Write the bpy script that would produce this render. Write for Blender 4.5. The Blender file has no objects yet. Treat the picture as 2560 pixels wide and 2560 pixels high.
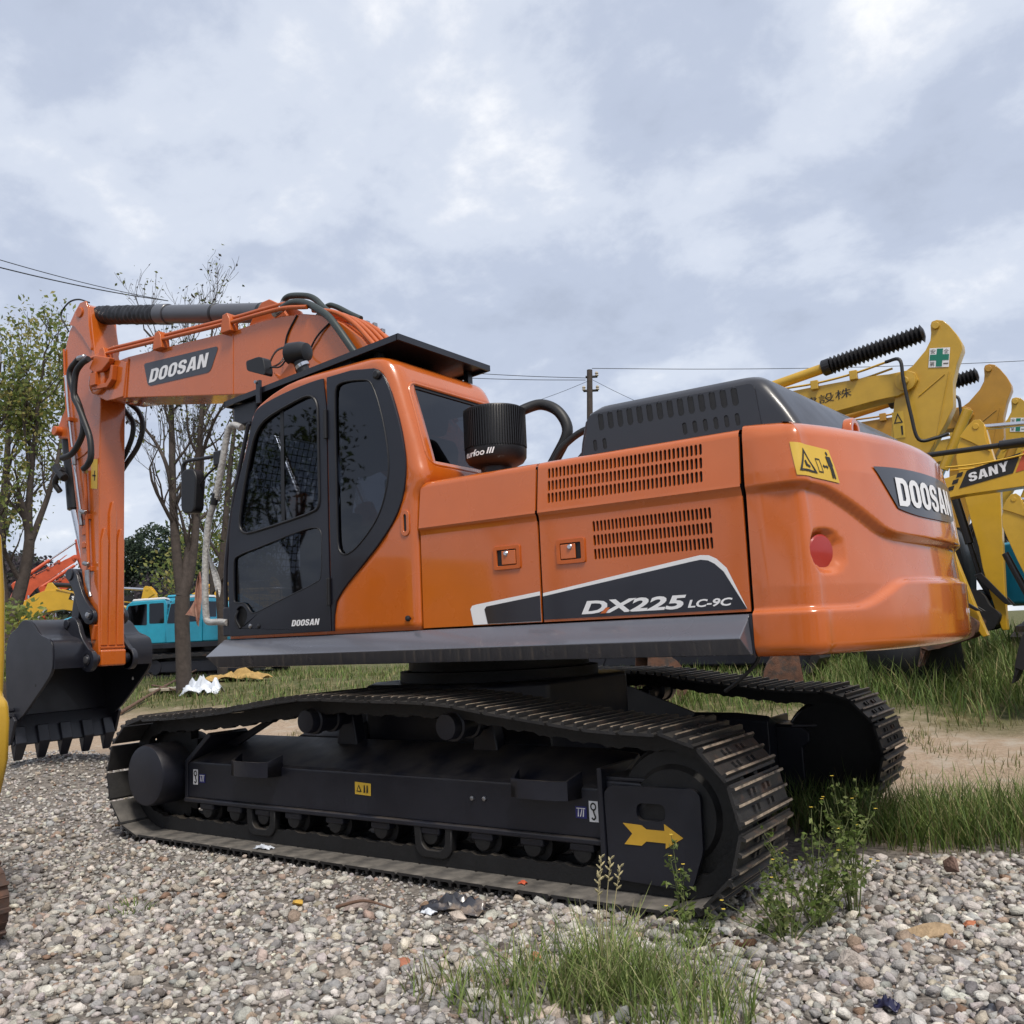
import bpy, bmesh, math, random
import numpy as np
from mathutils import Vector, Matrix, noise as mnoise

random.seed(7)
RNG = np.random.default_rng(7)
sc = bpy.context.scene
COL = sc.collection
R = math.radians

# ---------------------------------------------------------------- camera
CAM_POS = Vector((3.62566, -5.25476, 1.25595))
YAW, PITCH, ROLL = R(-34.594), R(7.371), R(-2.585)
fwd = Vector((math.sin(YAW) * math.cos(PITCH), math.cos(YAW) * math.cos(PITCH), math.sin(PITCH)))
rgt0 = Vector((math.cos(YAW), -math.sin(YAW), 0))
up0 = rgt0.cross(fwd)
rgt = rgt0 * math.cos(ROLL) + up0 * math.sin(ROLL)
upv = up0 * math.cos(ROLL) - rgt0 * math.sin(ROLL)
cam_data = bpy.data.cameras.new("camera")
cam = bpy.data.objects.new("camera", cam_data)
COL.objects.link(cam)
M = Matrix((rgt, upv, -fwd)).transposed().to_4x4()
M.translation = CAM_POS
cam.matrix_world = M
cam_data.sensor_width = 36.0
cam_data.lens = 36.0 * 2316.55 / 2560.0
cam_data.clip_start = 0.05
cam_data.clip_end = 2000.0
sc.camera = cam

# ---------------------------------------------------------------- light
SUN_EL, SUN_AZ = 58.0, 125.0            # azimuth measured from +Y towards +X
world = bpy.data.worlds.new("World")
sc.world = world
world.use_nodes = True
nt = world.node_tree
for n in list(nt.nodes):
    nt.nodes.remove(n)
N = nt.nodes.new
Lk = nt.links.new
w_out = N("ShaderNodeOutputWorld")
w_bg = N("ShaderNodeBackground")
sky = N("ShaderNodeTexSky")
sky.sky_type = 'NISHITA'
sky.sun_disc = False
sky.sun_elevation = R(SUN_EL)
sky.sun_rotation = R(SUN_AZ)
sky.dust_density = 2.0
tc = N("ShaderNodeTexCoord")
sep = N("ShaderNodeSeparateXYZ")
Lk(tc.outputs["Generated"], sep.inputs[0])
zadd = N("ShaderNodeMath"); zadd.operation = 'MAXIMUM'; zadd.inputs[1].default_value = 0.0
Lk(sep.outputs[2], zadd.inputs[0])
zoff = N("ShaderNodeMath"); zoff.operation = 'ADD'; zoff.inputs[1].default_value = 0.40
Lk(zadd.outputs[0], zoff.inputs[0])
dx = N("ShaderNodeMath"); dx.operation = 'DIVIDE'
dy = N("ShaderNodeMath"); dy.operation = 'DIVIDE'
Lk(sep.outputs[0], dx.inputs[0]); Lk(zoff.outputs[0], dx.inputs[1])
Lk(sep.outputs[1], dy.inputs[0]); Lk(zoff.outputs[0], dy.inputs[1])
cmb = N("ShaderNodeCombineXYZ")
Lk(dx.outputs[0], cmb.inputs[0]); Lk(dy.outputs[0], cmb.inputs[1])
mp = N("ShaderNodeMapping")
mp.inputs["Location"].default_value = (9.3, 1.1, 0.4)
mp.inputs["Rotation"].default_value = (0, 0, 0)
mp.inputs["Scale"].default_value = (1.0, 1.05, 1.0)
Lk(cmb.outputs[0], mp.inputs[0])

def wnoise(scale, detail, rough, dist=0.0):
    n = N("ShaderNodeTexNoise")
    n.inputs["Scale"].default_value = scale
    n.inputs["Detail"].default_value = detail
    n.inputs["Roughness"].default_value = rough
    n.inputs["Distortion"].default_value = dist
    Lk(mp.outputs[0], n.inputs["Vector"])
    return n
n1 = wnoise(3.9, 10.0, 0.58, 0.10)
n2 = wnoise(0.95, 3.0, 0.5, 0.1)
mixn = N("ShaderNodeMath"); mixn.operation = 'MULTIPLY_ADD'
Lk(n1.outputs[0], mixn.inputs[0]); mixn.inputs[1].default_value = 0.70
half = N("ShaderNodeMath"); half.operation = 'MULTIPLY'; half.inputs[1].default_value = 0.30
Lk(n2.outputs[0], half.inputs[0]); Lk(half.outputs[0], mixn.inputs[2])
ramp = N("ShaderNodeValToRGB")
cr = ramp.color_ramp
cr.interpolation = 'EASE'
cr.elements[0].position = 0.34; cr.elements[0].color = (0.375, 0.42, 0.52, 1)
cr.elements[1].position = 0.70; cr.elements[1].color = (0.88, 0.88, 0.885, 1)
e = cr.elements.new(0.46); e.color = (0.435, 0.485, 0.595, 1)
e = cr.elements.new(0.56); e.color = (0.565, 0.61, 0.70, 1)
Lk(mixn.outputs[0], ramp.inputs[0])
skys = N("ShaderNodeVectorMath"); skys.operation = 'SCALE'; skys.inputs["Scale"].default_value = 0.10
Lk(sky.outputs[0], skys.inputs[0])
wm = N("ShaderNodeMixRGB"); wm.inputs[0].default_value = 0.90
Lk(skys.outputs[0], wm.inputs[1]); Lk(ramp.outputs[0], wm.inputs[2])
Lk(wm.outputs[0], w_bg.inputs[0])
w_bg.inputs[1].default_value = 1.0
Lk(w_bg.outputs[0], w_out.inputs[0])

sun_data = bpy.data.lights.new("sun", 'SUN')
sun_data.energy = 2.5
sun_data.angle = R(14)
sun_data.color = (1.0, 0.93, 0.83)
sun = bpy.data.objects.new("sun", sun_data)
COL.objects.link(sun)
sdir = Vector((math.sin(R(SUN_AZ)) * math.cos(R(SUN_EL)), math.cos(R(SUN_AZ)) * math.cos(R(SUN_EL)), math.sin(R(SUN_EL))))
sun.rotation_euler = sdir.to_track_quat('Z', 'Y').to_euler()

vs = sc.view_settings
vs.view_transform = 'Standard'; vs.look = 'None'; vs.exposure = 0.40; vs.gamma = 1.0
vs.use_curve_mapping = False
sc.cycles.use_denoising = True
sc.cycles.max_bounces = 8
sc.cycles.transparent_max_bounces = 12

# ---------------------------------------------------------------- materials
MATS = {}

def material(name, col, rough=0.5, metal=0.0, coat=0.0, var=0.0, vscale=6.0, col2=None, c2amt=0.5, c2scale=3.0,
             bump=0.0, bscale=40.0, dust=0.0, dustcol=(0.20, 0.165, 0.125), spec=0.5, attr=None, rvar=0.0, each=0.0):
    """Principled paint / steel / earth with noise colour change, wear patches, settled dust and fine relief."""
    m = bpy.data.materials.new(name)
    m.use_nodes = True
    t = m.node_tree
    b = t.nodes["Principled BSDF"]
    b.inputs["Roughness"].default_value = rough
    b.inputs["Metallic"].default_value = metal
    b.inputs["Specular IOR Level"].default_value = spec
    if coat:
        b.inputs["Coat Weight"].default_value = coat
        b.inputs["Coat Roughness"].default_value = 0.07
    new, link = t.nodes.new, t.links.new
    g = new("ShaderNodeTexCoord")
    cur = None
    rgb = new("ShaderNodeRGB"); rgb.outputs[0].default_value = (*col, 1)
    cur = rgb.outputs[0]
    if attr:
        a = new("ShaderNodeAttribute"); a.attribute_name = attr
        cur = a.outputs["Color"]
    if col2 is not None:
        n = new("ShaderNodeTexNoise"); n.inputs["Scale"].default_value = c2scale
        n.inputs["Detail"].default_value = 6; n.inputs["Roughness"].default_value = 0.62
        link(g.outputs["Object"], n.inputs["Vector"])
        r = new("ShaderNodeValToRGB")
        r.color_ramp.elements[0].position = 0.62 - 0.3 * c2amt
        r.color_ramp.elements[1].position = 0.74 - 0.2 * c2amt
        link(n.outputs[0], r.inputs[0])
        mx = new("ShaderNodeMixRGB"); mx.inputs[2].default_value = (*col2, 1)
        link(r.outputs[0], mx.inputs[0]); link(cur, mx.inputs[1])
        cur = mx.outputs[0]
    if var:
        n = new("ShaderNodeTexNoise"); n.inputs["Scale"].default_value = vscale
        n.inputs["Detail"].default_value = 5; n.inputs["Roughness"].default_value = 0.6
        link(g.outputs["Object"], n.inputs["Vector"])
        mr = new("ShaderNodeMapRange")
        mr.inputs[1].default_value = 0.3; mr.inputs[2].default_value = 0.7
        mr.inputs[3].default_value = 1 - var; mr.inputs[4].default_value = 1 + var
        link(n.outputs[0], mr.inputs[0])
        mx = new("ShaderNodeVectorMath"); mx.operation = 'SCALE'
        link(cur, mx.inputs[0]); link(mr.outputs[0], mx.inputs["Scale"])
        cur = mx.outputs[0]
    if each:
        oi = new("ShaderNodeObjectInfo"); mr = new("ShaderNodeMapRange")
        mr.inputs[3].default_value = 1 - each; mr.inputs[4].default_value = 1 + each
        link(oi.outputs["Random"], mr.inputs[0])
        mx = new("ShaderNodeVectorMath"); mx.operation = 'SCALE'
        link(cur, mx.inputs[0]); link(mr.outputs[0], mx.inputs["Scale"])
        cur = mx.outputs[0]
    if dust:
        ge = new("ShaderNodeNewGeometry"); sp = new("ShaderNodeSeparateXYZ")
        link(ge.outputs["Normal"], sp.inputs[0])
        mr = new("ShaderNodeMapRange"); mr.inputs[1].default_value = 0.2; mr.inputs[2].default_value = 1.0
        link(sp.outputs[2], mr.inputs[0])
        n = new("ShaderNodeTexNoise"); n.inputs["Scale"].default_value = 5.0; n.inputs["Detail"].default_value = 6
        link(g.outputs["Object"], n.inputs["Vector"])
        m1 = new("ShaderNodeMapRange"); m1.inputs[1].default_value = 0.35; m1.inputs[2].default_value = 0.65
        link(n.outputs[0], m1.inputs[0])
        m2 = new("ShaderNodeMath"); m2.operation = 'MULTIPLY'
        link(mr.outputs[0], m2.inputs[0]); link(m1.outputs[0], m2.inputs[1])
        m3 = new("ShaderNodeMath"); m3.operation = 'MULTIPLY'; m3.inputs[1].default_value = dust
        link(m2.outputs[0], m3.inputs[0])
        mx = new("ShaderNodeMixRGB"); mx.inputs[2].default_value = (*dustcol, 1)
        link(m3.outputs[0], mx.inputs[0]); link(cur, mx.inputs[1])
        cur = mx.outputs[0]
    link(cur, b.inputs["Base Color"])
    if rvar:
        n = new("ShaderNodeTexNoise"); n.inputs["Scale"].default_value = 4.0; n.inputs["Detail"].default_value = 6
        link(g.outputs["Object"], n.inputs["Vector"])
        mr = new("ShaderNodeMapRange"); mr.inputs[1].default_value = 0.3; mr.inputs[2].default_value = 0.7
        mr.inputs[3].default_value = max(0.02, rough - rvar); mr.inputs[4].default_value = rough + rvar
        link(n.outputs[0], mr.inputs[0]); link(mr.outputs[0], b.inputs["Roughness"])
    if bump:
        n = new("ShaderNodeTexNoise"); n.inputs["Scale"].default_value = bscale; n.inputs["Detail"].default_value = 5
        link(g.outputs["Object"], n.inputs["Vector"])
        bp = new("ShaderNodeBump"); bp.inputs["Strength"].default_value = bump; bp.inputs["Distance"].default_value = 0.02
        link(n.outputs[0], bp.inputs["Height"]); link(bp.outputs[0], b.inputs["Normal"])
    MATS[name] = m
    return m

def glass(name, tint, rough=0.02):
    """Dark film-tinted safety glass: mirror-like reflection over a tinted see-through body."""
    m = bpy.data.materials.new(name); m.use_nodes = True
    t = m.node_tree
    for n in list(t.nodes): t.nodes.remove(n)
    o = t.nodes.new("ShaderNodeOutputMaterial")
    tr = t.nodes.new("ShaderNodeBsdfTransparent"); tr.inputs[0].default_value = (*tint, 1)
    gl = t.nodes.new("ShaderNodeBsdfGlossy"); gl.inputs["Roughness"].default_value = rough
    gl.inputs[0].default_value = (0.9, 0.93, 1.0, 1)
    lw = t.nodes.new("ShaderNodeLayerWeight"); lw.inputs[0].default_value = 0.5
    pw = t.nodes.new("ShaderNodeMath"); pw.operation = 'POWER'; pw.inputs[1].default_value = 4.5
    t.links.new(lw.outputs["Facing"], pw.inputs[0])
    fr = t.nodes.new("ShaderNodeMath"); fr.operation = 'MULTIPLY_ADD'; fr.inputs[1].default_value = 0.94; fr.inputs[2].default_value = 0.055
    t.links.new(pw.outputs[0], fr.inputs[0])
    mx = t.nodes.new("ShaderNodeMixShader")
    t.links.new(fr.outputs[0], mx.inputs[0]); t.links.new(tr.outputs[0], mx.inputs[1]); t.links.new(gl.outputs[0], mx.inputs[2])
    t.links.new(mx.outputs[0], o.inputs[0])
    MATS[name] = m
    return m

ORANGE = material("orange_paint", (0.515, 0.110, 0.010), 0.27, coat=0.9, var=0.06, vscale=2.5, rvar=0.09, bump=0.07, bscale=3.2, dust=0.10, dustcol=(0.30, 0.22, 0.16))
ORANGE_IN = material("orange_frame_paint", (0.48, 0.098, 0.011), 0.42, coat=0.2, var=0.10, vscale=5, rvar=0.1, dust=0.10)
CHAR = material("charcoal_paint", (0.012, 0.013, 0.020), 0.38, coat=0.10, var=0.12, vscale=3, rvar=0.10, dust=0.10)
CHARG = material("charcoal_gloss", (0.008, 0.009, 0.016), 0.34, coat=0.15, var=0.10, vscale=3, rvar=0.06)
UNDER = material("undercarriage_black", (0.012, 0.013, 0.021), 0.42, var=0.15, vscale=4, rvar=0.1, dust=0.34, bump=0.05, bscale=22)
GREASE = material("oily_black", (0.007, 0.007, 0.008), 0.6, var=0.3, vscale=12, bump=0.1, bscale=50, dust=0.25)
SHOE = material("worn_track_steel", (0.028, 0.027, 0.028), 0.48, metal=0.3, var=0.3, vscale=9, col2=(0.085, 0.050, 0.036), c2amt=0.25, c2scale=7, bump=0.12, bscale=60, dust=0.30, dustcol=(0.16, 0.145, 0.125), each=0.25)
SHOE_IN = material("dusty_shoe_back", (0.034, 0.033, 0.033), 0.6, var=0.3, vscale=9, bump=0.1, bscale=60, dust=1.0, dustcol=(0.22, 0.20, 0.175), each=0.3)
TIPM = material("worn_grouser_edge", (0.25, 0.20, 0.15), 0.55, metal=0.15, var=0.35, vscale=25, col2=(0.05, 0.042, 0.038), c2amt=0.4, c2scale=14, bump=0.2, bscale=80, each=0.4)
SKIRT = material("grey_skirt_paint", (0.095, 0.10, 0.122), 0.26, coat=0.8, var=0.03, vscale=1.2, rvar=0.02)
BLACKP = material("black_plastic", (0.008, 0.008, 0.010), 0.45, var=0.1, vscale=8)
COVER = material("engine_cover_grey", (0.020, 0.021, 0.028), 0.36, coat=0.2, var=0.08, vscale=2, rvar=0.08, dust=0.10)
RUBBER = material("hose_rubber", (0.012, 0.012, 0.013), 0.50, var=0.2, vscale=20)
GREENH = material("green_hose", (0.030, 0.040, 0.036), 0.42, var=0.2, vscale=10)
CYL = material("grey_cylinder", (0.070, 0.073, 0.085), 0.35, coat=0.2, var=0.1, vscale=4, dust=0.1)
CHROME = material("chrome", (0.62, 0.62, 0.64), 0.16, metal=1.0, var=0.05)
STEEL = material("bare_steel", (0.35, 0.35, 0.36), 0.32, metal=0.9, var=0.15, vscale=15)
WHITE = material("white_print", (0.78, 0.78, 0.79), 0.40, var=0.03)
BADGE = material("badge_grey", (0.034, 0.036, 0.046), 0.30, coat=0.3, var=0.06)
DECAL = material("decal_black", (0.014, 0.014, 0.022), 0.28, coat=0.3)
STICK = material("sticker_yellow", (0.62, 0.40, 0.045), 0.40, var=0.05)
ARROW = material("arrow_yellow", (0.62, 0.36, 0.035), 0.45, var=0.08)
BLUE = material("sticker_blue", (0.020, 0.022, 0.16), 0.4)
INK = material("print_black", (0.015, 0.014, 0.012), 0.5)
REDL = material("reflector_red", (0.38, 0.022, 0.014), 0.22, coat=0.4)
TRIM = material("cab_trim", (0.018, 0.018, 0.020), 0.65, var=0.1)
SEATM = material("seat_cloth", (0.045, 0.046, 0.052), 0.85, var=0.15, vscale=30)
TINT = glass("tinted_glass", (0.050, 0.054, 0.066))
TINT2 = glass("clear_glass", (0.50, 0.53, 0.56))
WRAP = material("plastic_wrap", (0.40, 0.39, 0.37), 0.32, var=0.25, vscale=25, bump=0.5, bscale=45, coat=0.3)
YEL = material("yellow_paint", (0.52, 0.315, 0.030), 0.40, coat=0.15, var=0.10, vscale=3, rvar=0.1, dust=0.15)
YEL2 = material("ochre_paint", (0.43, 0.215, 0.022), 0.42, coat=0.15, var=0.12, vscale=3, rvar=0.1, dust=0.15)
YEL3 = material("golden_paint", (0.60, 0.35, 0.022), 0.38, coat=0.2, var=0.08, vscale=3, dust=0.1)
TEAL = material("turquoise_paint", (0.020, 0.30, 0.44), 0.38, coat=0.2, var=0.10, vscale=3, dust=0.15)
REDO = material("red_orange_paint", (0.52, 0.085, 0.030), 0.45, var=0.15, vscale=3, dust=0.1)
RUST = material("rusty_steel", (0.115, 0.055, 0.034), 0.8, var=0.4, vscale=6, col2=(0.05, 0.04, 0.036), c2amt=0.5, c2scale=5, bump=0.3, bscale=30)
GREEN = material("sign_green", (0.010, 0.18, 0.115), 0.4)
BARK = material("bark", (0.060, 0.047, 0.040), 0.9, var=0.3, vscale=9, bump=0.5, bscale=28)
WOODM = material("rotten_wood", (0.13, 0.075, 0.05), 0.9, var=0.35, vscale=12, bump=0.4, bscale=35)
CONC = material("concrete", (0.42, 0.37, 0.29), 0.9, var=0.15, vscale=4, bump=0.3, bscale=40)

# ---------------------------------------------------------------- mesh helpers
def link_mesh(name, me, mat=None, parent=None, smooth=None):
    if mat is not None and not me.materials:
        me.materials.append(mat)
    if smooth is not None:
        me.shade_smooth()
        if smooth < 179:
            me.set_sharp_from_angle(angle=R(smooth))
    o = bpy.data.objects.new(name, me)
    COL.objects.link(o)
    if parent is not None:
        o.parent = parent
    return o

def add(name, verts, faces, mat, parent=None, smooth=None):
    me = bpy.data.meshes.new(name)
    me.from_pydata([tuple(v) for v in verts], [], faces)
    me.update()
    return link_mesh(name, me, mat, parent, smooth)

def bm_obj(name, bm, mat, parent=None, smooth=None, fix=True):
    if fix:
        bmesh.ops.recalc_face_normals(bm, faces=bm.faces[:])
    me = bpy.data.meshes.new(name)
    bm.to_mesh(me); bm.free()
    return link_mesh(name, me, mat, parent, smooth)

def bevel(o, w=0.01, seg=2, ang=35):
    o.data.shade_smooth()
    md = o.modifiers.new("bevel", 'BEVEL')
    md.width = w; md.segments = seg; md.limit_method = 'ANGLE'; md.angle_limit = R(ang)
    md.harden_normals = True
    md.use_clamp_overlap = True
    return o

def empty(name, loc=(0, 0, 0), rz=0.0, parent=None, scale=1.0):
    o = bpy.data.objects.new(name, None)
    COL.objects.link(o)
    o.location = loc; o.rotation_euler = (0, 0, rz); o.scale = (scale,) * 3
    o.empty_display_size = 0.2
    if parent is not None:
        o.parent = parent
    return o

def tag(o, label=None, cat=None, group=None, kind=None):
    if label: o["label"] = label
    if cat: o["category"] = cat
    if group: o["group"] = group
    if kind: o["kind"] = kind
    return o

def bbox_bm(bm, x, y, z):
    vs_ = [bm.verts.new((a, b, c)) for a in x for b in y for c in z]
    for f in ((0, 1, 3, 2), (4, 6, 7, 5), (0, 4, 5, 1), (2, 3, 7, 6), (0, 2, 6, 4), (1, 5, 7, 3)):
        bm.faces.new([vs_[i] for i in f])
    return vs_

def box(name, x, y, z, mat, parent=None, bev=0.0, seg=2):
    bm = bmesh.new(); bbox_bm(bm, x, y, z)
    o = bm_obj(name, bm, mat, parent)
    if bev: bevel(o, bev, seg)
    return o

def prism(name, pts, y0, y1, mat, parent=None, bev=0.0, seg=2, smooth=None, axis='y', inset=None):
    """Polygon in the XZ plane (or XY for axis z) made solid between two depths."""
    bm = bmesh.new()
    n = len(pts)
    def P(p, d):
        return (p[0], d, p[1]) if axis == 'y' else ((p[0], p[1], d) if axis == 'z' else (d, p[0], p[1]))
    a = [bm.verts.new(P(p, y0)) for p in pts]
    b = [bm.verts.new(P(p, y1)) for p in pts]
    bm.faces.new(a); bm.faces.new(list(reversed(b)))
    for i in range(n):
        bm.faces.new((a[i], b[i], b[(i + 1) % n], a[(i + 1) % n]))
    o = bm_obj(name, bm, mat, parent, smooth)
    if bev: bevel(o, bev, seg)
    return o

def chaikin(pts, it=2, closed=True):
    for _ in range(it):
        out = []
        n = len(pts)
        rng = range(n if closed else n - 1)
        if not closed: out.append(pts[0])
        for i in rng:
            p, q = pts[i], pts[(i + 1) % n]
            out.append(tuple(0.75 * a + 0.25 * b for a, b in zip(p, q)))
            out.append(tuple(0.25 * a + 0.75 * b for a, b in zip(p, q)))
        if not closed: out.append(pts[-1])
        pts = out
    return pts

def rounded(pts, r, seg=4):
    """Round every corner of a closed polygon; r is one radius or one per corner."""
    out = []
    n = len(pts)
    for i in range(n):
        p0, p, p1 = Vector(pts[i - 1]), Vector(pts[i]), Vector(pts[(i + 1) % n])
        ri = r[i] if isinstance(r, (list, tuple)) else r
        a, b = p0 - p, p1 - p
        ri = min(ri, a.length * 0.48, b.length * 0.48)
        if ri < 1e-4:
            out.append(tuple(p)); continue
        s, e_ = p + a.normalized() * ri, p + b.normalized() * ri
        for k in range(seg + 1):
            t = k / seg
            out.append(tuple((1 - t) ** 2 * s + 2 * t * (1 - t) * p + t * t * e_))
    return out

def slot(cx, cz, w, h, seg=3, lean=0.0):
    """Upright oblong hole outline."""
    r = w / 2
    pts = []
    for k in range(seg + 1):
        a = math.pi * k / seg
        pts.append((cx + r * math.cos(a) + lean * (h / 2 - r), cz + h / 2 - r + r * math.sin(a)))
    for k in range(seg + 1):
        a = math.pi + math.pi * k / seg
        pts.append((cx + r * math.cos(a) - lean * (h / 2 - r), cz - h / 2 + r + r * math.sin(a)))
    return pts

def plate_into(bm, outer, holes, P, n):
    """Flat sheet with holes and thickness added to bm; P maps 2-D to 3-D, n is the thickness vector."""
    n = Vector(n)
    loops = [outer] + list(holes)
    front, edges = [], []
    for lp in loops:
        vs_ = [bm.verts.new(P(*p)) for p in lp]
        front.append(vs_)
        for i in range(len(vs_)):
            edges.append(bm.edges.new((vs_[i], vs_[(i + 1) % len(vs_)])))
    res = bmesh.ops.triangle_fill(bm, use_beauty=True, use_dissolve=False, edges=edges)
    faces = [f for f in res["geom"] if isinstance(f, bmesh.types.BMFace)]
    back = {}
    for lp in front:
        for v in lp:
            back[v] = bm.verts.new(v.co + n)
    for f in faces:
        f.normal_update()
        if f.normal.dot(n) > 0: f.normal_flip()
    for f in faces:
        bm.faces.new([back[v] for v in reversed(f.verts)])
    for lp in front:
        k = len(lp)
        for i in range(k):
            a, b = lp[i], lp[(i + 1) % k]
            bm.faces.new((a, b, back[b], back[a]))

def plate(name, outer, holes, P, n, mat, parent=None, smooth=None, bev=0.0):
    bm = bmesh.new()
    plate_into(bm, outer, holes, P, n)
    o = bm_obj(name, bm, mat, parent, smooth, fix=True)
    if bev: bevel(o, bev, 2)
    return o

def catmull(pts, per=6):
    pts = [Vector(p) for p in pts]
    if len(pts) < 3: return pts
    P = [2 * pts[0] - pts[1]] + pts + [2 * pts[-1] - pts[-2]]
    out = []
    for i in range(1, len(P) - 2):
        for k in range(per):
            t = k / per
            a, b, c, d = P[i - 1], P[i], P[i + 1], P[i + 2]
            out.append(0.5 * ((2 * b) + (-a + c) * t + (2 * a - 5 * b + 4 * c - d) * t * t + (-a + 3 * b - 3 * c + d) * t ** 3))
    out.append(pts[-1])
    return out

def tube_into(V, F, pts, rad, n=8, cap=True):
    pts = [Vector(p) for p in pts]
    k = len(pts)
    if not isinstance(rad, (list, tuple)): rad = [rad] * k
    t0 = (pts[1] - pts[0]).normalized()
    ref = Vector((0, 0, 1)) if abs(t0.z) < 0.9 else Vector((1, 0, 0))
    u = t0.cross(ref).normalized()
    base = len(V)
    for i, p in enumerate(pts):
        if i == 0: t = pts[1] - pts[0]
        elif i == k - 1: t = pts[-1] - pts[-2]
        else: t = pts[i + 1] - pts[i - 1]
        t = t.normalized()
        u = (u - t * u.dot(t))
        if u.length < 1e-6: u = t.orthogonal()
        u.normalize()
        w = t.cross(u)
        for j in range(n):
            a = 2 * math.pi * j / n
            V.append(p + (u * math.cos(a) + w * math.sin(a)) * rad[i])
    for i in range(k - 1):
        for j in range(n):
            a = base + i * n + j; b = base + i * n + (j + 1) % n
            F.append((a, b, b + n, a + n))
    if cap:
        F.append(tuple(base + j for j in reversed(range(n))))
        F.append(tuple(base + (k - 1) * n + j for j in range(n)))

def tube(name, pts, rad, mat, parent=None, n=8, curve=True, per=6):
    P = catmull(pts, per) if curve else pts
    if isinstance(rad, (list, tuple)) and curve and len(rad) != len(P):
        rr = []
        for i in range(len(P)):
            t = i / (len(P) - 1) * (len(rad) - 1); k = min(int(t), len(rad) - 2); f = t - k
            rr.append(rad[k] * (1 - f) + rad[k + 1] * f)
        rad = rr
    V, F = [], []
    tube_into(V, F, P, rad, n)
    return add(name, V, F, mat, parent, smooth=60)

def lathe(name, prof, center, axis, mat, parent=None, n=28, smooth=35):
    """Turned shape: prof is [(radius, height)] along the axis."""
    axis = Vector(axis).normalized()
    u = axis.orthogonal().normalized(); w = axis.cross(u)
    c = Vector(center)
    V, F = [], []
    for r, h in prof:
        for j in range(n):
            a = 2 * math.pi * j / n
            V.append(c + axis * h + (u * math.cos(a) + w * math.sin(a)) * max(r, 1e-4))
    for i in range(len(prof) - 1):
        for j in range(n):
            a = i * n + j; b = i * n + (j + 1) % n
            F.append((a, b, b + n, a + n))
    F.append(tuple(reversed(range(n)))); F.append(tuple((len(prof) - 1) * n + j for j in range(n)))
    return add(name, V, F, mat, parent, smooth=smooth)

def cyl(name, p0, p1, r, mat, parent=None, n=20):
    p0, p1 = Vector(p0), Vector(p1)
    d = (p1 - p0).length
    b = min(0.006, d * 0.1, r * 0.2)
    return lathe(name, [(r - b, 0), (r, b), (r, d - b), (r - b, d)], p0, p1 - p0, mat, parent, n)

def lettering(name, s, P, w, h, mat, parent, bold=0.02, shear=0.0, depth=0.0):
    """Flat lettering fitted into w x h; P maps (a, b) to 3-D."""
    cu = bpy.data.curves.new("lettering_curve", 'FONT')
    cu.body = s; cu.size = 1.0; cu.offset = bold; cu.shear = shear; cu.resolution_u = 3
    cu.fill_mode = 'BOTH'
    to = bpy.data.objects.new("lettering_tmp", cu)
    COL.objects.link(to)
    dg = bpy.context.evaluated_depsgraph_get()
    me = bpy.data.meshes.new_from_object(to.evaluated_get(dg))
    bpy.data.objects.remove(to); bpy.data.curves.remove(cu)
    co = np.empty(len(me.vertices) * 3); me.vertices.foreach_get("co", co); co = co.reshape(-1, 3)
    if len(co) == 0: return None
    mn, mx = co.min(0), co.max(0)
    me.materials.clear()
    for i, v in enumerate(me.vertices):
        a = (co[i, 0] - mn[0]) / max(1e-6, mx[0] - mn[0]) * w
        b = (co[i, 1] - mn[1]) / max(1e-6, mx[1] - mn[1]) * h
        v.co = P(a, b)
    me.update()
    me.name = name
    return link_mesh(name, me, mat, parent)

GLYPH = {
 'D': (0.66, [(0, 0), (0.42, 0), (0.58, 0.08), (0.66, 0.24), (0.66, 0.76), (0.58, 0.92), (0.42, 1), (0, 1)], [[(0.235, 0.19), (0.235, 0.81), (0.37, 0.81), (0.425, 0.73), (0.425, 0.27), (0.37, 0.19)]]),
 'O': (0.66, [(0.10, 0.07), (0.24, 0), (0.42, 0), (0.56, 0.07), (0.66, 0.24), (0.66, 0.76), (0.56, 0.93), (0.42, 1), (0.24, 1), (0.10, 0.93), (0, 0.76), (0, 0.24)], [[(0.235, 0.26), (0.235, 0.74), (0.28, 0.81), (0.38, 0.81), (0.425, 0.74), (0.425, 0.26), (0.38, 0.19), (0.28, 0.19)]]),
 'S': (0.64, [(0, 0.32), (0, 0.20), (0.10, 0.05), (0.24, 0), (0.42, 0), (0.56, 0.06), (0.64, 0.20), (0.64, 0.42), (0.54, 0.55), (0.26, 0.66), (0.225, 0.72), (0.235, 0.79), (0.28, 0.83), (0.37, 0.83), (0.41, 0.78), (0.41, 0.69), (0.63, 0.69), (0.63, 0.82), (0.54, 0.95), (0.42, 1), (0.22, 1), (0.09, 0.95), (0, 0.82), (0, 0.62), (0.10, 0.48), (0.38, 0.37), (0.415, 0.31), (0.41, 0.22), (0.36, 0.17), (0.27, 0.17), (0.225, 0.22), (0.225, 0.32)], []),
 'A': (0.74, [(0, 0), (0.24, 0), (0.275, 0.18), (0.465, 0.18), (0.50, 0), (0.74, 0), (0.52, 1), (0.22, 1)], [[(0.305, 0.35), (0.37, 0.74), (0.435, 0.35)]]),
 'N': (0.68, [(0, 0), (0.22, 0), (0.22, 0.58), (0.45, 0), (0.68, 0), (0.68, 1), (0.46, 1), (0.46, 0.44), (0.24, 1), (0, 1)], []),
 'Y': (0.72, [(0.245, 0), (0.475, 0), (0.475, 0.40), (0.72, 1), (0.48, 1), (0.36, 0.64), (0.24, 1), (0, 1), (0.245, 0.40)], []),
}
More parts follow.
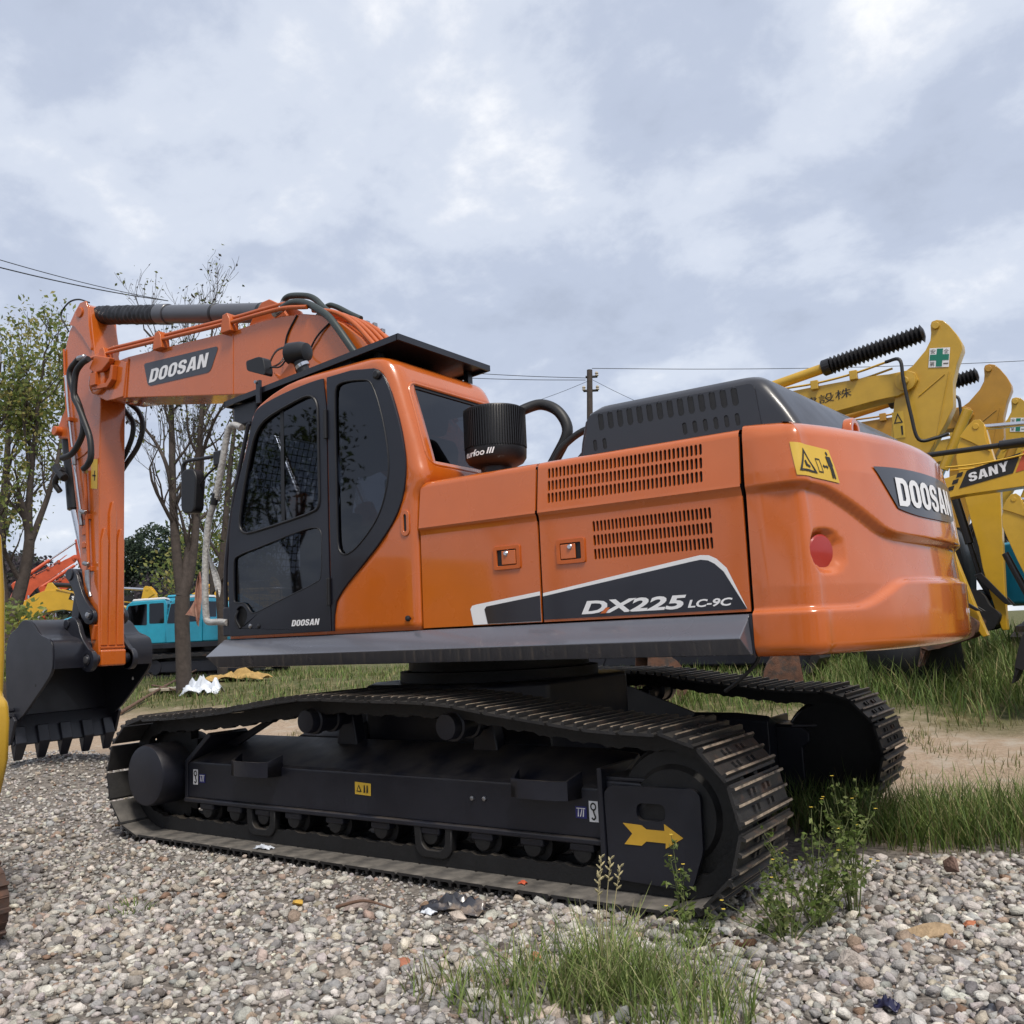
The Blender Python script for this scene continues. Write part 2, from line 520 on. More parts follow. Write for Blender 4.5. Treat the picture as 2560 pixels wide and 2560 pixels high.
def logo(name, s, P, w, h, mat, parent, shear=0.0, gap=0.075):
    """Heavy block capitals drawn as filled outlines, fitted into w x h."""
    tot = sum(GLYPH[c][0] for c in s) + gap * (len(s) - 1) + shear
    bm = bmesh.new(); x = 0.0
    for c in s:
        gw, outer, holes = GLYPH[c]
        edges = []
        for lp_ in [outer] + holes:
            vs_ = [bm.verts.new(P((x + a + shear * b) / tot * w, b * h)) for a, b in lp_]
            edges += [bm.edges.new((vs_[i], vs_[(i + 1) % len(vs_)])) for i in range(len(vs_))]
        bmesh.ops.triangle_fill(bm, use_beauty=True, use_dissolve=False, edges=edges)
        x += gw + gap
    return bm_obj(name, bm, mat, parent)

def sheet(name, pts, P, mat, parent):
    """Thin flat print: polygon mapped to 3-D."""
    return add(name, [P(*p) for p in pts], [tuple(range(len(pts)))], mat, parent)

def lerp(a, b, t): return a + (b - a) * t
def sstep(t):
    t = max(0.0, min(1.0, t)); return t * t * (3 - 2 * t)
def interp(x, tab):
    if x <= tab[0][0]: return tab[0][1]
    for (a, va), (b, vb) in zip(tab, tab[1:]):
        if x <= b: return va + (vb - va) * (x - a) / (b - a)
    return tab[-1][1]

def inside(p, poly):
    x, y = p; c = False
    n = len(poly)
    for i in range(n):
        x1, y1 = poly[i]; x2, y2 = poly[(i + 1) % n]
        if (y1 > y) != (y2 > y) and x < (x2 - x1) * (y - y1) / (y2 - y1) + x1: c = not c
    return c

def copy_tree(o, parent=None):
    c = o.copy(); COL.objects.link(c); c.parent = parent
    for ch in o.children: copy_tree(ch, c)
    return c
# ================================================================ setting: ground
def ground_z(x, y):
    z = 0.47 * sstep((y - 1.9 + 0.04 * x) / 6.0)
    z += 0.215 * math.exp(-(((x + 5.75) / 0.9) ** 2 + (y / 1.0) ** 2))
    z += 0.025 * mnoise.noise(Vector((x * 0.7, y * 0.7, 0))) * (1.0 if y < 2 else 3.0)
    z += 0.010 * mnoise.noise(Vector((x * 3.1, y * 3.1, 4)))
    return z - 0.014
def axis_steps(a, b, fine0, fine1, step, grow_):
    out = [fine0]
    while out[-1] < fine1: out.append(out[-1] + step)
    s = step
    while out[-1] < b: s *= grow_; out.append(out[-1] + s)
    s = step
    while out[0] > a: s *= grow_; out.insert(0, out[0] - s)
    return out
gxs = axis_steps(-420, 420, -10, 6, 0.16, 1.16)
gys = axis_steps(-60, 620, -6, 8, 0.16, 1.16)
V = [(x, y, ground_z(x, y)) for y in gys for x in gxs]
nx = len(gxs)
F = [(j * nx + i, j * nx + i + 1, (j + 1) * nx + i + 1, (j + 1) * nx + i) for j in range(len(gys) - 1) for i in range(nx - 1)]
def ground_material():
    m = bpy.data.materials.new("earth"); m.use_nodes = True
    t = m.node_tree; b = t.nodes["Principled BSDF"]; b.inputs["Roughness"].default_value = 0.95
    b.inputs["Specular IOR Level"].default_value = 0.2
    new, link = t.nodes.new, t.links.new
    g = new("ShaderNodeTexCoord"); sp = new("ShaderNodeSeparateXYZ"); link(g.outputs["Object"], sp.inputs[0])
    def nz(scale, det=6, rough=0.6):
        n = new("ShaderNodeTexNoise"); n.inputs["Scale"].default_value = scale; n.inputs["Detail"].default_value = det
        n.inputs["Roughness"].default_value = rough; link(g.outputs["Object"], n.inputs["Vector"]); return n
    def mix(fac, c1, c2):
        mx = new("ShaderNodeMixRGB"); link(fac, mx.inputs[0])
        for s_, c in ((1, c1), (2, c2)):
            if isinstance(c, tuple): mx.inputs[s_].default_value = (*c, 1)
            else: link(c, mx.inputs[s_])
        return mx.outputs[0]
    def mr(v, a, b_, lo=0.0, hi=1.0):
        r = new("ShaderNodeMapRange"); r.inputs[1].default_value = a; r.inputs[2].default_value = b_; r.inputs[3].default_value = lo; r.inputs[4].default_value = hi
        link(v, r.inputs[0]); return r.outputs[0]
    n_f, n_m, n_l = nz(26, 8, 0.7), nz(3.2), nz(0.7)
    grit = mix(mr(n_f.outputs[0], 0.35, 0.65), (0.075, 0.066, 0.060), (0.32, 0.285, 0.25))
    dirt = mix(mr(n_f.outputs[0], 0.3, 0.7), (0.27, 0.195, 0.135), (0.46, 0.36, 0.265))
    dirt = mix(mr(n_m.outputs[0], 0.52, 0.68), dirt, (0.42, 0.36, 0.29))
    turf = mix(mr(n_f.outputs[0], 0.3, 0.7), (0.045, 0.055, 0.020), (0.135, 0.135, 0.055))
    turf = mix(mr(n_m.outputs[0], 0.5, 0.7), turf, (0.22, 0.18, 0.10))
    # y position, broken up by noise, decides gravel bed / dirt lane / turf
    ny = new("ShaderNodeMath"); ny.operation = 'MULTIPLY_ADD'; ny.inputs[1].default_value = 3.0
    link(n_l.outputs[0], ny.inputs[0]); link(sp.outputs[1], ny.inputs[2])
    col = mix(mr(ny.outputs[0], 1.9, 2.7), grit, dirt)
    col = mix(mr(ny.outputs[0], 5.6, 6.8), col, turf)
    link(col, b.inputs["Base Color"])
    bp = new("ShaderNodeBump"); bp.inputs["Strength"].default_value = 0.8; bp.inputs["Distance"].default_value = 0.03
    link(n_f.outputs[0], bp.inputs["Height"]); link(bp.outputs[0], b.inputs["Normal"])
    return m
GROUND = add("ground", V, F, ground_material(), smooth=180)
tag(GROUND, "uneven bare earth yard with gravel bed, dirt lane and turf", "ground", kind="structure")

def project(P):
    """Image position (0..1, 0..1) and depth of a world point, used only to know what lies in view."""
    d = Vector(P) - CAM_POS
    z = d.dot(fwd)
    if z < 0.1: return None
    f = 2316.55 / 2560
    return 0.5 + f * d.dot(rgt) / z, 0.5 - f * d.dot(upv) / z, z
# ================================================================ the orange excavator
EX = tag(empty("excavator"), "large orange crawler excavator with black door, dark tracks and black bucket, filling the foreground", "excavator")

# ---------------------------------------------------------------- crawler tracks
def track_path():
    pts = []
    fx, rx, cz, r = -2.07, 1.72, 0.405, 0.372
    for i in range(24): pts.append((lerp(fx, rx, i / 24), cz - r + 0.0))
    for i in range(24):
        a = -math.pi / 2 + math.pi * i / 24
        pts.append((rx + r * math.cos(a), cz + r * math.sin(a)))
    top = [(1.72, 0.777), (1.43, 0.787), (1.2, 0.812), (0.84, 0.856), (0.47, 0.902), (-0.06, 0.914), (-0.54, 0.918), (-1.0, 0.868), (-1.28, 0.832), (-1.7, 0.797), (-2.07, 0.777)]
    t3 = catmull([(x, 0, z) for x, z in top], 5)
    pts += [(p.x, p.z) for p in t3[:-1]]
    for i in range(24):
        a = math.pi / 2 + math.pi * i / 24
        pts.append((fx + r * math.cos(a), cz + r * math.sin(a)))
    return pts
TP = track_path()
seg = [math.dist(TP[i], TP[(i + 1) % len(TP)]) for i in range(len(TP))]
TL = sum(seg)
NSH = round(TL / 0.19)

def track_at(s):
    s %= TL
    for i, d in enumerate(seg):
        if s <= d:
            a, b = TP[i], TP[(i + 1) % len(TP)]
            return lerp(a[0], b[0], s / d), lerp(a[1], b[1], s / d)
        s -= d
    return TP[0]

def shoe_mesh():
    bm = bmesh.new()
    w = 0.30
    # closed cross-section of a triple-grouser shoe (x along the track, z outwards)
    sec = [(-0.092, -0.006), (0.078, -0.006), (0.089, 0.002), (0.089, 0.009), (0.079, 0.009), (0.075, 0.031), (0.064, 0.031), (0.059, 0.008),
           (0.008, 0.007), (0.005, 0.028), (-0.006, 0.028), (-0.010, 0.007), (-0.060, 0.008), (-0.064, 0.031), (-0.075, 0.031), (-0.079, 0.009), (-0.092, 0.004)]
    rings = []
    for y in (-w, -w + 0.012, w - 0.012, w):
        dz = 0.0 if abs(y) < w - 0.001 else -0.003
        rings.append([bm.verts.new((x, y, z + (dz if z > 0.012 else 0))) for x, z in sec])
    n = len(sec)
    for a, b in zip(rings, rings[1:]):
        for i in range(n): bm.faces.new((a[i], a[(i + 1) % n], b[(i + 1) % n], b[i]))
    bm.faces.new(list(reversed(rings[0]))); bm.faces.new(rings[-1])
    for bx_ in (-0.035, 0.033):
        for by_ in (-0.115, -0.060, 0.060, 0.115): bbox_bm(bm, (bx_ - 0.012, bx_ + 0.012), (by_ - 0.012, by_ + 0.012), (0.0065, 0.020))
    bmesh.ops.recalc_face_normals(bm, faces=bm.faces[:])
    me = bpy.data.meshes.new("track_shoe"); bm.to_mesh(me); bm.free()
    me.materials.append(SHOE); me.materials.append(TIPM); me.materials.append(SHOE_IN)
    for p_ in me.polygons:
        if min(me.vertices[i].co.z for i in p_.vertices) > 0.024: p_.material_index = 1
        elif max(me.vertices[i].co.z for i in p_.vertices) < 0.0035: p_.material_index = 2
    return me
SHOE_ME = shoe_mesh()

def rail_mesh():
    """One continuous link rail of the chain, scalloped on its inner edge."""
    bm = bmesh.new()
    rings = []
    steps = NSH * 6
    for k in range(steps):
        s = TL * k / steps
        x, z = track_at(s); x2, z2 = track_at(s + 0.02); x1, z1 = track_at(s - 0.02)
        t = Vector((x2 - x1, z2 - z1)).normalized(); nin = Vector((-t.y, t.x))
        d = 0.088 if k % 6 in (0, 1, 5) else (0.100 if k % 6 != 3 else 0.094)
        o0, o1 = Vector((x, z)) + nin * 0.008, Vector((x, z)) + nin * d
        rings.append([bm.verts.new((p.x, y, p.y)) for p, y in ((o0, -0.022), (o0, 0.022), (o1, 0.022), (o1, -0.022))])
    for k in range(steps):
        a, b = rings[k], rings[(k + 1) % steps]
        for i in range(4): bm.faces.new((a[i], a[(i + 1) % 4], b[(i + 1) % 4], b[i]))
    bmesh.ops.recalc_face_normals(bm, faces=bm.faces[:])
    me = bpy.data.meshes.new("link_rail"); bm.to_mesh(me); bm.free()
    me.materials.append(GREASE)
    return me
RAIL_ME = rail_mesh()

def frame_section(x):
    return [(-1.300, 0.262), (-1.300, 0.492), (-1.288, 0.506), (-1.02, 0.612), (-0.95, 0.640), (-0.92, 0.60), (-0.92, 0.262)]

for side in (-1, 1):
    yc = 1.195 * side
    tr = empty("track", (0, 0, 0), 0, EX)
    for k in range(NSH):
        s = TL * (k + 0.37) / NSH
        x, z = track_at(s); x2, z2 = track_at(s + 0.05); x1, z1 = track_at(s - 0.05)
        t = Vector((x2 - x1, 0, z2 - z1)).normalized()
        nout = Vector((t.z, 0, -t.x))
        yv = nout.cross(t)
        m = Matrix((t, yv, nout)).transposed().to_4x4(); m.translation = (x, yc, z)
        o = bpy.data.objects.new("track_shoe", SHOE_ME); COL.objects.link(o)
        o.matrix_world = m; o.parent = tr
    for dy in (-0.085, 0.085):
        o = bpy.data.objects.new("link_rail", RAIL_ME); COL.objects.link(o)
        o.location = (0, yc + dy, 0); o.parent = tr

    sg = -side                                   # near side is built as drawn, the far side mirrored
    Y = lambda y: y * sg
    # side frame
    bm = bmesh.new()
    rows = []
    for x, lift, cut in ((-1.83, 0.0, 0.0), (-1.80, 0, 0), (-1.45, 0, 0), (-1.0, 0.0, 0), (0.7, 0.0, 0), (1.15, 0, 0), (1.375, -0.02, 0)):
        rows.append([bm.verts.new((x + (0.10 if (z > 0.55 and x < -1.7) else 0), Y(y), z + (lift if z > 0.55 else 0))) for y, z in frame_section(x)])
    n = len(rows[0])
    for a, b in zip(rows, rows[1:]):
        for i in range(n): bm.faces.new((a[i], a[(i + 1) % n], b[(i + 1) % n], b[i]))
    bm.faces.new(rows[0]); bm.faces.new(list(reversed(rows[-1])))
    fr = bm_obj("track_frame", bm, UNDER, EX)
    bevel(fr, 0.012, 2, 25)
    # bottom flange and front end plate
    box("frame_flange", (-1.835, 1.37), sorted((Y(-1.325), Y(-1.16))), (0.236, 0.264), UNDER, fr, 0.008)
    prism("frame_end_plate", [(-1.845, 0.25), (-1.845, 0.50), (-1.60, 0.69), (-1.57, 0.67), (-1.815, 0.48), (-1.815, 0.25)], *sorted((Y(-1.312), Y(-1.0))), UNDER, fr, 0.006)
    # track guard fin by the sprocket
    prism("guard_fin", [(-1.72, 0.58), (-1.24, 0.77), (-1.18, 0.772), (-1.20, 0.75), (-1.62, 0.56)], *sorted((Y(-1.10), Y(-1.075))), UNDER, fr, 0.004)
    # carrier rollers
    for x in (-0.62, 0.45):
        c = lathe("carrier_roller", [(0.03, 0), (0.066, 0.004), (0.070, 0.02), (0.070, 0.06), (0.082, 0.065), (0.082, 0.10), (0.070, 0.105), (0.070, 0.20), (0.082, 0.205), (0.082, 0.24), (0.05, 0.25), (0.05, 0.36)], (x, Y(-1.365), 0.782 if x < 0 else 0.772), (0, sg, 0), UNDER, fr, 26)
        prism("roller_bracket", [(x - 0.09, 0.60), (x + 0.09, 0.60), (x + 0.05, 0.80), (x - 0.05, 0.80)], *sorted((Y(-1.02), Y(-0.93))), UNDER, fr, 0.01)
    # bottom rollers
    for x in (-1.62, -1.345, -1.075, -0.80, -0.45, -0.09, 0.27, 0.62, 0.93, 1.22):
        lathe("track_roller", [(0.02, 0), (0.050, 0.003), (0.056, 0.02), (0.056, 0.05), (0.088, 0.055), (0.088, 0.09), (0.075, 0.095), (0.075, 0.19), (0.088, 0.195), (0.088, 0.24)], (x, Y(-1.305), 0.196), (0, sg, 0), GREASE, fr, 18)
        box("roller_collar", (x - 0.07, x + 0.07), sorted((Y(-1.31), Y(-1.22))), (0.196, 0.238), UNDER, fr, 0.012)
    for x in (-1.08, 0.30):
        P = [(x - 0.135, 0.25), (x + 0.135, 0.25), (x + 0.125, 0.115), (x + 0.085, 0.078), (x - 0.085, 0.078), (x - 0.125, 0.115)]
        H = [(x - 0.085, 0.24), (x + 0.085, 0.24), (x + 0.08, 0.150), (x + 0.05, 0.122), (x - 0.05, 0.122), (x - 0.08, 0.150)]
        plate("track_guide", rounded(P, [0, 0, .03, .03, .03, .03]), [rounded(H, .02)], lambda a, b, s_=sg: (a, -1.318 * s_, b), (0, 0.05 * sg, 0), GREASE, fr, bev=0.008)
    # climbing steps welded on the frame
    for x0, x1 in ((-1.30, -0.90), (0.845, 1.235)):
        bm = bmesh.new()
        out = [(x0, -1.29), (x0 + 0.03, -1.385), (x0 + 0.09, -1.41), (x1 - 0.09, -1.41), (x1 - 0.03, -1.385), (x1, -1.29)]
        inn = [(x1 - 0.02, -1.29), (x1 - 0.045, -1.375), (x1 - 0.095, -1.395), (x0 + 0.095, -1.395), (x0 + 0.045, -1.375), (x0 + 0.02, -1.29)]
        ring = out + inn
        lo = [bm.verts.new((x, Y(y), 0.445)) for x, y in ring]
        hi = [bm.verts.new((x, Y(y), 0.535 + (0.035 if abs(y) < 1.30 else 0.0))) for x, y in ring]
        k = len(ring)
        for i in range(k): bm.faces.new((lo[i], lo[(i + 1) % k], hi[(i + 1) % k], hi[i]))
        for i in range(5):
            bm.faces.new((hi[i], hi[i + 1], hi[k - 2 - i], hi[k - 1 - i])); bm.faces.new((lo[i], lo[k - 1 - i], lo[k - 2 - i], lo[i + 1]))
        bm.faces.new([lo[i] for i in (5, 4, 3, 2, 1, 0)])
        bevel(bm_obj("climbing_step", bm, UNDER, fr), 0.004)
    # final drive and sprocket
    lathe("final_drive", [(0.17, 0.0), (0.195, 0.006), (0.203, 0.03), (0.203, 0.28), (0.25, 0.30), (0.25, 0.42)], (-2.08, Y(-1.455), 0.412), (0, sg, 0), UNDER, fr, 40)
    bm = bmesh.new()
    ring0, ring1 = [], []
    for k in range(84):
        a = 2 * math.pi * k / 84
        r = (0.285, 0.315, 0.335, 0.315)[k % 4]
        for y, rg in ((-1.225, ring0), (-1.165, ring1)):
            rg.append(bm.verts.new((-2.07 + r * math.cos(a), Y(y), 0.405 + r * math.sin(a))))
    bm.faces.new(ring0); bm.faces.new(list(reversed(ring1)))
    for k in range(84): bm.faces.new((ring0[k], ring1[k], ring1[(k + 1) % 84], ring0[(k + 1) % 84]))
    bm_obj("sprocket", bm, GREASE, fr)
    # front idler at the tail end and its yoke cover
    lathe("idler_wheel", [(0.06, 0), (0.20, 0.005), (0.22, 0.03), (0.285, 0.035), (0.295, 0.05), (0.295, 0.10), (0.315, 0.11), (0.315, 0.15), (0.295, 0.16), (0.295, 0.21), (0.285, 0.225), (0.10, 0.235)], (1.72, Y(-1.312), 0.405), (0, sg, 0), GREASE, fr, 44)
    cov = [(1.383, 0.10), (1.375, 0.49), (1.41, 0.522), (1.83, 0.527), (1.862, 0.50), (1.858, 0.26), (1.80, 0.105), (1.76, 0.088)]
    plate("idler_cover", rounded(cov, 0.02, 3), [rounded([(1.542, 0.372), (1.542, 0.450), (1.687, 0.452), (1.687, 0.375)], 0.034, 5)], lambda a, b, s_=sg: (a, -1.335 * s_, b), (0, 0.025 * sg, 0), UNDER, fr, bev=0.006)
    prism("idler_yoke", [(1.37, 0.09), (1.37, 0.54), (1.55, 0.535), (1.60, 0.50), (1.60, 0.44), (1.55, 0.40), (1.55, 0.12)], *sorted((Y(-1.309), Y(-1.06))), UNDER, fr, 0.012)
    prism("yoke_top_plate", [(1.36, -1.30 * sg), (1.36, -1.06 * sg), (1.50, -1.02 * sg), (1.70, -1.10 * sg), (1.72, -1.30 * sg)], 0.536, 0.556, UNDER, fr, 0.006, axis='z')
    box("frame_joint", (1.345, 1.372), sorted((Y(-1.345), Y(-1.0))), (0.12, 0.60), UNDER, fr, 0.006)
    # car-body legs
    for x0, x1, xa, xb in ((-1.15, -0.75, -0.80, -0.45), (0.45, 0.85, 0.12, 0.45)):
        bm = bmesh.new()
        A = [bm.verts.new(p) for p in ((x0, Y(-0.95), 0.36), (x1, Y(-0.95), 0.36), (x1, Y(-0.95), 0.64), (x0, Y(-0.95), 0.64))]
        B = [bm.verts.new(p) for p in ((xa, Y(-0.40), 0.48), (xb, Y(-0.40), 0.48), (xb, Y(-0.40), 0.93), (xa, Y(-0.40), 0.93))]
        for i in range(4): bm.faces.new((A[i], A[(i + 1) % 4], B[(i + 1) % 4], B[i]))
        bm.faces.new(A); bm.faces.new(list(reversed(B)))
        bevel(bm_obj("car_body_leg", bm, UNDER, fr), 0.015)
    if side == -1:
        FRN = fr

# stickers, bolts and the yellow arrow on the near track frame
near = lambda off: (lambda a, b: (a, -1.300 - off, b))
sheet("warning_sticker", [(-0.281, 0.376), (-0.157, 0.372), (-0.155, 0.440), (-0.280, 0.445)], near(.003), STICK, FRN)
sheet("sticker_sign", [(-0.268, 0.392), (-0.226, 0.391), (-0.248, 0.432)], near(.005), INK, FRN)
sheet("sticker_sign", [(-0.258, 0.397), (-0.237, 0.397), (-0.248, 0.420)], near(.006), STICK, FRN)
for xx in (-0.212, -0.190): sheet("sticker_sign", [(xx, 0.388), (xx + 0.014, 0.388), (xx + 0.012, 0.428), (xx + 0.003, 0.43)], near(.005), INK, FRN)

def hook_sticker(x, z, w, h):
    f = near(.003); g = near(.005)
    sheet("hook_sticker", [(x, z), (x + w, z), (x + w, z + h), (x, z + h)], f, WHITE, FRN)
    c = x + w / 2
    V, F = [], []
    pth = [(c - w * .22, z + h * .20), (c, z + h * .10), (c + w * .22, z + h * .22), (c + w * .05, z + h * .42), (c, z + h * .55)]
    for a, b in zip(pth, pth[1:]):
        d = Vector((b[0] - a[0], b[1] - a[1])).normalized() * w * .08; nn = Vector((-d.y, d.x))
        i = len(V); V += [g(a[0] + nn.x, a[1] + nn.y), g(b[0] + nn.x, b[1] + nn.y), g(b[0] - nn.x, b[1] - nn.y), g(a[0] - nn.x, a[1] - nn.y)]; F.append((i, i + 1, i + 2, i + 3))
    i = len(V); m = 12
    for rr in (w * .34, w * .20):
        for k in range(m):
            a = 2 * math.pi * k / m; V.append(g(c + rr * math.cos(a), z + h * .73 + rr * 1.15 * math.sin(a)))
    for k in range(m): F.append((i + k, i + (k + 1) % m, i + m + (k + 1) % m, i + m + k))
    add("hook_sign", V, F, INK, FRN)
hook_sticker(-1.764, 0.350, 0.050, 0.098)
hook_sticker(1.270, 0.340, 0.050, 0.097)
for x, z in ((-1.700, 0.365), (1.194, 0.352)):
    sheet("blue_sticker", [(x, z), (x + .062, z), (x + .062, z + .056), (x, z + .056)], near(.003), BLUE, FRN)
    sheet("sticker_sign", [(x + .006, z + .045), (x + .056, z + .045), (x + .056, z + .049), (x + .006, z + .049)], near(.005), WHITE, FRN)
    for q in ((.012, .016), (.024, .036), (.040, .045)):
        sheet("sticker_sign", [(x + q[0], z + .008), (x + q[0] + .006, z + .008), (x + q[1] + .004, z + .044), (x + q[1], z + .044)], near(.005), WHITE, FRN)
for x, z in ((0.567, 0.405), (0.646, 0.408)):
    lathe("bolt_head", [(0.013, 0), (0.014, 0.003), (0.012, 0.010), (0.006, 0.013)], (x, -1.30, z), (0, -1, 0), STEEL, FRN, 6)
arrow = [(1.469, 0.356), (1.515, 0.312), (1.472, 0.262), (1.560, 0.262), (1.585, 0.283), (1.682, 0.283), (1.680, 0.259), (1.768, 0.312), (1.679, 0.366), (1.679, 0.336), (1.588, 0.336), (1.562, 0.353)]
bmA = bmesh.new()
plate_into(bmA, arrow, [], lambda a, b: (a, -1.3385, b), (0, 0.003, 0))
bm_obj("direction_arrow", bmA, ARROW, FRN)

# centre frame and swing bearing
CX = -0.165
prism("centre_frame", [(CX - 0.72, -0.50), (CX - 0.50, -0.80), (CX + 0.50, -0.80), (CX + 0.72, -0.50), (CX + 0.72, 0.50), (CX + 0.50, 0.80), (CX - 0.50, 0.80), (CX - 0.72, 0.50)], 0.46, 0.955, UNDER, EX, 0.03, axis='z')
lathe("swing_bearing", [(0.60, 0), (0.68, 0.005), (0.68, 0.07), (0.62, 0.075), (0.62, 0.20)], (CX, 0, 0.95), (0, 0, 1), GREASE, EX, 48)

# ---------------------------------------------------------------- platform and skirt
box("platform", (-1.42, 2.15), (-1.24, 1.30), (1.125, 1.285), CHAR, EX, 0.01)
bm = bmesh.new()
sec = [(-1.24, 1.112), (-1.385, 1.112), (-1.465, 1.185), (-1.345, 1.288), (-1.24, 1.288)]
rows = []
for x, dx in ((-1.30, None), (2.10, None)):
    r = []
    for (y, z) in sec:
        if x < 0: xx = {1.112: -1.40, 1.185: -1.42, 1.288: -1.385}[z]
        else: xx = {1.112: 2.168, 1.185: 2.150, 1.288: 2.160}[z]
        r.append(bm.verts.new((xx, y, z)))
    rows.append(r)
n = len(sec)
for i in range(n): bm.faces.new((rows[0][i], rows[0][(i + 1) % n], rows[1][(i + 1) % n], rows[1][i]))
bm.faces.new(rows[0]); bm.faces.new(list(reversed(rows[1])))
sk = bm_obj("side_skirt", bm, SKIRT, EX); bevel(sk, 0.006, 2)
prism("skirt_end", [(2.150, 1.185), (2.162, 1.288), (2.176, 1.288), (2.176, 1.10), (2.170, 1.112)], -1.37, -1.20, CHAR, EX, 0.003)
box("right_skirt", (-1.40, 2.16), (1.24, 1.36), (1.112, 1.288), SKIRT, EX, 0.01)
tube("drain_hose", [(2.16, -1.28, 1.14), (2.15, -1.28, 1.08), (2.06, -1.27, 1.00), (1.98, -1.25, 0.95)], 0.009, RUBBER, EX, 6)

# ---------------------------------------------------------------- engine hood with two side doors
YL, YU = -1.335, -1.350
def hood_door(name, x0, x1, gl, gu):
    bm = bmesh.new()
    holes = []
    if gl:
        for zc_ in (1.748, 1.680, 1.612):
            for k in range(30):
                holes.append(slot(1.397 + 0.0207 * k + 0.005, zc_, 0.0136, 0.054))
    plate_into(bm, [(x0, 1.298), (x1, 1.298), (x1, 1.808), (x0, 1.808)], holes, lambda a, b: (a, YL, b), (0, 0.012, 0))
    holes = []
    if gu:
        for zc_ in (2.044, 1.980, 1.916):
            for k in range(38):
                holes.append(slot(1.156 + 0.0222 * k, zc_, 0.0146, 0.054))
    up = lambda a, b: (a, YU + (b - 1.862) * 0.12, b)
    plate_into(bm, [(x0, 1.862), (x1, 1.862), (x1, 2.076), (x0, 2.076)], holes, up, (0, 0.012, 0))
    # ledge between the fields, then the round top edge
    prof = [(YL, 1.808), (YL - 0.004, 1.826), (YU + 0.006, 1.838), (YU - 0.002, 1.848), (YU, 1.862)]
    yt = YU + (2.076 - 1.862) * 0.12
    prof2 = [(yt, 2.076), (yt + 0.004, 2.092), (yt + 0.016, 2.106), (yt + 0.04, 2.114), (yt + 0.075, 2.117), (yt + 0.16, 2.119)]
    for pr in (prof, prof2):
        a = [bm.verts.new((x0, y, z)) for y, z in pr]; b = [bm.verts.new((x1, y, z)) for y, z in pr]
        for i in range(len(pr) - 1): bm.faces.new((a[i], b[i], b[i + 1], a[i + 1]))
    bmesh.ops.remove_doubles(bm, verts=bm.verts[:], dist=0.0002)
    o = bm_obj(name, bm, ORANGE, HOOD, smooth=40, fix=False)
    return o
HOOD = box("engine_hood", (0.34, 2.15), (-1.17, 1.33), (1.29, 2.112), ORANGE, EX, 0.04, 4)
box("engine_bay", (0.31, 2.16), (-1.312, -1.172), (1.299, 2.09), BLACKP, HOOD)
D1 = hood_door("side_door", 0.300, 1.074, False, False)
D2 = hood_door("side_door", 1.088, 2.160, True, True)
for (x0, x1) in ((0.796, 0.964), (1.184, 1.348)):
    z0, z1 = 1.577, 1.700
    xm = (x0 + x1) / 2
    bm = bmesh.new()
    plate_into(bm, rounded([(x0, z0), (x1, z0), (x1, z1), (x0, z1)], 0.012, 3), [rounded([(x0 + .022, z0 + .020), (x1 - .022, z0 + .020), (x1 - .022, z1 - .020), (x0 + .022, z1 - .020)], 0.006, 2)], lambda a, b: (a, YL - 0.010, b), (0, 0.012, 0))
    la = bm_obj("door_latch", bm, ORANGE_IN, HOOD); bevel(la, 0.003)
    sheet("latch_recess", [(x0 + .02, z0 + .018), (x1 - .02, z0 + .018), (x1 - .02, z1 - .018), (x0 + .02, z1 - .018)], lambda a, b: (a, YL - 0.0015, b), GREASE, HOOD)
    left = x0 < 1
    box("latch_handle", (xm - .030, x1 - .026) if left else (x0 + .026, xm + .030), (YL - 0.012, YL - 0.003), (z0 + .024, z1 - .026), ORANGE, HOOD, 0.004)
    lathe("lock_cylinder", [(0.013, 0), (0.014, 0.004), (0.010, 0.009)], (xm, YL - 0.011, z1 - .040), (0, -1, 0), CHROME, HOOD, 14)
# decal stripe: white edge, black field, model lettering
lo = lambda off: (lambda a, b: (a, YL - off, b))
for o_, x0, x1 in ((D1, 0.60, 1.074), (D2, 1.088, 2.2)):
    if x0 < 1:
        wh = [(0.645, 1.302), (0.628, 1.385), (0.640, 1.402), (0.670, 1.408), (1.0725, 1.452), (1.0725, 1.302)]
        bk = [(0.740, 1.304), (0.722, 1.380), (0.735, 1.394), (1.0725, 1.432), (1.0725, 1.304)]
    else:
        wh = [(1.0895, 1.442), (1.90, 1.556), (1.945, 1.562), (1.985, 1.558), (2.02, 1.540), (2.065, 1.495), (2.145, 1.312), (1.0895, 1.312)]
        bk = [(1.0895, 1.426), (1.90, 1.536), (1.945, 1.541), (1.98, 1.535), (2.01, 1.518), (2.05, 1.480), (2.145, 1.310), (1.0895, 1.310)]
    sheet("stripe_edge", wh, lo(.002), WHITE, HOOD)
    sheet("stripe_field", bk, lo(.004), DECAL, HOOD)
lettering("model_lettering", "DX225", lambda a, b: (1.310 + a, YL - .006, 1.325 + b), 0.555, 0.064, WHITE, HOOD, 0.035, 0.25)
lettering("model_lettering", "LC-9C", lambda a, b: (1.868 + a, YL - .006, 1.328 + b), 0.215, 0.036, WHITE, HOOD, 0.03, 0.25)
sheet("lettering_accent", [(1.415, 1.325), (1.445, 1.325), (1.470, 1.352), (1.447, 1.352)], lo(.0075), ORANGE, HOOD)

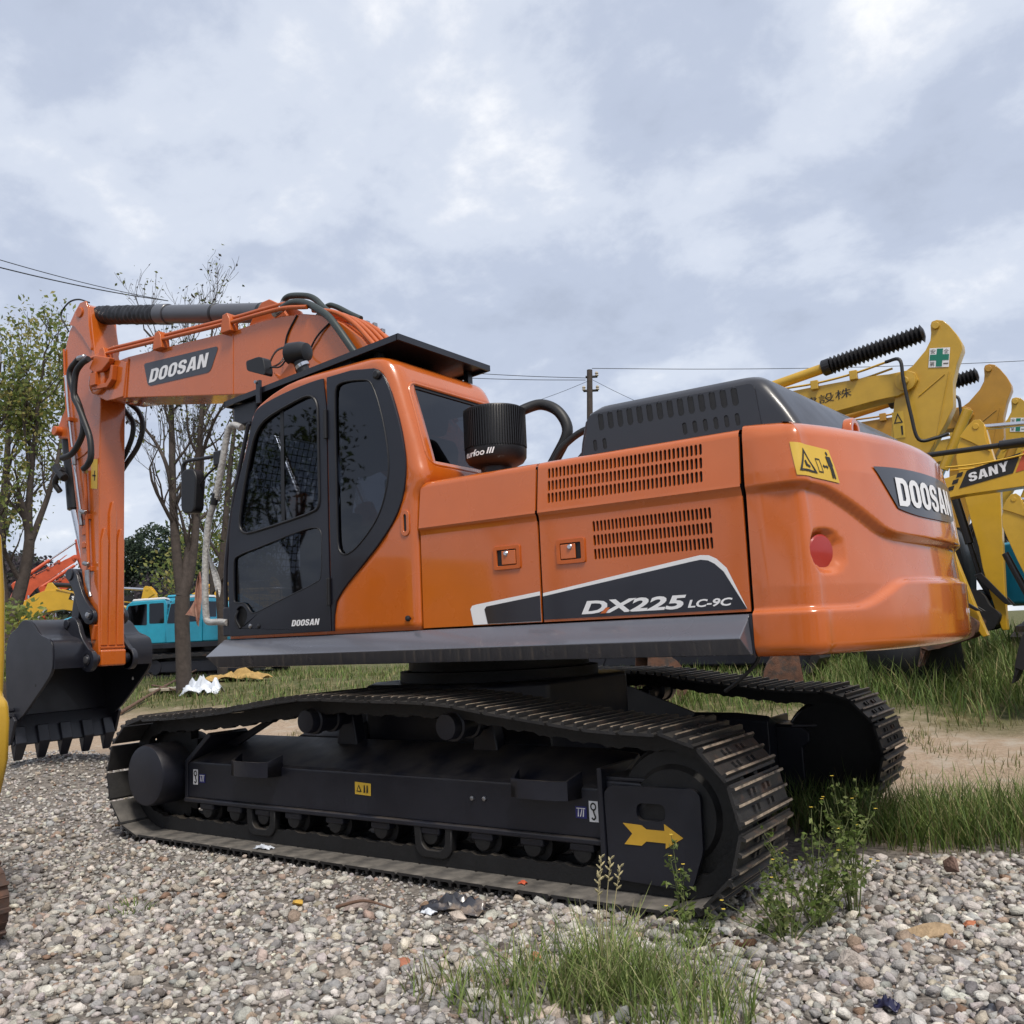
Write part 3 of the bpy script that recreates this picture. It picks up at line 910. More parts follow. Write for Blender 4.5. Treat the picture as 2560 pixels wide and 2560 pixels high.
# black engine cover on top of the hood
def cover_pt(x, y, z): return (x, y, z)
bm = bmesh.new()
cx0, cx1, cy0, cy1 = 1.262, 2.40, -1.215, 0.98
levels = [(2.118, 0.0, 0.0, 0.0, 0.05), (2.20, 0.006, 0.045, 0.006, 0.06), (2.31, 0.022, 0.115, 0.02, 0.07), (2.352, 0.045, 0.145, 0.035, 0.07), (2.382, 0.085, 0.185, 0.065, 0.08), (2.396, 0.16, 0.26, 0.14, 0.09)]
rings = []
for z, f, b, s, r in levels:
    pl = rounded([(cx0 + f, cy0 + s), (cx1 - b, cy0 + s), (cx1 - b + 0.12, cy1 - s), (cx0 + f, cy1 - s)], r, 5)
    rings.append([bm.verts.new((x, y, z)) for x, y in pl])
for a, b in zip(rings, rings[1:]):
    k = len(a)
    for i in range(k): bm.faces.new((a[i], a[(i + 1) % k], b[(i + 1) % k], b[i]))
bm.faces.new(rings[-1])
EC = bm_obj("engine_cover", bm, COVER, EX, smooth=50)
# ventilation slots: pierced side plate over a black sheet that stands for their shade
sl = [slot(1.405 + 0.0545 * k, 2.290, 0.031, 0.094, 4, -0.12) for k in range(14)]
sl += [slot(1.37 + 0.0545 * k, 2.172, 0.022, 0.060, 4, -0.12) for k in range(2)] + [slot(1.86 + 0.0525 * k, 2.178, 0.022, 0.062, 4, -0.12) for k in range(6)]
bm = bmesh.new()
plate_into(bm, rounded([(1.305, 2.122), (2.235, 2.122), (2.205, 2.338), (1.33, 2.338)], 0.03, 4), sl, lambda a, b: (a, -1.2215 + (b - 2.12) * 0.09, b), (0, 0.004, 0))
bm_obj("slotted_side", bm, COVER, EC)
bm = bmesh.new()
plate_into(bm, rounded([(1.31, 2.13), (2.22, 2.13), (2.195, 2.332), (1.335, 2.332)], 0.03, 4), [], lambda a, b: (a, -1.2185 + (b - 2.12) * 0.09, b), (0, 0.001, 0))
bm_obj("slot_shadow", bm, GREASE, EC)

# air pre-cleaner
PC = Vector((0.562, -0.95, 0))
bm = bmesh.new()
prof = [(0.09, 2.118), (0.09, 2.20), (0.12, 2.205), (0.160, 2.225), (0.177, 2.25), (0.180, 2.30), (0.173, 2.305)]
lathe("air_precleaner", prof + [(0.173, 2.53), (0.165, 2.545), (0.10, 2.555), (0.02, 2.556)], (PC.x, PC.y, 0), (0, 0, 1), BLACKP, EX, 40)
PRE = bpy.data.objects["air_precleaner"]
fin = box("intake_fin", (0.171, 0.182), (-0.0033, 0.0033), (2.31, 2.535), BLACKP, PRE)
for k in range(72):
    a = 2 * math.pi * k / 72
    o = fin if k == 0 else fin.copy()
    if k: COL.objects.link(o)
    o.location = (PC.x, PC.y, 0); o.rotation_euler = (0, 0, a)
def pcs(a, b):
    ang = R(-120) + a / 0.184
    return (PC.x + 0.1835 * math.cos(ang), PC.y + 0.1835 * math.sin(ang), 2.245 + b + a * 0.03)
lettering("brand_lettering", "turfoo", pcs, 0.145, 0.038, WHITE, PRE, 0.02, 0.2)
lettering("brand_lettering", "III", lambda a, b: pcs(a + 0.155, b + 0.004), 0.05, 0.034, WHITE, PRE, 0.02, 0.3)
tube("intake_hose", [(0.63, -0.88, 2.50), (0.70, -0.82, 2.55), (0.79, -0.78, 2.565), (0.90, -0.78, 2.50), (0.95, -0.78, 2.38), (0.88, -0.80, 2.24), (0.80, -0.82, 2.12)], 0.032, RUBBER, EX, 12)
tube("coolant_hose", [(0.86, -0.86, 2.16), (0.95, -0.84, 2.28), (1.10, -0.82, 2.36), (1.28, -0.80, 2.35)], 0.020, RUBBER, EX, 10)
tube("coolant_hose", [(1.10, -1.0, 2.12), (1.17, -0.98, 2.20), (1.28, -0.95, 2.26)], 0.011, RUBBER, EX, 8)

# ---------------------------------------------------------------- counterweight
RT = 2.920
def cw_plan():
    pts = [(2.178 + 0.02 * k, -1.350) for k in range(9)]
    ph0 = -26.0
    a0 = Vector((CX + RT * math.cos(R(ph0)), RT * math.sin(R(ph0))))
    p0 = Vector((2.345, -1.350)); corner = Vector((2.455, -1.350))
    for k in range(1, 13):
        t = k / 13
        q = (1 - t) ** 2 * p0 + 2 * t * (1 - t) * corner + t * t * a0
        pts.append((q.x, q.y))
    for k in range(0, 41):
        a = R(ph0 * (1 - k / 40.0)); pts.append((CX + RT * math.cos(a), RT * math.sin(a)))
    pts += [(x, -y) for x, y in reversed(pts[:-1])]
    return pts
CWP = cw_plan()
CWN = []
for i in range(len(CWP)):
    a, b = CWP[max(i - 1, 0)], CWP[min(i + 1, len(CWP) - 1)]
    t = Vector((b[0] - a[0], b[1] - a[1])).normalized(); CWN.append(Vector((t.y, -t.x)))
Z1 = [(-90, 1.835), (-27, 1.833), (-24.5, 1.815), (-23, 1.785), (-21, 1.738), (-19, 1.685), (-17.3, 1.642), (-15.5, 1.622), (-13, 1.614), (-8, 1.606), (0, 1.602)]
Z2 = [(-90, 1.302), (-25, 1.298), (-21.8, 1.300), (-20, 1.322), (-18, 1.358), (-16, 1.398), (-14.4, 1.415), (-10, 1.418), (0, 1.418)]
LAMP = (-24.9, 1.540)
def cw_off(ph, z):
    ph = -abs(ph)
    off = -0.085 * max(0, z - 1.40) - (0.10 * max(0, z - 1.90))
    off += 0.034 * sstep((z - interp(ph, Z1) + 0.022) / 0.036)
    off += 0.028 * sstep((interp(ph, Z2) + 0.010 - z) / 0.024)
    # bottom and top edges
    if z < 1.155: off -= 0.045 * (1 - math.sqrt(max(0, 1 - ((1.155 - z) / 0.052) ** 2)))
    if z > 2.05: off -= 0.075 * (1 - math.sqrt(max(0, 1 - ((z - 2.05) / 0.075) ** 2)))
    return off
def cw_pt(i, z, extra=0.0):
    x, y = CWP[i]; nrm = CWN[i]
    ph = math.degrees(math.atan2(y, x - CX))
    side_f = 1.0 if x > 2.36 else 0.35 + 0.65 * max(0, (x - 2.18) / 0.18)
    o = cw_off(ph, z)
    if x < 2.36: o = o * side_f if o < 0 else o
    if i < 3 or i > len(CWP) - 4: o -= 0.008 * (3 - min(i, len(CWP) - 1 - i)) / 3
    dl = math.hypot((ph - LAMP[0]) * R(1) * RT, z - LAMP[1])
    if y < 0 or True:
        dl2 = math.hypot((-abs(ph) - LAMP[0]) * R(1) * RT, z - LAMP[1])
        o -= 0.034 * (1 - sstep((dl2 - 0.076) / 0.030))
    return Vector((x + nrm.x * (o + extra), y + nrm.y * (o + extra), z))
zs = [1.103 + (2.125 - 1.103) * k / 128 for k in range(129)]
V, F = [], []
for z in zs:
    for i in range(len(CWP)): V.append(cw_pt(i, z))
W_ = len(CWP)
for a in range(len(zs) - 1):
    for b in range(W_ - 1):
        F.append((a * W_ + b, a * W_ + b + 1, (a + 1) * W_ + b + 1, (a + 1) * W_ + b))
F.append(tuple((len(zs) - 1) * W_ + b for b in range(W_))); F.append(tuple(reversed(range(W_))))
F.append(tuple([a * W_ for a in range(len(zs))] + [a * W_ + W_ - 1 for a in reversed(range(len(zs)))]))
CW = add("counterweight", V, F, ORANGE, EX, smooth=50)
def cw_arc(ph, z, extra=0.004):
    """Point on the rounded rear of the counterweight at angle ph and height z."""
    o = cw_off(ph, z) + extra
    a = R(ph); return Vector((CX + (RT + o) * math.cos(a), (RT + o) * math.sin(a), z))
def cw_surface(a, z, extra=0.004):
    """Point at arc position a (metres along the outline from its front-left corner)."""
    s = 0
    for i in range(len(CWP) - 1):
        d = math.dist(CWP[i], CWP[i + 1])
        if s + d >= a:
            t = (a - s) / d; return cw_pt(i, z, extra).lerp(cw_pt(i + 1, z, extra), t)
        s += d
    return cw_pt(len(CWP) - 1, z, extra)
def grid_patch(name, fn, nu, nv, mat, parent):
    V, F = [], []
    for j in range(nv + 1):
        for i in range(nu + 1): V.append(fn(i / nu, j / nv))
    for j in range(nv):
        for i in range(nu):
            a = j * (nu + 1) + i; F.append((a, a + 1, a + nu + 2, a + nu + 1))
    return add(name, V, F, mat, parent, smooth=180)
# tail badge
def badge(u, v):
    pb = lerp(-14.2, 3.6, u); pt = lerp(-17.3, 5.4, u)
    ph = lerp(pb, pt, v)
    zb = 1.715 + 0.030 * (abs(2 * u - 1)) ** 3; zt = 1.945 - 0.012 * (abs(2 * u - 1)) ** 3
    return cw_arc(ph, lerp(zb, zt, v), 0.006)
grid_patch("tail_badge", badge, 40, 6, BADGE, CW)
logo("badge_lettering", "DOOSAN", lambda a, b: cw_arc(-14.0 + a / RT * 57.2958, 1.757 + b, 0.010), 0.80, 0.136, WHITE, CW, 0.0)
# warning plate on the shoulder
def ssurf(a, z, e_=0.004): return cw_surface(a, z, e_)
S0, S1 = 0.225, 0.455
grid_patch("warning_plate", lambda u, v: ssurf(lerp(lerp(0.235, 0.212, v), lerp(0.485, 0.455, v), u), lerp(lerp(1.868, 1.838, u), lerp(2.018, 1.988, u), v)), 12, 6, STICK, CW)
def wp(u, v, e_=0.0065):
    return ssurf(lerp(lerp(0.235, 0.212, v), lerp(0.485, 0.455, v), u), lerp(lerp(1.868, 1.838, u), lerp(2.018, 1.988, u), v), e_)
def curved_print(name, loops, fn, mat, parent):
    """Flat print that follows a curved panel: outline filled and cut fine in its own plane, then laid on."""
    bm = bmesh.new(); edges = []
    for lp_ in loops:
        vs_ = [bm.verts.new((a, b, 0)) for a, b in lp_]
        edges += [bm.edges.new((vs_[i], vs_[(i + 1) % len(vs_)])) for i in range(len(vs_))]
    bmesh.ops.triangle_fill(bm, use_beauty=True, use_dissolve=False, edges=edges)
    for _ in range(3):
        lg = [e_ for e_ in bm.edges if e_.calc_length() > 0.06]
        if lg: bmesh.ops.subdivide_edges(bm, edges=lg, cuts=1, use_grid_fill=True)
    for v in bm.verts: v.co = fn(v.co.x, v.co.y)
    return bm_obj(name, bm, mat, parent)
curved_print("warning_sign", [[(.07, .14), (.48, .14), (.275, .86)], [(.125, .20), (.425, .20), (.275, .73)]], wp, INK, CW)
curved_print("warning_sign", [[(.22, .30), (.32, .27), (.34, .33), (.27, .36), (.25, .48), (.215, .46)]], wp, INK, CW)
curved_print("warning_sign", [[(.53, .20), (.64, .20), (.64, .62), (.53, .62)], [(.543, .235), (.627, .235), (.627, .585), (.543, .585)]], wp, INK, CW)
curved_print("warning_sign", [[(.67, .42), (.71, .49), (.71, .445), (.77, .445), (.77, .49), (.81, .42), (.77, .35), (.77, .395), (.71, .395), (.71, .35)]], wp, INK, CW)
curved_print("warning_sign", [[(.84, .10), (.875, .10), (.885, .42), (.895, .10), (.93, .10), (.925, .48), (.945, .48), (.945, .76), (.83, .76), (.83, .46), (.85, .46)]], wp, INK, CW)
curved_print("warning_sign", [[(.888 + .026 * math.cos(k * math.pi / 5), .85 + .06 * math.sin(k * math.pi / 5)) for k in range(10)]], wp, INK, CW)
# red round reflectors in their sockets
for sgn in (-1, 1):
    a = R(LAMP[0]) * (1 if sgn < 0 else -1)
    nv = Vector((math.cos(a), math.sin(a), -0.05)).normalized()
    c = Vector((CX + (RT - 0.046) * math.cos(a), (RT - 0.046) * math.sin(a), LAMP[1]))
    lathe("rear_reflector", [(0.074, -0.01), (0.076, 0.004), (0.070, 0.009), (0.03, 0.012), (0.005, 0.0125)], c, nv, REDL, CW, 30)
# lifting eyes
for y in (-0.70, 0.70):
    bm = bmesh.new()
    oc = [(-0.085, 2.09), (-0.085, 2.14)] + [(0.085 * math.cos(math.pi - math.pi * k / 12), 2.14 + 0.065 * math.sin(math.pi * k / 12)) for k in range(1, 12)] + [(0.085, 2.14), (0.085, 2.09)]
    ic = [(0.045 * math.cos(2 * math.pi * k / 14), 2.14 + 0.034 * math.sin(2 * math.pi * k / 14)) for k in range(14)]
    plate_into(bm, oc, [ic], lambda p, q, y_=y: (2.47, y_ + p, q), (0.045, 0, 0))
    bevel(bm_obj("lifting_eye", bm, ORANGE, CW), 0.008)
# ---------------------------------------------------------------- operator's cab
DOOR = [(-1.305, 1.308), (-1.322, 1.702), (-1.298, 2.052), (-1.222, 2.290), (-1.129, 2.50), (-1.082, 2.663), (-1.04, 2.747), (-0.974, 2.777), (-0.817, 2.808), (-0.649, 2.83), (-0.486, 2.842), (-0.392, 2.842), (-0.396, 2.113), (-0.394, 1.697), (-0.388, 1.308)]
DWIN = [(-0.5, 2.738), (-0.473, 2.705), (-0.459, 2.645), (-0.462, 2.30), (-0.460, 2.141), (-0.462, 2.064), (-0.501, 2.030), (-0.80, 1.990), (-1.109, 1.954), (-1.17, 1.970), (-1.195, 2.001), (-1.2, 2.042), (-1.173, 2.174), (-1.131, 2.330), (-1.093, 2.455), (-1.047, 2.58), (-0.975, 2.658), (-0.853, 2.702), (-0.609, 2.752), (-0.536, 2.756)]
DLOW = [(-0.503, 1.937), (-0.46, 1.914), (-0.448, 1.863), (-0.458, 1.634), (-0.485, 1.605), (-0.806, 1.518), (-1.066, 1.442), (-1.101, 1.454), (-1.13, 1.491), (-1.165, 1.516), (-1.256, 1.521), (-1.266, 1.545), (-1.264, 1.792), (-1.233, 1.823), (-0.952, 1.871), (-0.63, 1.928)]
HANDLE = [(-1.236, 1.483), (-1.185, 1.5), (-1.136, 1.465), (-1.136, 1.413), (-1.177, 1.362), (-1.212, 1.347), (-1.247, 1.418)]
QWIN = [(-0.307, 2.765), (-0.268, 2.785), (-0.177, 2.782), (-0.066, 2.765), (-0.03, 2.75), (-0.002, 2.712), (0.037, 2.612), (0.075, 2.471), (0.098, 2.334), (0.105, 2.227), (0.091, 2.13), (0.055, 2.02), (0.005, 1.934), (-0.062, 1.863), (-0.155, 1.787), (-0.214, 1.756), (-0.257, 1.747), (-0.29, 1.759), (-0.315, 1.796), (-0.319, 1.938), (-0.317, 2.248), (-0.319, 2.342), (-0.319, 2.677)]
QUART = [(-0.384, 2.842), (-0.175, 2.845), (0.009, 2.820), (0.065, 2.786), (0.099, 2.731), (0.144, 2.62), (0.194, 2.454), (0.226, 2.289), (0.230, 2.182), (0.206, 2.048), (0.146, 1.928), (0.027, 1.801), (-0.138, 1.665), (-0.276, 1.556), (-0.339, 1.483), (-0.360, 1.40), (-0.365, 1.308), (-0.380, 1.308)]

# shell: rounded plan rings from floor to roof
XF = [(1.29, -1.345), (1.72, -1.350), (2.08, -1.30), (2.38, -1.222), (2.65, -1.126), (2.745, -1.095), (2.79, -1.02), (2.835, -0.90), (2.87, -0.76), (2.895, -0.60), (2.915, -0.42), (2.926, -0.30)]
XR = [(1.29, 0.288), (2.05, 0.288), (2.10, 0.330), (2.14, 0.352), (2.2, 0.336), (2.5, 0.246), (2.75, 0.168), (2.80, 0.148), (2.84, 0.128), (2.87, 0.10), (2.90, 0.04), (2.926, -0.06)]
YLt = [(1.29, -1.35), (2.84, -1.352), (2.865, -1.349), (2.885, -1.338), (2.905, -1.31), (2.918, -1.27), (2.926, -1.20)]
YRt = [(1.29, -0.36), (2.6, -0.36), (2.80, -0.37), (2.87, -0.385), (2.90, -0.42), (2.926, -0.52)]
zl = [1.29 + (2.76 - 1.29) * k / 34 for k in range(35)] + [2.785, 2.81, 2.83, 2.85, 2.865, 2.88, 2.895, 2.905, 2.915, 2.926]
rings = []
NSIDE = 30
def ring_at(z):
    f, r_, l, q = interp(z, XF), interp(z, XR), interp(z, YLt), interp(z, YRt)
    rc = 0.055 if z < 2.07 else lerp(0.06, 0.115, sstep((z - 2.07) / 0.2))
    rf = 0.05
    c = [(f, l), (r_, l), (r_, q), (f, q)]; rad = [rf, rc, rc, rf]
    out = []
    for i in range(4):
        p0, p, p1 = Vector(c[i - 1]), Vector(c[i]), Vector(c[(i + 1) % 4])
        a, b = (p0 - p).normalized(), (p1 - p).normalized()
        s, e_ = p + a * rad[i], p + b * rad[i]
        for k in range(7):
            t = k / 6; out.append(tuple((1 - t) ** 2 * s + 2 * t * (1 - t) * p + t * t * e_))
        nx = Vector(c[(i + 1) % 4]); e2 = nx - b * rad[(i + 1) % 4]
        for k in range(1, NSIDE): out.append(tuple(e_.lerp(e2, k / NSIDE)))
    return out
V, F, G_front, G_right = [], [], [], []
for z in zl:
    V += [(x, y, z) for x, y in ring_at(z)]
W_ = len(ring_at(2.0))
DS, QS = chaikin(DOOR, 1), chaikin(QUART, 1)
def near_edge(p, poly, d):
    pv = Vector(p)
    for i in range(len(poly)):
        a, b = Vector(poly[i]), Vector(poly[(i + 1) % len(poly)])
        ab = b - a; t = max(0, min(1, (pv - a).dot(ab) / max(1e-9, ab.length_squared)))
        if (a + ab * t - pv).length < d: return True
    return False
for a in range(len(zl) - 1):
    for b in range(W_):
        f = (a * W_ + b, a * W_ + (b + 1) % W_, (a + 1) * W_ + (b + 1) % W_, (a + 1) * W_ + b)
        c = sum((Vector(V[i]) for i in f), Vector()) / 4
        if c.y < -1.33 and ((inside((c.x, c.z), DOOR) and not near_edge((c.x, c.z), DOOR, 0.035)) or (inside((c.x, c.z), QUART) and not near_edge((c.x, c.z), QUART, 0.035))): continue
        if c.x > 0.10 and 2.245 < c.z < 2.70 and -1.22 < c.y < -0.43: continue
        if c.x < interp(c.z, XF) + 0.03 and 1.42 < c.z < 2.72 and -1.29 < c.y < -0.42: G_front.append(f); continue
        if c.y > -0.40 and 1.85 < c.z < 2.70 and interp(c.z, XF) + 0.10 < c.x < 0.05: G_right.append(f); continue
        F.append(f)
F.append(tuple((len(zl) - 1) * W_ + b for b in range(W_)))
CAB = add("cab", V, F, ORANGE, EX, smooth=60)
CAB.data.materials.append(TRIM)
sd = CAB.modifiers.new("shell", 'SOLIDIFY'); sd.thickness = 0.035; sd.offset = -1; sd.material_offset = 1; sd.material_offset_rim = 1
def sub_mesh(name, faces, mat):
    used = sorted({i for f in faces for i in f}); mp_ = {v: k for k, v in enumerate(used)}
    return add(name, [V[i] for i in used], [tuple(mp_[i] for i in f) for f in faces], mat, CAB, smooth=60)
sub_mesh("windscreen", G_front, TINT2)
sub_mesh("right_window", G_right, TINT2)
side = lambda y: (lambda a, b: (a, y, b))
YD = -1.364
chd = chaikin(DOOR[1:-1], 1, False)
plate("cab_door", [DOOR[0]] + chd + [DOOR[-1]], [chaikin(DWIN, 1), chaikin(DLOW, 1), chaikin(HANDLE, 2)], side(YD), (0, 0.022, 0), CHARG, CAB, bev=0.004)
chq = chaikin(QUART[2:-3], 1, False)
plate("rear_quarter_panel", QUART[:2] + chq + QUART[-3:], [chaikin(QWIN, 1)], side(YD), (0, 0.022, 0), CHARG, CAB, bev=0.004)
def grow(poly, d):
    c = Vector((sum(p[0] for p in poly) / len(poly), sum(p[1] for p in poly) / len(poly)))
    return [tuple(Vector(p) + (Vector(p) - c).normalized() * d) for p in poly]
def pane(name, poly, y):
    bm = bmesh.new(); vs_ = [bm.verts.new((a, y, b)) for a, b in grow(chaikin(poly, 1), 0.012)]
    bmesh.ops.triangle_fill(bm, use_beauty=True, edges=[bm.edges.new((vs_[i], vs_[(i + 1) % len(vs_)])) for i in range(len(vs_))])
    return bm_obj(name, bm, TINT, CAB)
pane("door_window", DWIN, -1.350); pane("lower_door_window", DLOW, -1.350); pane("quarter_window", QWIN, -1.350)
pane("handle_pocket", HANDLE, -1.345).data.materials[0] = GREASE
tube("door_handle", [(-1.225, -1.36, 1.47), (-1.235, -1.372, 1.42), (-1.208, -1.36, 1.358)], 0.009, BLACKP, CAB, 8)
# rubber seals round the panes
def seal(name, poly, y, r):
    p = chaikin(poly, 1); V_, F_ = [], []
    tube_into(V_, F_, [(a, y, b) for a, b in p] + [(p[0][0], y, p[0][1])], r, 6)
    return add(name, V_, F_, BLACKP, CAB, smooth=60)
seal("window_seal", DWIN, YD - 0.001, 0.009); seal("window_seal", DLOW, YD + 0.003, 0.005); seal("window_seal", QWIN, YD + 0.001, 0.006)
box("sliding_window_bar", (-0.815, -0.785), (-1.352, -1.338), (1.99, 2.71), BLACKP, CAB)
logo("door_lettering", "DOOSAN", lambda a, b: (-0.722 + a, YD - 0.002, 1.350 + b), 0.245, 0.037, WHITE, CAB, 0.2)
for x, z in ((-1.102, 1.366), (-1.023, 1.362)):
    lathe("door_lock", [(0.014, 0), (0.015, 0.004), (0.008, 0.008)], (x, YD, z), (0, -1, 0), STEEL if x < -1.05 else BLACKP, CAB, 14)
for z0, z1 in ((2.46, 2.64), (1.46, 1.62)):
    cyl("door_hinge", (-0.392, YD - 0.008, z0), (-0.392, YD - 0.008, z1), 0.013, BLACKP, CAB, 10)
lathe("exit_latch", [(0.03, 0), (0.03, 0.012), (0.018, 0.022)], (0.036, YD, 2.775), (0, -1, 0), BLACKP, CAB, 12)
# rear window on its sloping wall
def rw(y, z, off=0.0): return (0.36 - 0.30 * (z - 2.1) + 0.954 * off, y, z + 0.287 * off)
RW = rounded([(-1.262, 2.225), (-0.40, 2.225), (-0.395, 2.722), (-1.252, 2.722)], 0.07, 5)
RWI = rounded([(-1.236, 2.245), (-0.425, 2.245), (-0.42, 2.700), (-1.228, 2.700)], 0.06, 5)
plate("rear_window_seal", RW, [RWI], lambda a, b: rw(a, b, -0.004), (-0.03, 0, -0.009), BLACKP, CAB, bev=0.003)
bm = bmesh.new(); vs_ = [bm.verts.new(rw(a, b, -0.012)) for a, b in RW]
bm.faces.new(vs_); bm_obj("rear_window", bm, TINT, CAB)
# orange bead round the rear window opening and the pull slot on the cab corner
tube("window_bead", [rw(a, b, -0.002) for a, b in grow(RW, 0.012)] + [rw(*grow(RW, 0.012)[0], -0.002)], 0.012, ORANGE, CAB, 8, curve=False)
plate("tie_slot", slot(0.205, 1.888, 0.066, 0.150, 6), [slot(0.205, 1.888, 0.020, 0.098, 5)], side(-1.3585), (0, 0.010, 0), ORANGE, CAB, bev=0.004)
plate("tie_slot_hole", slot(0.205, 1.888, 0.022, 0.100, 5), [], side(-1.3525), (0, 0.002, 0), GREASE, CAB)
lathe("rubber_plug", [(0.016, 0), (0.016, 0.012), (0.01, 0.016)], (0.205, -1.349, 1.356), (0, -1, 0), BLACKP, CAB, 10)
tube("rubber_plug", [(0.205, -1.36, 1.356), (0.235, -1.37, 1.354)], 0.008, BLACKP, CAB, 6)
# inside: floor, seat, console, levers
box("cab_floor", (-1.28, 0.24), (-1.30, -0.41), (1.30, 1.36), TRIM, CAB)
box("seat_base", (-0.62, -0.10), (-1.10, -0.62), (1.40, 1.72), TRIM, CAB, 0.03)
box("seat_cushion", (-0.66, -0.10), (-1.12, -0.60), (1.72, 1.86), SEATM, CAB, 0.05, 3)
prism("seat_back", [(-0.18, 1.84), (-0.06, 1.86), (0.06, 2.42), (0.02, 2.50), (-0.06, 2.48)], -1.10, -0.62, SEATM, CAB, 0.05, 3)
prism("headrest", [(-0.03, 2.50), (0.05, 2.50), (0.09, 2.66), (0.02, 2.68)], -0.98, -0.74, SEATM, CAB, 0.03, 3)
box("left_console", (-0.75, -0.15), (-1.28, -1.14), (1.40, 1.92), TRIM, CAB, 0.03)
box("right_console", (-0.80, -0.15), (-0.58, -0.42), (1.40, 1.95), TRIM, CAB, 0.03)
for y in (-1.21, -0.50):
    tube("joystick", [(-0.68, y, 1.92), (-0.69, y, 2.04), (-0.72, y, 2.13)], [0.016, 0.014, 0.024], BLACKP, CAB, 8)
box("monitor", (-1.10, -1.02), (-0.56, -0.42), (1.95, 2.15), BLACKP, CAB, 0.01)
box("rear_shelf", (-0.02, 0.26), (-1.28, -0.42), (1.95, 2.18), TRIM, CAB, 0.02)
grid_patch("sun_blind", lambda u, v: (lerp(-0.30, 0.07, u), -1.330, lerp(2.20, 2.47, v) + 0.01 * math.sin(9 * u)), 8, 4, TRIM, CAB)

# ---------------------------------------------------------------- roof guard, lamps, mirror, rails
CN = [(-1.400, 2.876), (0.150, 3.000)]
bm = bmesh.new()
def cz(x): return lerp(2.878, 3.002, (x + 1.40) / 1.55)
def slab(x0, x1, y0, y1, t0, t1):
    vs_ = [bm.verts.new((x, y, cz(x) + t)) for x in (x0, x1) for y in (y0, y1) for t in (t0, t1)]
    for f in ((0, 1, 3, 2), (4, 6, 7, 5), (0, 4, 5, 1), (2, 3, 7, 6), (0, 2, 6, 4), (1, 5, 7, 3)): bm.faces.new([vs_[i] for i in f])
slab(-1.40, 0.155, -1.315, -0.42, -0.012, 0.0)
RG = bm_obj("roof_guard", bm, CHAR, EX); bevel(RG, 0.003)
for (a, b, c, d) in ((-1.40, 0.155, -1.321, -1.309), (-1.40, 0.155, -0.426, -0.414)):
    bm = bmesh.new(); slab(a, b, c, d, -0.034, 0.004); bm_obj("guard_lip", bm, CHAR, RG)
for (a, b) in ((0.150, 0.164), (-1.41, -1.396)):
    bm = bmesh.new(); slab(a, b, -1.321, -0.414, -0.034, 0.004); bm_obj("guard_lip", bm, CHAR, RG)
for x, y in ((-0.10, -1.20), (0.02, -0.47), (-1.0, -0.47)):
    box("guard_post", (x - 0.02, x + 0.02), (y - 0.025, y + 0.025), (2.845, cz(x) - 0.012), CHAR, RG, 0.004)
box("guard_bracket", (-1.055, -1.015), (-1.345, -1.325), (2.80, 2.955), CHAR, RG, 0.004)
lathe("bracket_bolt", [(0.012, 0), (0.012, 0.01)], (-1.05, -1.345, 2.945), (0, -1, 0), STEEL, RG, 6)
for x in (-0.35, -0.75): box("guard_strut", (x - 0.09, x + 0.09), (-1.28, -0.45), (cz(x) - 0.05, cz(x) - 0.013), CHAR, RG, 0.006)
box("visor", (-1.37, -1.13), (-1.28, -0.50), (2.70, 2.86), CHAR, RG, 0.02)
# lamps that stand on the roof guard
lathe("roof_lamp", [(0.055, 0), (0.074, 0.012), (0.074, 0.11), (0.06, 0.16), (0.03, 0.17)], (-1.035, -1.08, 3.19), (1, 0.15, -0.08), BLACKP, EX, 26)
tube("lamp_bracket", [(-0.93, -1.07, 3.12), (-0.91, -1.05, 3.03), (-0.86, -1.02, 2.96)], 0.045, BLACKP, EX, 10)
cyl("bracket_collar", (-0.925, -1.065, 3.10), (-0.915, -1.057, 3.075), 0.05, CHROME, EX, 14)
prism("small_mirror", rounded([(-1.365, 3.19), (-1.355, 3.12), (-1.17, 3.05), (-1.165, 3.09), (-1.19, 3.18), (-1.24, 3.195)], 0.02, 3), -1.17, -1.10, BLACKP, EX, 0.012)
tube("lamp_cable", [(-1.18, -1.12, 3.12), (-1.10, -1.10, 3.11), (-1.03, -1.10, 3.15)], 0.006, BLACKP, EX, 6)
prism("lamp_mount", [(-1.18, 3.095), (-1.10, 3.05), (-1.00, 3.12), (-0.96, 3.10), (-0.93, 2.98), (-1.06, 2.96)], -1.10, -1.06, ORANGE_IN, EX, 0.008)
# wrapped grab rail
HR = [(-1.215, -1.33, 2.672), (-1.30, -1.33, 2.702), (-1.355, -1.33, 2.66), (-1.42, -1.33, 2.45), (-1.49, -1.33, 2.23), (-1.56, -1.33, 2.08), (-1.592, -1.33, 1.85), (-1.598, -1.33, 1.60), (-1.588, -1.33, 1.45), (-1.56, -1.33, 1.412), (-1.46, -1.33, 1.408), (-1.37, -1.33, 1.40)]
tube("grab_rail", HR, 0.022, WRAP, EX, 10)
tube("rail_tape", [(-1.482, -1.33, 2.265), (-1.505, -1.33, 2.19)], 0.0245, BLACKP, EX, 10)
grid_patch("loose_wrap", lambda u, v: (-1.585 + 0.10 * v + 0.05 * math.sin(2.5 * v) * u, -1.33 - 0.02 * math.sin(6 * v) * u, 1.90 - 0.30 * v + (0.10 * u * (1 - v)) + 0.03 * math.sin(5 * u)), 8, 12, WRAP, EX)
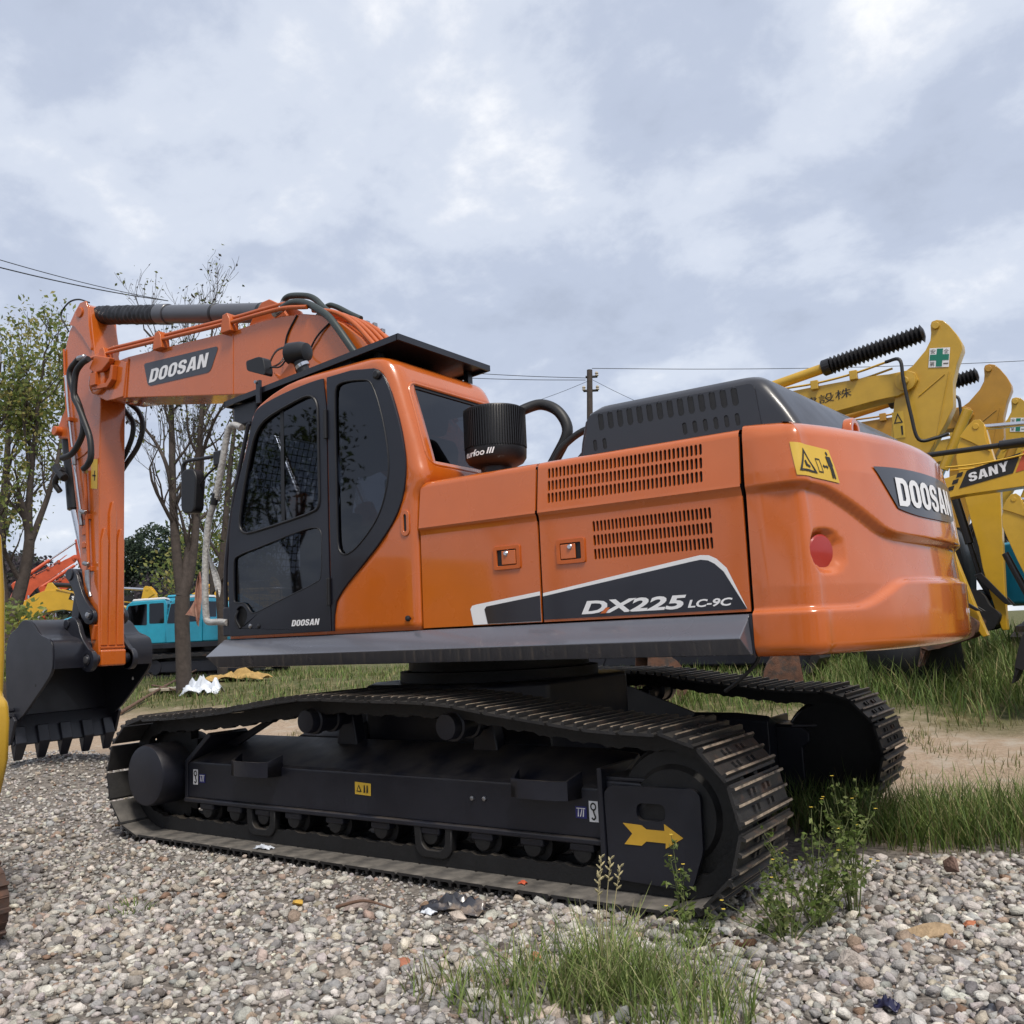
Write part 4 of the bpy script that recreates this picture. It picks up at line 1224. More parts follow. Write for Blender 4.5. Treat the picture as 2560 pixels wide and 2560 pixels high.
# mirror on its arm
MI = prism("mirror", rounded([(-1.822, 2.44), (-1.825, 2.20), (-1.80, 2.162), (-1.70, 2.155), (-1.672, 2.18), (-1.655, 2.40), (-1.69, 2.462), (-1.78, 2.468)], 0.03, 3), -1.36, -1.28, BLACKP, EX, 0.018, 3)
tube("mirror_arm", [(-1.42, -1.33, 2.515), (-1.60, -1.33, 2.522), (-1.78, -1.33, 2.528), (-1.835, -1.33, 2.50), (-1.838, -1.33, 2.40)], 0.013, BLACKP, MI, 8)
tube("mirror_stay", [(-1.45, -1.32, 2.46), (-1.58, -1.32, 2.41), (-1.67, -1.32, 2.34)], 0.008, BLACKP, MI, 6)
box("mirror_clamp", (-1.49, -1.41), (-1.35, -1.30), (2.45, 2.55), BLACKP, MI, 0.01)
# wire guard before the windscreen
gx = lambda z: interp(z, [(1.45, -1.44), (1.75, -1.44), (2.1, -1.385), (2.4, -1.30), (2.7, -1.20)])
FG = tube("windscreen_guard", [(gx(z), -1.285, z) for z in (1.45, 1.75, 2.0, 2.2, 2.4, 2.55, 2.7)], 0.014, CHAR, EX, 8)
tube("guard_frame", [(gx(z), -0.45, z) for z in (1.45, 1.75, 2.0, 2.2, 2.4, 2.55, 2.7)], 0.014, CHAR, FG, 8)
for z in (1.45, 2.70): tube("guard_frame", [(gx(z), -1.285, z), (gx(z), -0.45, z)], 0.014, CHAR, FG, 8, curve=False)
V, F = [], []
for k in range(1, 26): z = 1.45 + 1.25 * k / 26; tube_into(V, F, [(gx(z), -1.28, z), (gx(z), -0.45, z)], 0.0032, 4, False)
for k in range(1, 18):
    y = lerp(-1.285, -0.45, k / 18); tube_into(V, F, [(gx(z), y, z) for z in (1.45, 1.75, 2.0, 2.2, 2.4, 2.55, 2.7)], 0.0032, 4, False)
tag(add("guard_wires", V, F, CHAR, FG), kind="stuff")
box("cab_front_step", (-1.42, -1.33), (-1.33, -1.20), (1.31, 1.50), CHAR, EX, 0.01)

# ---------------------------------------------------------------- boom
BH = 0.20
BTOP = [(-4.86, 4.02), (-4.75, 4.07), (-4.47, 4.045), (-4.267, 4.050), (-3.5, 4.005), (-2.71, 3.953), (-2.316, 3.955), (-2.08, 3.94), (-1.84, 3.90), (-1.60, 3.83), (-1.40, 3.72), (-1.20, 3.56), (-0.9, 3.22), (-0.3, 2.45), (0.16, 1.92), (0.20, 1.80)]
BBOT = [(0.14, 1.66), (0.0, 1.62), (-0.15, 1.70), (-0.7, 2.20), (-1.4, 2.78), (-1.95, 3.16), (-2.30, 3.32), (-2.715, 3.385), (-4.305, 3.650), (-4.47, 3.668), (-4.60, 3.678), (-4.72, 3.735), (-4.85, 3.81), (-4.90, 3.90)]
bm = bmesh.new()
plate_into(bm, BTOP + BBOT, [], lambda a, b: (a, -BH, b), (0, 2 * BH, 0))
BOOM = bm_obj("boom", bm, ORANGE, EX); bevel(BOOM, 0.010, 2, 40)
# weld seams, tip collar and boss
tube("weld_seam", [(-2.715, -BH - 0.001, 3.39), (-2.71, -BH - 0.001, 3.95)], 0.005, ORANGE, BOOM, 6, curve=False)
prism("doubler_plate", [(-4.90, 3.92), (-4.84, 4.03), (-4.75, 4.075), (-4.40, 4.045), (-4.26, 3.99), (-4.315, 3.66), (-4.47, 3.66), (-4.60, 3.672), (-4.72, 3.728), (-4.85, 3.80)], -BH - 0.022, -BH - 0.0005, ORANGE, BOOM, 0.008)
prism("collar_weld", [(-4.285, 4.0), (-4.245, 4.03), (-4.285, 3.645), (-4.325, 3.65)], -BH - 0.012, -BH - 0.0005, ORANGE_IN, BOOM, 0.004)
lathe("tip_boss", [(0.14, 0), (0.14, 0.03), (0.12, 0.04)], (-4.72, -BH - 0.02, 3.895), (0, -1, 0), ORANGE, BOOM, 28)
bm = bmesh.new()
prism("pin_lock_plate", [(-4.78, 3.95), (-4.76, 3.80), (-4.50, 3.78), (-4.42, 3.84), (-4.40, 3.98), (-4.44, 3.99), (-4.47, 3.87), (-4.52, 3.83), (-4.68, 3.84), (-4.70, 3.96)], -BH - 0.075, -BH - 0.022, ORANGE_IN, BOOM, 0.006)
box("pin_lock_block", (-4.76, -4.66), (-BH - 0.10, -BH - 0.03), (3.83, 3.96), ORANGE_IN, BOOM, 0.008)
# grey name badge
lo_ = [(-4.004, 3.912), (-3.99, 3.925), (-2.935, 3.862), (-2.912, 3.842), (-3.010, 3.668), (-3.05, 3.648), (-3.90, 3.690), (-3.945, 3.712)]
sheet("boom_badge", rounded(lo_, 0.02, 3), lambda a, b: (a, -BH - 0.003, b), BADGE, BOOM)
def bl(a, b): return (-3.925 + a + 0.0 * b, -BH - 0.006, 3.722 + b - 0.018 * a / 0.9 + b * 0.0)
logo("boom_lettering", "DOOSAN", bl, 0.89, 0.125, WHITE, BOOM, 0.22)
# steel lines and clips along the boom's top edge
for dy, dz in ((-0.235, 0.035), (-0.20, 0.085)):
    tube("steel_line", [(-4.88, dy, 4.13 + dz * .4), (-4.55, dy, 4.105 + dz), (-4.25, dy, 4.085 + dz), (-3.5, dy, 4.035 + dz), (-2.75, dy, 3.985 + dz), (-2.30, dy, 3.965 + dz), (-2.02, dy, 3.945 + dz), (-1.75, dy, 3.90 + dz * .7)], 0.019, ORANGE_IN, BOOM, 8)
for dy, dz in ((0.16, 0.05), (0.22, 0.05)):
    tube("steel_line", [(-4.7, dy, 4.10), (-4.25, dy, 4.085 + dz), (-3.5, dy, 4.035 + dz), (-2.75, dy, 3.985 + dz), (-2.02, dy, 3.945 + dz), (-1.75, dy, 3.89 + dz)], 0.019, ORANGE_IN, BOOM, 8)
for x in (-4.62, -3.72, -2.74):
    z = interp(x, [(-4.8, 4.06), (-4.267, 4.05), (-2.71, 3.953)])
    prism("line_clip", [(x - 0.07, z - 0.02), (x + 0.07, z - 0.02), (x + 0.05, z + 0.10), (x + 0.02, z + 0.15), (x - 0.04, z + 0.14)], -0.262, -0.165, ORANGE_IN, BOOM, 0.008)
prism("line_bracket", [(-4.80, 4.02), (-4.70, 3.955), (-4.58, 3.96), (-4.46, 4.02), (-4.44, 4.06), (-4.70, 4.14)], -0.285, -0.225, ORANGE_IN, BOOM, 0.01)
for k, dy in enumerate((-0.17, -0.08, 0.02, 0.12)):
    tube("steel_line", [(-1.75, dy, 3.915), (-1.50, dy, 3.835), (-1.30, dy, 3.70), (-1.10, dy - 0.02, 3.50), (-0.85, dy - 0.03, 3.22), (-0.55, dy, 2.84)], 0.021, ORANGE_IN, BOOM, 8)
prism("clamp_strip", [(-1.86, 3.95), (-1.84, 3.985), (-1.38, 3.785), (-1.25, 3.665), (-1.27, 3.64), (-1.40, 3.745)], 0.13, 0.19, ORANGE_IN, BOOM, 0.004)
for k in range(7):
    t = k / 6; x = lerp(-1.80, -1.30, t); z = interp(x, [(-1.84, 3.975), (-1.38, 3.775), (-1.25, 3.665)])
    box("clamp_stud", (x - 0.012, x + 0.012), (0.14, 0.18), (z, z + 0.03), STEEL, BOOM, 0.003)
# hoses at the elbow
tube("elbow_hose", [(-2.36, 0.05, 4.10), (-2.35, 0.05, 4.19), (-2.27, 0.05, 4.225), (-2.06, 0.05, 4.175), (-1.95, 0.05, 4.115), (-1.84, 0.04, 4.01), (-1.74, 0.03, 3.94)], 0.027, GREENH, BOOM, 10)
tube("elbow_hose", [(-2.15, -0.20, 3.985), (-2.01, -0.20, 4.02), (-1.876, -0.20, 4.005), (-1.746, -0.21, 3.95), (-1.606, -0.23, 3.86), (-1.496, -0.24, 3.775), (-1.39, -0.25, 3.655), (-1.25, -0.25, 3.47), (-1.05, -0.25, 3.2)], 0.030, GREENH, BOOM, 10)
tube("elbow_hose", [(-2.0, 0.12, 4.0), (-1.88, 0.12, 4.06), (-1.78, 0.12, 4.03), (-1.62, 0.12, 3.93), (-1.5, 0.12, 3.86)], 0.024, GREENH, BOOM, 10)
cyl("hose_fitting", (-2.37, 0.05, 4.08), (-2.345, 0.05, 4.20), 0.03, STEEL, BOOM, 10)
cyl("hose_fitting", (-2.19, -0.20, 3.975), (-2.08, -0.20, 4.005), 0.031, STEEL, BOOM, 10)
tube("lamp_wire", [(-1.90, -BH - 0.006, 3.90), (-2.02, -BH - 0.01, 3.75), (-2.05, -BH - 0.03, 3.55), (-1.9, -0.5, 3.4), (-1.3, -0.95, 3.3), (-1.0, -1.05, 3.25)], 0.008, BLACKP, BOOM, 6)
tube("lamp_wire", [(-1.50, -BH - 0.006, 3.76), (-1.66, -BH - 0.02, 3.66), (-1.75, -BH - 0.05, 3.50), (-1.4, -0.6, 3.32), (-0.95, -1.0, 3.24)], 0.008, BLACKP, BOOM, 6)
# boom lift cylinders
for y in (-0.36, 0.36):
    c1 = cyl("boom_cylinder", (-1.28, y, 1.45), (-1.75, y, 2.35), 0.085, ORANGE_IN, EX, 20)
    cyl("cylinder_rod", (-1.75, y, 2.35), (-2.10, y, 3.05), 0.05, CHROME, c1, 16)
    cyl("cylinder_eye", (-2.12, y - 0.06, 3.10), (-2.12, y + 0.06, 3.10), 0.09, ORANGE_IN, c1, 20)
cyl("boom_pivot", (0.04, -0.40, 1.76), (0.04, 0.40, 1.76), 0.09, ORANGE_IN, EX, 20)
for y in (-0.34, 0.30): prism("boom_bracket", [(-0.35, 1.29), (0.40, 1.29), (0.16, 1.86), (0.0, 1.92), (-0.12, 1.80)], y, y + 0.04, ORANGE_IN, EX, 0.01)

# ---------------------------------------------------------------- arm cylinder
def along(p, q, t): return Vector(p).lerp(Vector(q), t)
A0, A1 = Vector((-2.38, 0, 4.09)), Vector((-5.235, 0, 4.745))
AC = cyl("arm_cylinder", along(A0, A1, 0.02), along(A0, A1, 0.555), 0.088, CYL, EX, 30)
cyl("cylinder_head", along(A0, A1, 0.535), along(A0, A1, 0.59), 0.100, CYL, AC, 30)
cyl("cylinder_band", along(A0, A1, 0.28), along(A0, A1, 0.292), 0.093, BLACKP, AC, 24)
cyl("cylinder_band", along(A0, A1, 0.05), along(A0, A1, 0.065), 0.093, BLACKP, AC, 24)
# crumpled black wrap over the rod
V, F = [], []
nn, mm = 46, 22
dirv = (A1 - A0).normalized(); uu = Vector((0, 1, 0)); ww = dirv.cross(uu)
for i in range(nn + 1):
    t = lerp(0.585, 0.975, i / nn); c = A0.lerp(A1, t)
    for j in range(mm):
        a = 2 * math.pi * j / mm
        r = 0.093 + 0.010 * mnoise.noise(Vector((t * 60, math.cos(a) * 2, math.sin(a) * 2))) + 0.006 * math.sin(i * 2.1 + math.sin(a * 2)) - (0.03 if i in (0, nn) else 0)
        V.append(c + (uu * math.cos(a) + ww * math.sin(a)) * r)
for i in range(nn):
    for j in range(mm):
        a = i * mm + j; b = i * mm + (j + 1) % mm; F.append((a, b, b + mm, a + mm))
F.append(tuple(reversed(range(mm)))); F.append(tuple(nn * mm + j for j in range(mm)))
add("rod_cover", V, F, BLACKP, AC, smooth=80)
prism("cylinder_bracket", [(-2.62, 3.95), (-2.50, 4.10), (-2.42, 4.16), (-2.33, 4.165), (-2.20, 4.09), (-2.08, 3.93)], -0.13, -0.095, ORANGE_IN, BOOM, 0.008)
prism("cylinder_bracket", [(-2.62, 3.95), (-2.50, 4.10), (-2.42, 4.16), (-2.33, 4.165), (-2.20, 4.09), (-2.08, 3.93)], 0.095, 0.13, ORANGE_IN, BOOM, 0.008)

# ---------------------------------------------------------------- arm
AH = 0.137
AOUT = [(-4.80, 1.110), (-4.815, 1.40), (-4.83, 2.4), (-4.836, 3.48), (-4.83, 3.76), (-4.90, 4.05), (-4.954, 4.278), (-5.02, 4.62), (-5.06, 4.77), (-5.12, 4.81), (-5.19, 4.80), (-5.27, 4.735), (-5.42, 4.59), (-5.50, 4.40), (-5.535, 4.18), (-5.50, 3.95), (-5.40, 3.39), (-5.30, 2.95), (-5.21, 2.567), (-5.16, 2.20), (-5.09, 1.89), (-5.0, 1.55), (-4.93, 1.28), (-4.90, 1.15), (-4.87, 1.105)]
bm = bmesh.new()
plate_into(bm, AOUT, [], lambda a, b: (a, -AH, b), (0, 2 * AH, 0))
ARM = bm_obj("arm", bm, ORANGE, EX); bevel(ARM, 0.010, 2, 40)
# fork ears of the arm cylinder, doubler plate, weld
for y in (-AH - 0.02, AH - 0.004):
    prism("cylinder_ear", [(-5.03, 4.55), (-5.05, 4.74), (-5.10, 4.83), (-5.20, 4.83), (-5.29, 4.76), (-5.40, 4.64), (-5.30, 4.60), (-5.14, 4.45), (-4.99, 4.28), (-4.975, 4.32)], y, y + 0.024, ORANGE, ARM, 0.006)
cyl("ear_pin", (-5.19, -AH - 0.035, 4.725), (-5.19, AH + 0.035, 4.725), 0.055, ORANGE_IN, ARM, 20)
tube("arm_weld", [(-5.34, -AH - 0.002, 3.17), (-5.10, -AH - 0.002, 3.22), (-4.95, -AH - 0.002, 3.30)], 0.007, ORANGE_IN, ARM, 6, curve=False)
# wear bars on the inner face of the arm
for y, z0, z1 in ((-0.085, 1.30, 2.45), (0.0, 1.30, 2.72), (0.085, 1.30, 2.45)):
    prism("wear_bar", [(y - 0.036, z0), (y + 0.036, z0), (y + 0.036, z1 - 0.12), (y + 0.010, z1), (y - 0.010, z1), (y - 0.036, z1 - 0.12)], -4.832, -4.800, ORANGE, ARM, 0.010, axis='x')
box("arm_end_casting", (-4.93, -4.770), (-AH + 0.004, AH - 0.004), (1.105, 1.262), ORANGE, ARM, 0.02, 3)
box("end_cap_strip", (-4.80, -4.786), (-AH + 0.01, AH - 0.01), (1.275, 1.292), ORANGE_IN, ARM, 0.004)
# steel tube and fittings down the left side of the arm
for x0, pts, r, m_ in ((0, [(-5.43, -0.165, 4.10), (-5.36, -0.165, 3.70), (-5.25, -0.165, 3.20), (-5.10, -0.165, 2.60)], 0.014, CHROME), (0, [(-5.05, -0.165, 3.05), (-5.02, -0.165, 2.80), (-4.98, -0.165, 2.35), (-4.95, -0.165, 2.05)], 0.018, ORANGE_IN)):
    tube("steel_line", pts, r, m_, ARM, 8)
tube("steel_line", [(-5.50, -0.15, 4.40), (-5.46, -0.15, 4.0), (-5.40, -0.15, 3.60), (-5.34, -0.15, 3.25)], 0.012, ORANGE_IN, ARM, 6)
for z in (3.62, 3.30):
    x = interp(z, [(2.6, -5.10), (3.2, -5.25), (3.7, -5.36), (4.1, -5.43)])
    box("line_clip", (x - 0.03, x + 0.03), (-0.185, -0.13), (z - 0.02, z + 0.02), ORANGE_IN, ARM, 0.005)
tube("steel_fitting", [(-5.245, -0.17, 3.27), (-5.225, -0.17, 3.13)], 0.022, STEEL, ARM, 10, curve=False)
tube("steel_fitting", [(-5.115, -0.17, 2.66), (-5.085, -0.17, 2.50)], 0.020, STEEL, ARM, 10, curve=False)
for x, z in ((-5.015, 2.62), (-4.955, 2.10)):
    cyl("steel_fitting", (x - 0.05, -0.185, z + 0.015), (x + 0.03, -0.185, z - 0.005), 0.022, STEEL, ARM, 12)
    box("line_clip", (x - 0.05, x + 0.05), (-0.165, -0.13), (z - 0.07, z - 0.02), ORANGE_IN, ARM, 0.006)
tube("valve", [(-4.94, -0.185, 2.04), (-4.93, -0.185, 1.93), (-4.90, -0.185, 1.83), (-4.88, -0.185, 1.78)], [0.026, 0.026, 0.012, 0.018], STEEL, ARM, 12)
for z in (2.45, 2.30):
    box("bracket", (-5.10, -5.03), (-0.16, -0.13), (z - 0.05, z + 0.05) if z > 2.4 else (z - 0.03, z + 0.03), ORANGE_IN, ARM, 0.008)
prism("pin_bracket", [(-4.90, 1.36), (-4.86, 1.36), (-4.845, 1.44), (-4.83, 1.50), (-4.86, 1.51), (-4.885, 1.45)], -0.165, -0.13, ORANGE_IN, ARM, 0.006)
bm = bmesh.new()
sheet("arm_warning_sticker", [(-4.98, 2.86), (-4.865, 2.84), (-4.865, 3.14), (-4.98, 3.16)], lambda a, b: (a, -AH - 0.003, b), STICK, ARM)
sheet("sticker_sign", [(-4.955, 2.98), (-4.89, 2.97), (-4.895, 2.985), (-4.95, 2.995)], lambda a, b: (a, -AH - 0.005, b), INK, ARM)
sheet("sticker_sign", [(-4.92, 2.93), (-4.905, 2.93), (-4.905, 3.03), (-4.92, 3.03)], lambda a, b: (a, -AH - 0.005, b), INK, ARM)
# hoses that swing from boom to arm
hs = [(-4.93, 4.14), (-5.073, 4.05), (-5.03, 3.87), (-4.90, 3.67), (-4.821, 3.48), (-4.846, 3.34), (-5.0, 3.203), (-5.192, 3.177)]
tube("arm_hose", [(a - 0.02, -0.31 + 0.0 * i, b) for i, (a, b) in enumerate(hs)], 0.030, RUBBER, EX, 12)
hs = [(-4.74, 4.10), (-4.86, 4.07), (-4.942, 3.987), (-4.952, 3.771), (-4.86, 3.65), (-4.74, 3.48), (-4.63, 3.30), (-4.595, 3.12), (-4.64, 3.04), (-4.70, 3.01)]
tube("arm_hose", [(a - 0.10 * i / 9, -0.325 + 0.0 * i, b) for i, (a, b) in enumerate(hs)], 0.030, RUBBER, EX, 12)
cyl("hose_fitting", (-4.95, -0.31, 4.145), (-4.85, -0.29, 4.15), 0.03, STEEL, EX, 10)
cyl("hose_fitting", (-4.79, -0.325, 3.01), (-4.86, -0.27, 3.0), 0.028, STEEL, EX, 10)
tube("arm_hose", [(-5.00, 0.19, 3.77), (-4.93, 0.20, 3.69), (-4.819, 0.21, 3.57), (-4.815, 0.21, 3.447), (-4.862, 0.20, 3.324), (-4.95, 0.19, 3.20), (-5.02, 0.17, 3.12)], 0.026, RUBBER, EX, 10)
tube("arm_hose", [(-4.98, 0.21, 3.84), (-4.884, 0.21, 3.777), (-4.727, 0.22, 3.655), (-4.658, 0.22, 3.495), (-4.723, 0.21, 3.302), (-4.913, 0.20, 3.136), (-5.02, 0.18, 3.02)], 0.026, RUBBER, EX, 10)
tube("top_cable", [(-5.12, -0.10, 4.83), (-5.262, -0.13, 4.89), (-5.42, -0.14, 4.90), (-5.56, -0.14, 4.84), (-5.575, -0.14, 4.76), (-5.50, -0.14, 4.67), (-5.43, -0.14, 4.58)], 0.009, RUBBER, EX, 6)

# ---------------------------------------------------------------- bucket cylinder, links and bucket
BC = cyl("bucket_cylinder", (-5.64, 0, 3.55), (-5.50, 0, 2.72), 0.075, BLACKP, EX, 22)
cyl("cylinder_rod", (-5.50, 0, 2.72), (-5.24, 0, 2.06), 0.045, CHROME, BC, 16)
prism("cylinder_mount", [(-5.50, 3.85), (-5.70, 3.60), (-5.68, 3.48), (-5.55, 3.46), (-5.40, 3.42)], -0.10, 0.10, ORANGE_IN, ARM, 0.02)
cyl("mount_pin", (-5.63, -0.17, 3.55), (-5.63, 0.17, 3.55), 0.05, ORANGE_IN, ARM, 16)
tube("bucket_hose", [(-5.45, -0.16, 3.12), (-5.55, -0.17, 3.05), (-5.60, -0.16, 2.98), (-5.56, -0.13, 2.90)], 0.03, RUBBER, EX, 8)
cyl("hose_block", (-5.60, -0.16, 3.16), (-5.42, -0.16, 3.02), 0.045, BLACKP, EX, 10)
for y in (-0.186, 0.142):
    L1 = [(-5.26, 2.075), (-5.185, 2.085), (-5.09, 2.03), (-5.05, 1.95), (-4.955, 1.78), (-4.845, 1.685), (-4.77, 1.63), (-4.76, 1.545), (-4.83, 1.50), (-4.95, 1.535), (-5.06, 1.70), (-5.13, 1.85), (-5.22, 1.95), (-5.30, 2.01)]
    prism("link_lever", chaikin([(a - 0.055, b) for a, b in L1], 1), y, y + 0.044, CHAR, EX, 0.010)
    L2 = [(-5.22, 1.56), (-5.10, 1.60), (-4.98, 1.60), (-4.84, 1.24), (-4.86, 1.16), (-4.95, 1.20), (-5.05, 1.42), (-5.15, 1.47)]
cyl("link_pin", (-4.89, -0.205, 1.60), (-4.89, 0.19, 1.60), 0.050, CHAR, EX, 18)
lathe("pin_cap", [(0.030, 0), (0.030, 0.012), (0.018, 0.016)], (-4.89, -0.204, 1.60), (0, -1, 0), STEEL, EX, 14)
cyl("link_pin", (-5.25, -0.20, 2.02), (-5.25, 0.19, 2.02), 0.060, CHAR, EX, 18)
prism("h_link", chaikin([(-5.20, 2.06), (-5.12, 2.04), (-5.10, 1.85), (-5.20, 1.52), (-5.30, 1.50), (-5.33, 1.58), (-5.26, 1.88)], 1), -0.13, 0.13, CHAR, EX, 0.015)

BW = 0.525
BSIDE = [(-5.798, 1.248), (-5.770, 1.38), (-5.709, 1.467), (-5.594, 1.505), (-5.53, 1.56), (-5.470, 1.585), (-5.38, 1.578), (-5.289, 1.543), (-5.207, 1.466), (-5.143, 1.422), (-5.019, 1.393), (-4.945, 1.350), (-4.925, 1.22), (-4.930, 1.10), (-4.99, 1.021), (-5.412, 0.687), (-5.502, 0.640), (-5.56, 0.60), (-5.709, 0.600), (-5.767, 0.943)]
BK = prism("bucket", chaikin(BSIDE[:1] + BSIDE[1:14] + BSIDE[14:16] + BSIDE[16:], 1), -BW, -BW + 0.030, CHAR, EX, 0.006)
prism("side_plate", chaikin(BSIDE, 1), BW - 0.030, BW, CHAR, BK, 0.006)
# bent shell between the side plates
SH = [(-4.935, 1.105), (-4.93, 1.22), (-4.955, 1.335), (-5.03, 1.37), (-5.13, 1.395), (-5.21, 1.45), (-5.30, 1.525), (-5.40, 1.558), (-5.50, 1.545), (-5.60, 1.49), (-5.70, 1.42), (-5.765, 1.25), (-5.775, 1.05), (-5.755, 0.85), (-5.72, 0.62), (-5.66, 0.42)]
SHc = [(p.x, p.z) for p in catmull([(a, 0, b) for a, b in SH], 4)]
bm = bmesh.new()
def off2(pts, d):
    out = []
    for i in range(len(pts)):
        a, b = Vector(pts[max(i - 1, 0)]), Vector(pts[min(i + 1, len(pts) - 1)]); t = (b - a).normalized()
        out.append((pts[i][0] - t.y * d, pts[i][1] + t.x * d))
    return out
inn = off2(SHc, -0.022)
ring = []
for y in (-BW + 0.012, BW - 0.012):
    ring.append([bm.verts.new((a, y, b)) for a, b in SHc + list(reversed(inn))])
k = len(ring[0])
for i in range(k): bm.faces.new((ring[0][i], ring[0][(i + 1) % k], ring[1][(i + 1) % k], ring[1][i]))
m_ = len(SHc)
for r_ in ring:
    for i in range(m_ - 1): bm.faces.new((r_[i], r_[i + 1], r_[k - 2 - i], r_[k - 1 - i]))
bm_obj("bucket_shell", bm, CHAR, BK, smooth=50)
# cutting lip and teeth
bm = bmesh.new()
lip = [(-5.735, 0.66), (-5.69, 0.66), (-5.585, 0.385), (-5.61, 0.375), (-5.66, 0.40)]
prism("cutting_lip", lip, -BW - 0.01, BW + 0.01, CHAR, BK, 0.006)
bm.free()
for k in range(5):
    y = -0.463 + 0.2315 * k
    tb = bmesh.new()
    tipw, basew = 0.040, 0.055
    A = [(-5.69, y - basew, 0.54), (-5.615, y - basew, 0.56), (-5.615, y + basew, 0.56), (-5.69, y + basew, 0.54)]
    B = [(-5.665, y - basew, 0.36), (-5.560, y - basew, 0.40), (-5.560, y + basew, 0.40), (-5.665, y + basew, 0.36)]
    C_ = [(-5.645, y - tipw, 0.232), (-5.625, y - tipw, 0.235), (-5.625, y + tipw, 0.235), (-5.645, y + tipw, 0.232)]
    rg = [[tb.verts.new(p) for p in q] for q in (A, B, C_)]
    for a, b in zip(rg, rg[1:]):
        for i in range(4): tb.faces.new((a[i], a[(i + 1) % 4], b[(i + 1) % 4], b[i]))
    tb.faces.new(rg[0]); tb.faces.new(rg[-1])
    bevel(bm_obj("bucket_tooth", tb, CHAR, BK), 0.008)
for s_ in (-1, 1):
    prism("side_cutter", [(-5.74, 0.66), (-5.56, 0.66), (-5.52, 0.62), (-5.60, 0.40), (-5.66, 0.38), (-5.78, 0.62)], *sorted((s_ * (BW + 0.004), s_ * (BW + 0.036))), CHAR, BK, 0.008)
    for z in (0.72, 0.665): cyl("cutter_bolt", (-5.62 + (0.72 - z) * 0.3, s_ * BW, z), (-5.62 + (0.72 - z) * 0.3, s_ * (BW + 0.055), z), 0.022, CHAR, BK, 8)
    cyl("hole_disc", (-5.22, s_ * (BW + 0.001), 0.955), (-5.22, s_ * (BW - 0.034), 0.955), 0.017, GREASE if s_ < 0 else WHITE, BK, 12)  # solid discs for holes: dark near side, white far side for daylight behind
# mounting ears and pin bosses
for y in (-0.235, 0.185):
    EAR = [(-5.30, 1.50), (-5.20, 1.58), (-5.10, 1.60), (-5.02, 1.54), (-4.96, 1.40), (-4.83, 1.28), (-4.74, 1.22), (-4.74, 1.13), (-4.79, 1.07), (-4.87, 1.06), (-4.96, 1.10), (-5.02, 1.30), (-5.16, 1.38)]
    prism("bucket_ear", chaikin(EAR, 1), y, y + 0.05, CHAR, BK, 0.010)
cyl("bucket_pin", (-4.835, -0.25, 1.175), (-4.835, 0.24, 1.175), 0.05, CHAR, EX, 20)
lathe("pin_cap", [(0.034, 0), (0.034, 0.010), (0.02, 0.014)], (-4.835, -0.25, 1.175), (0, -1, 0), STEEL, EX, 14)
for s_ in (-1, 1):
    lathe("pin_boss", [(0.10, 0), (0.105, 0.006), (0.105, 0.05), (0.07, 0.056), (0.065, 0.03)], (-4.835, s_ * 0.185, 1.165), (0, s_, 0), CHAR, EX, 26)
cyl("bucket_link_pin", (-5.20, -0.25, 1.53), (-5.20, 0.25, 1.53), 0.045, CHAR, BK, 16)
# ================================================================ gravel bed
def rock_mesh(seed, npts=16, flat=0.7):
    rr = np.random.default_rng(seed)
    bm = bmesh.new()
    p = rr.normal(size=(npts, 3)); p /= np.linalg.norm(p, axis=1)[:, None]
    p *= rr.uniform(0.8, 1.08, (npts, 1)); p *= np.array([1.0, rr.uniform(0.65, 0.95), rr.uniform(0.5, flat + 0.15)])
    for q in p: bm.verts.new(tuple(q))
    r = bmesh.ops.convex_hull(bm, input=bm.verts[:])
    for g_ in r.get("geom_interior", []):
        if isinstance(g_, bmesh.types.BMVert) and g_.is_valid: bm.verts.remove(g_)
    bmesh.ops.recalc_face_normals(bm, faces=bm.faces[:])
    bm.verts.ensure_lookup_table()
    bm.verts.index_update()
    v = np.array([tuple(x.co) for x in bm.verts]); f = np.array([[x.index for x in fa.verts] for fa in bm.faces])
    bm.free()
    return v, f
ROCKS = [rock_mesh(100 + k, 15 + k % 6) for k in range(18)]
PAL = [((0.455, 0.425, 0.395), 30), ((0.56, 0.53, 0.49), 22), ((0.37, 0.355, 0.345), 24), ((0.46, 0.395, 0.33), 12), ((0.25, 0.235, 0.23), 10), ((0.37, 0.275, 0.22), 4), ((0.15, 0.13, 0.12), 3), ((0.64, 0.60, 0.53), 7), ((0.26, 0.17, 0.12), 1)]
PC_ = np.array([c for c, _ in PAL]); PW = np.array([w for _, w in PAL], float); PW /= PW.sum()

def rot_mats(n, rng):
    q = rng.normal(size=(n, 4)); q /= np.linalg.norm(q, axis=1)[:, None]
    w, x, y, z = q.T
    return np.stack([np.stack([1 - 2 * (y * y + z * z), 2 * (x * y - z * w), 2 * (x * z + y * w)], -1), np.stack([2 * (x * y + z * w), 1 - 2 * (x * x + z * z), 2 * (y * z - x * w)], -1), np.stack([2 * (x * z - y * w), 2 * (y * z + x * w), 1 - 2 * (x * x + y * y)], -1)], -2)

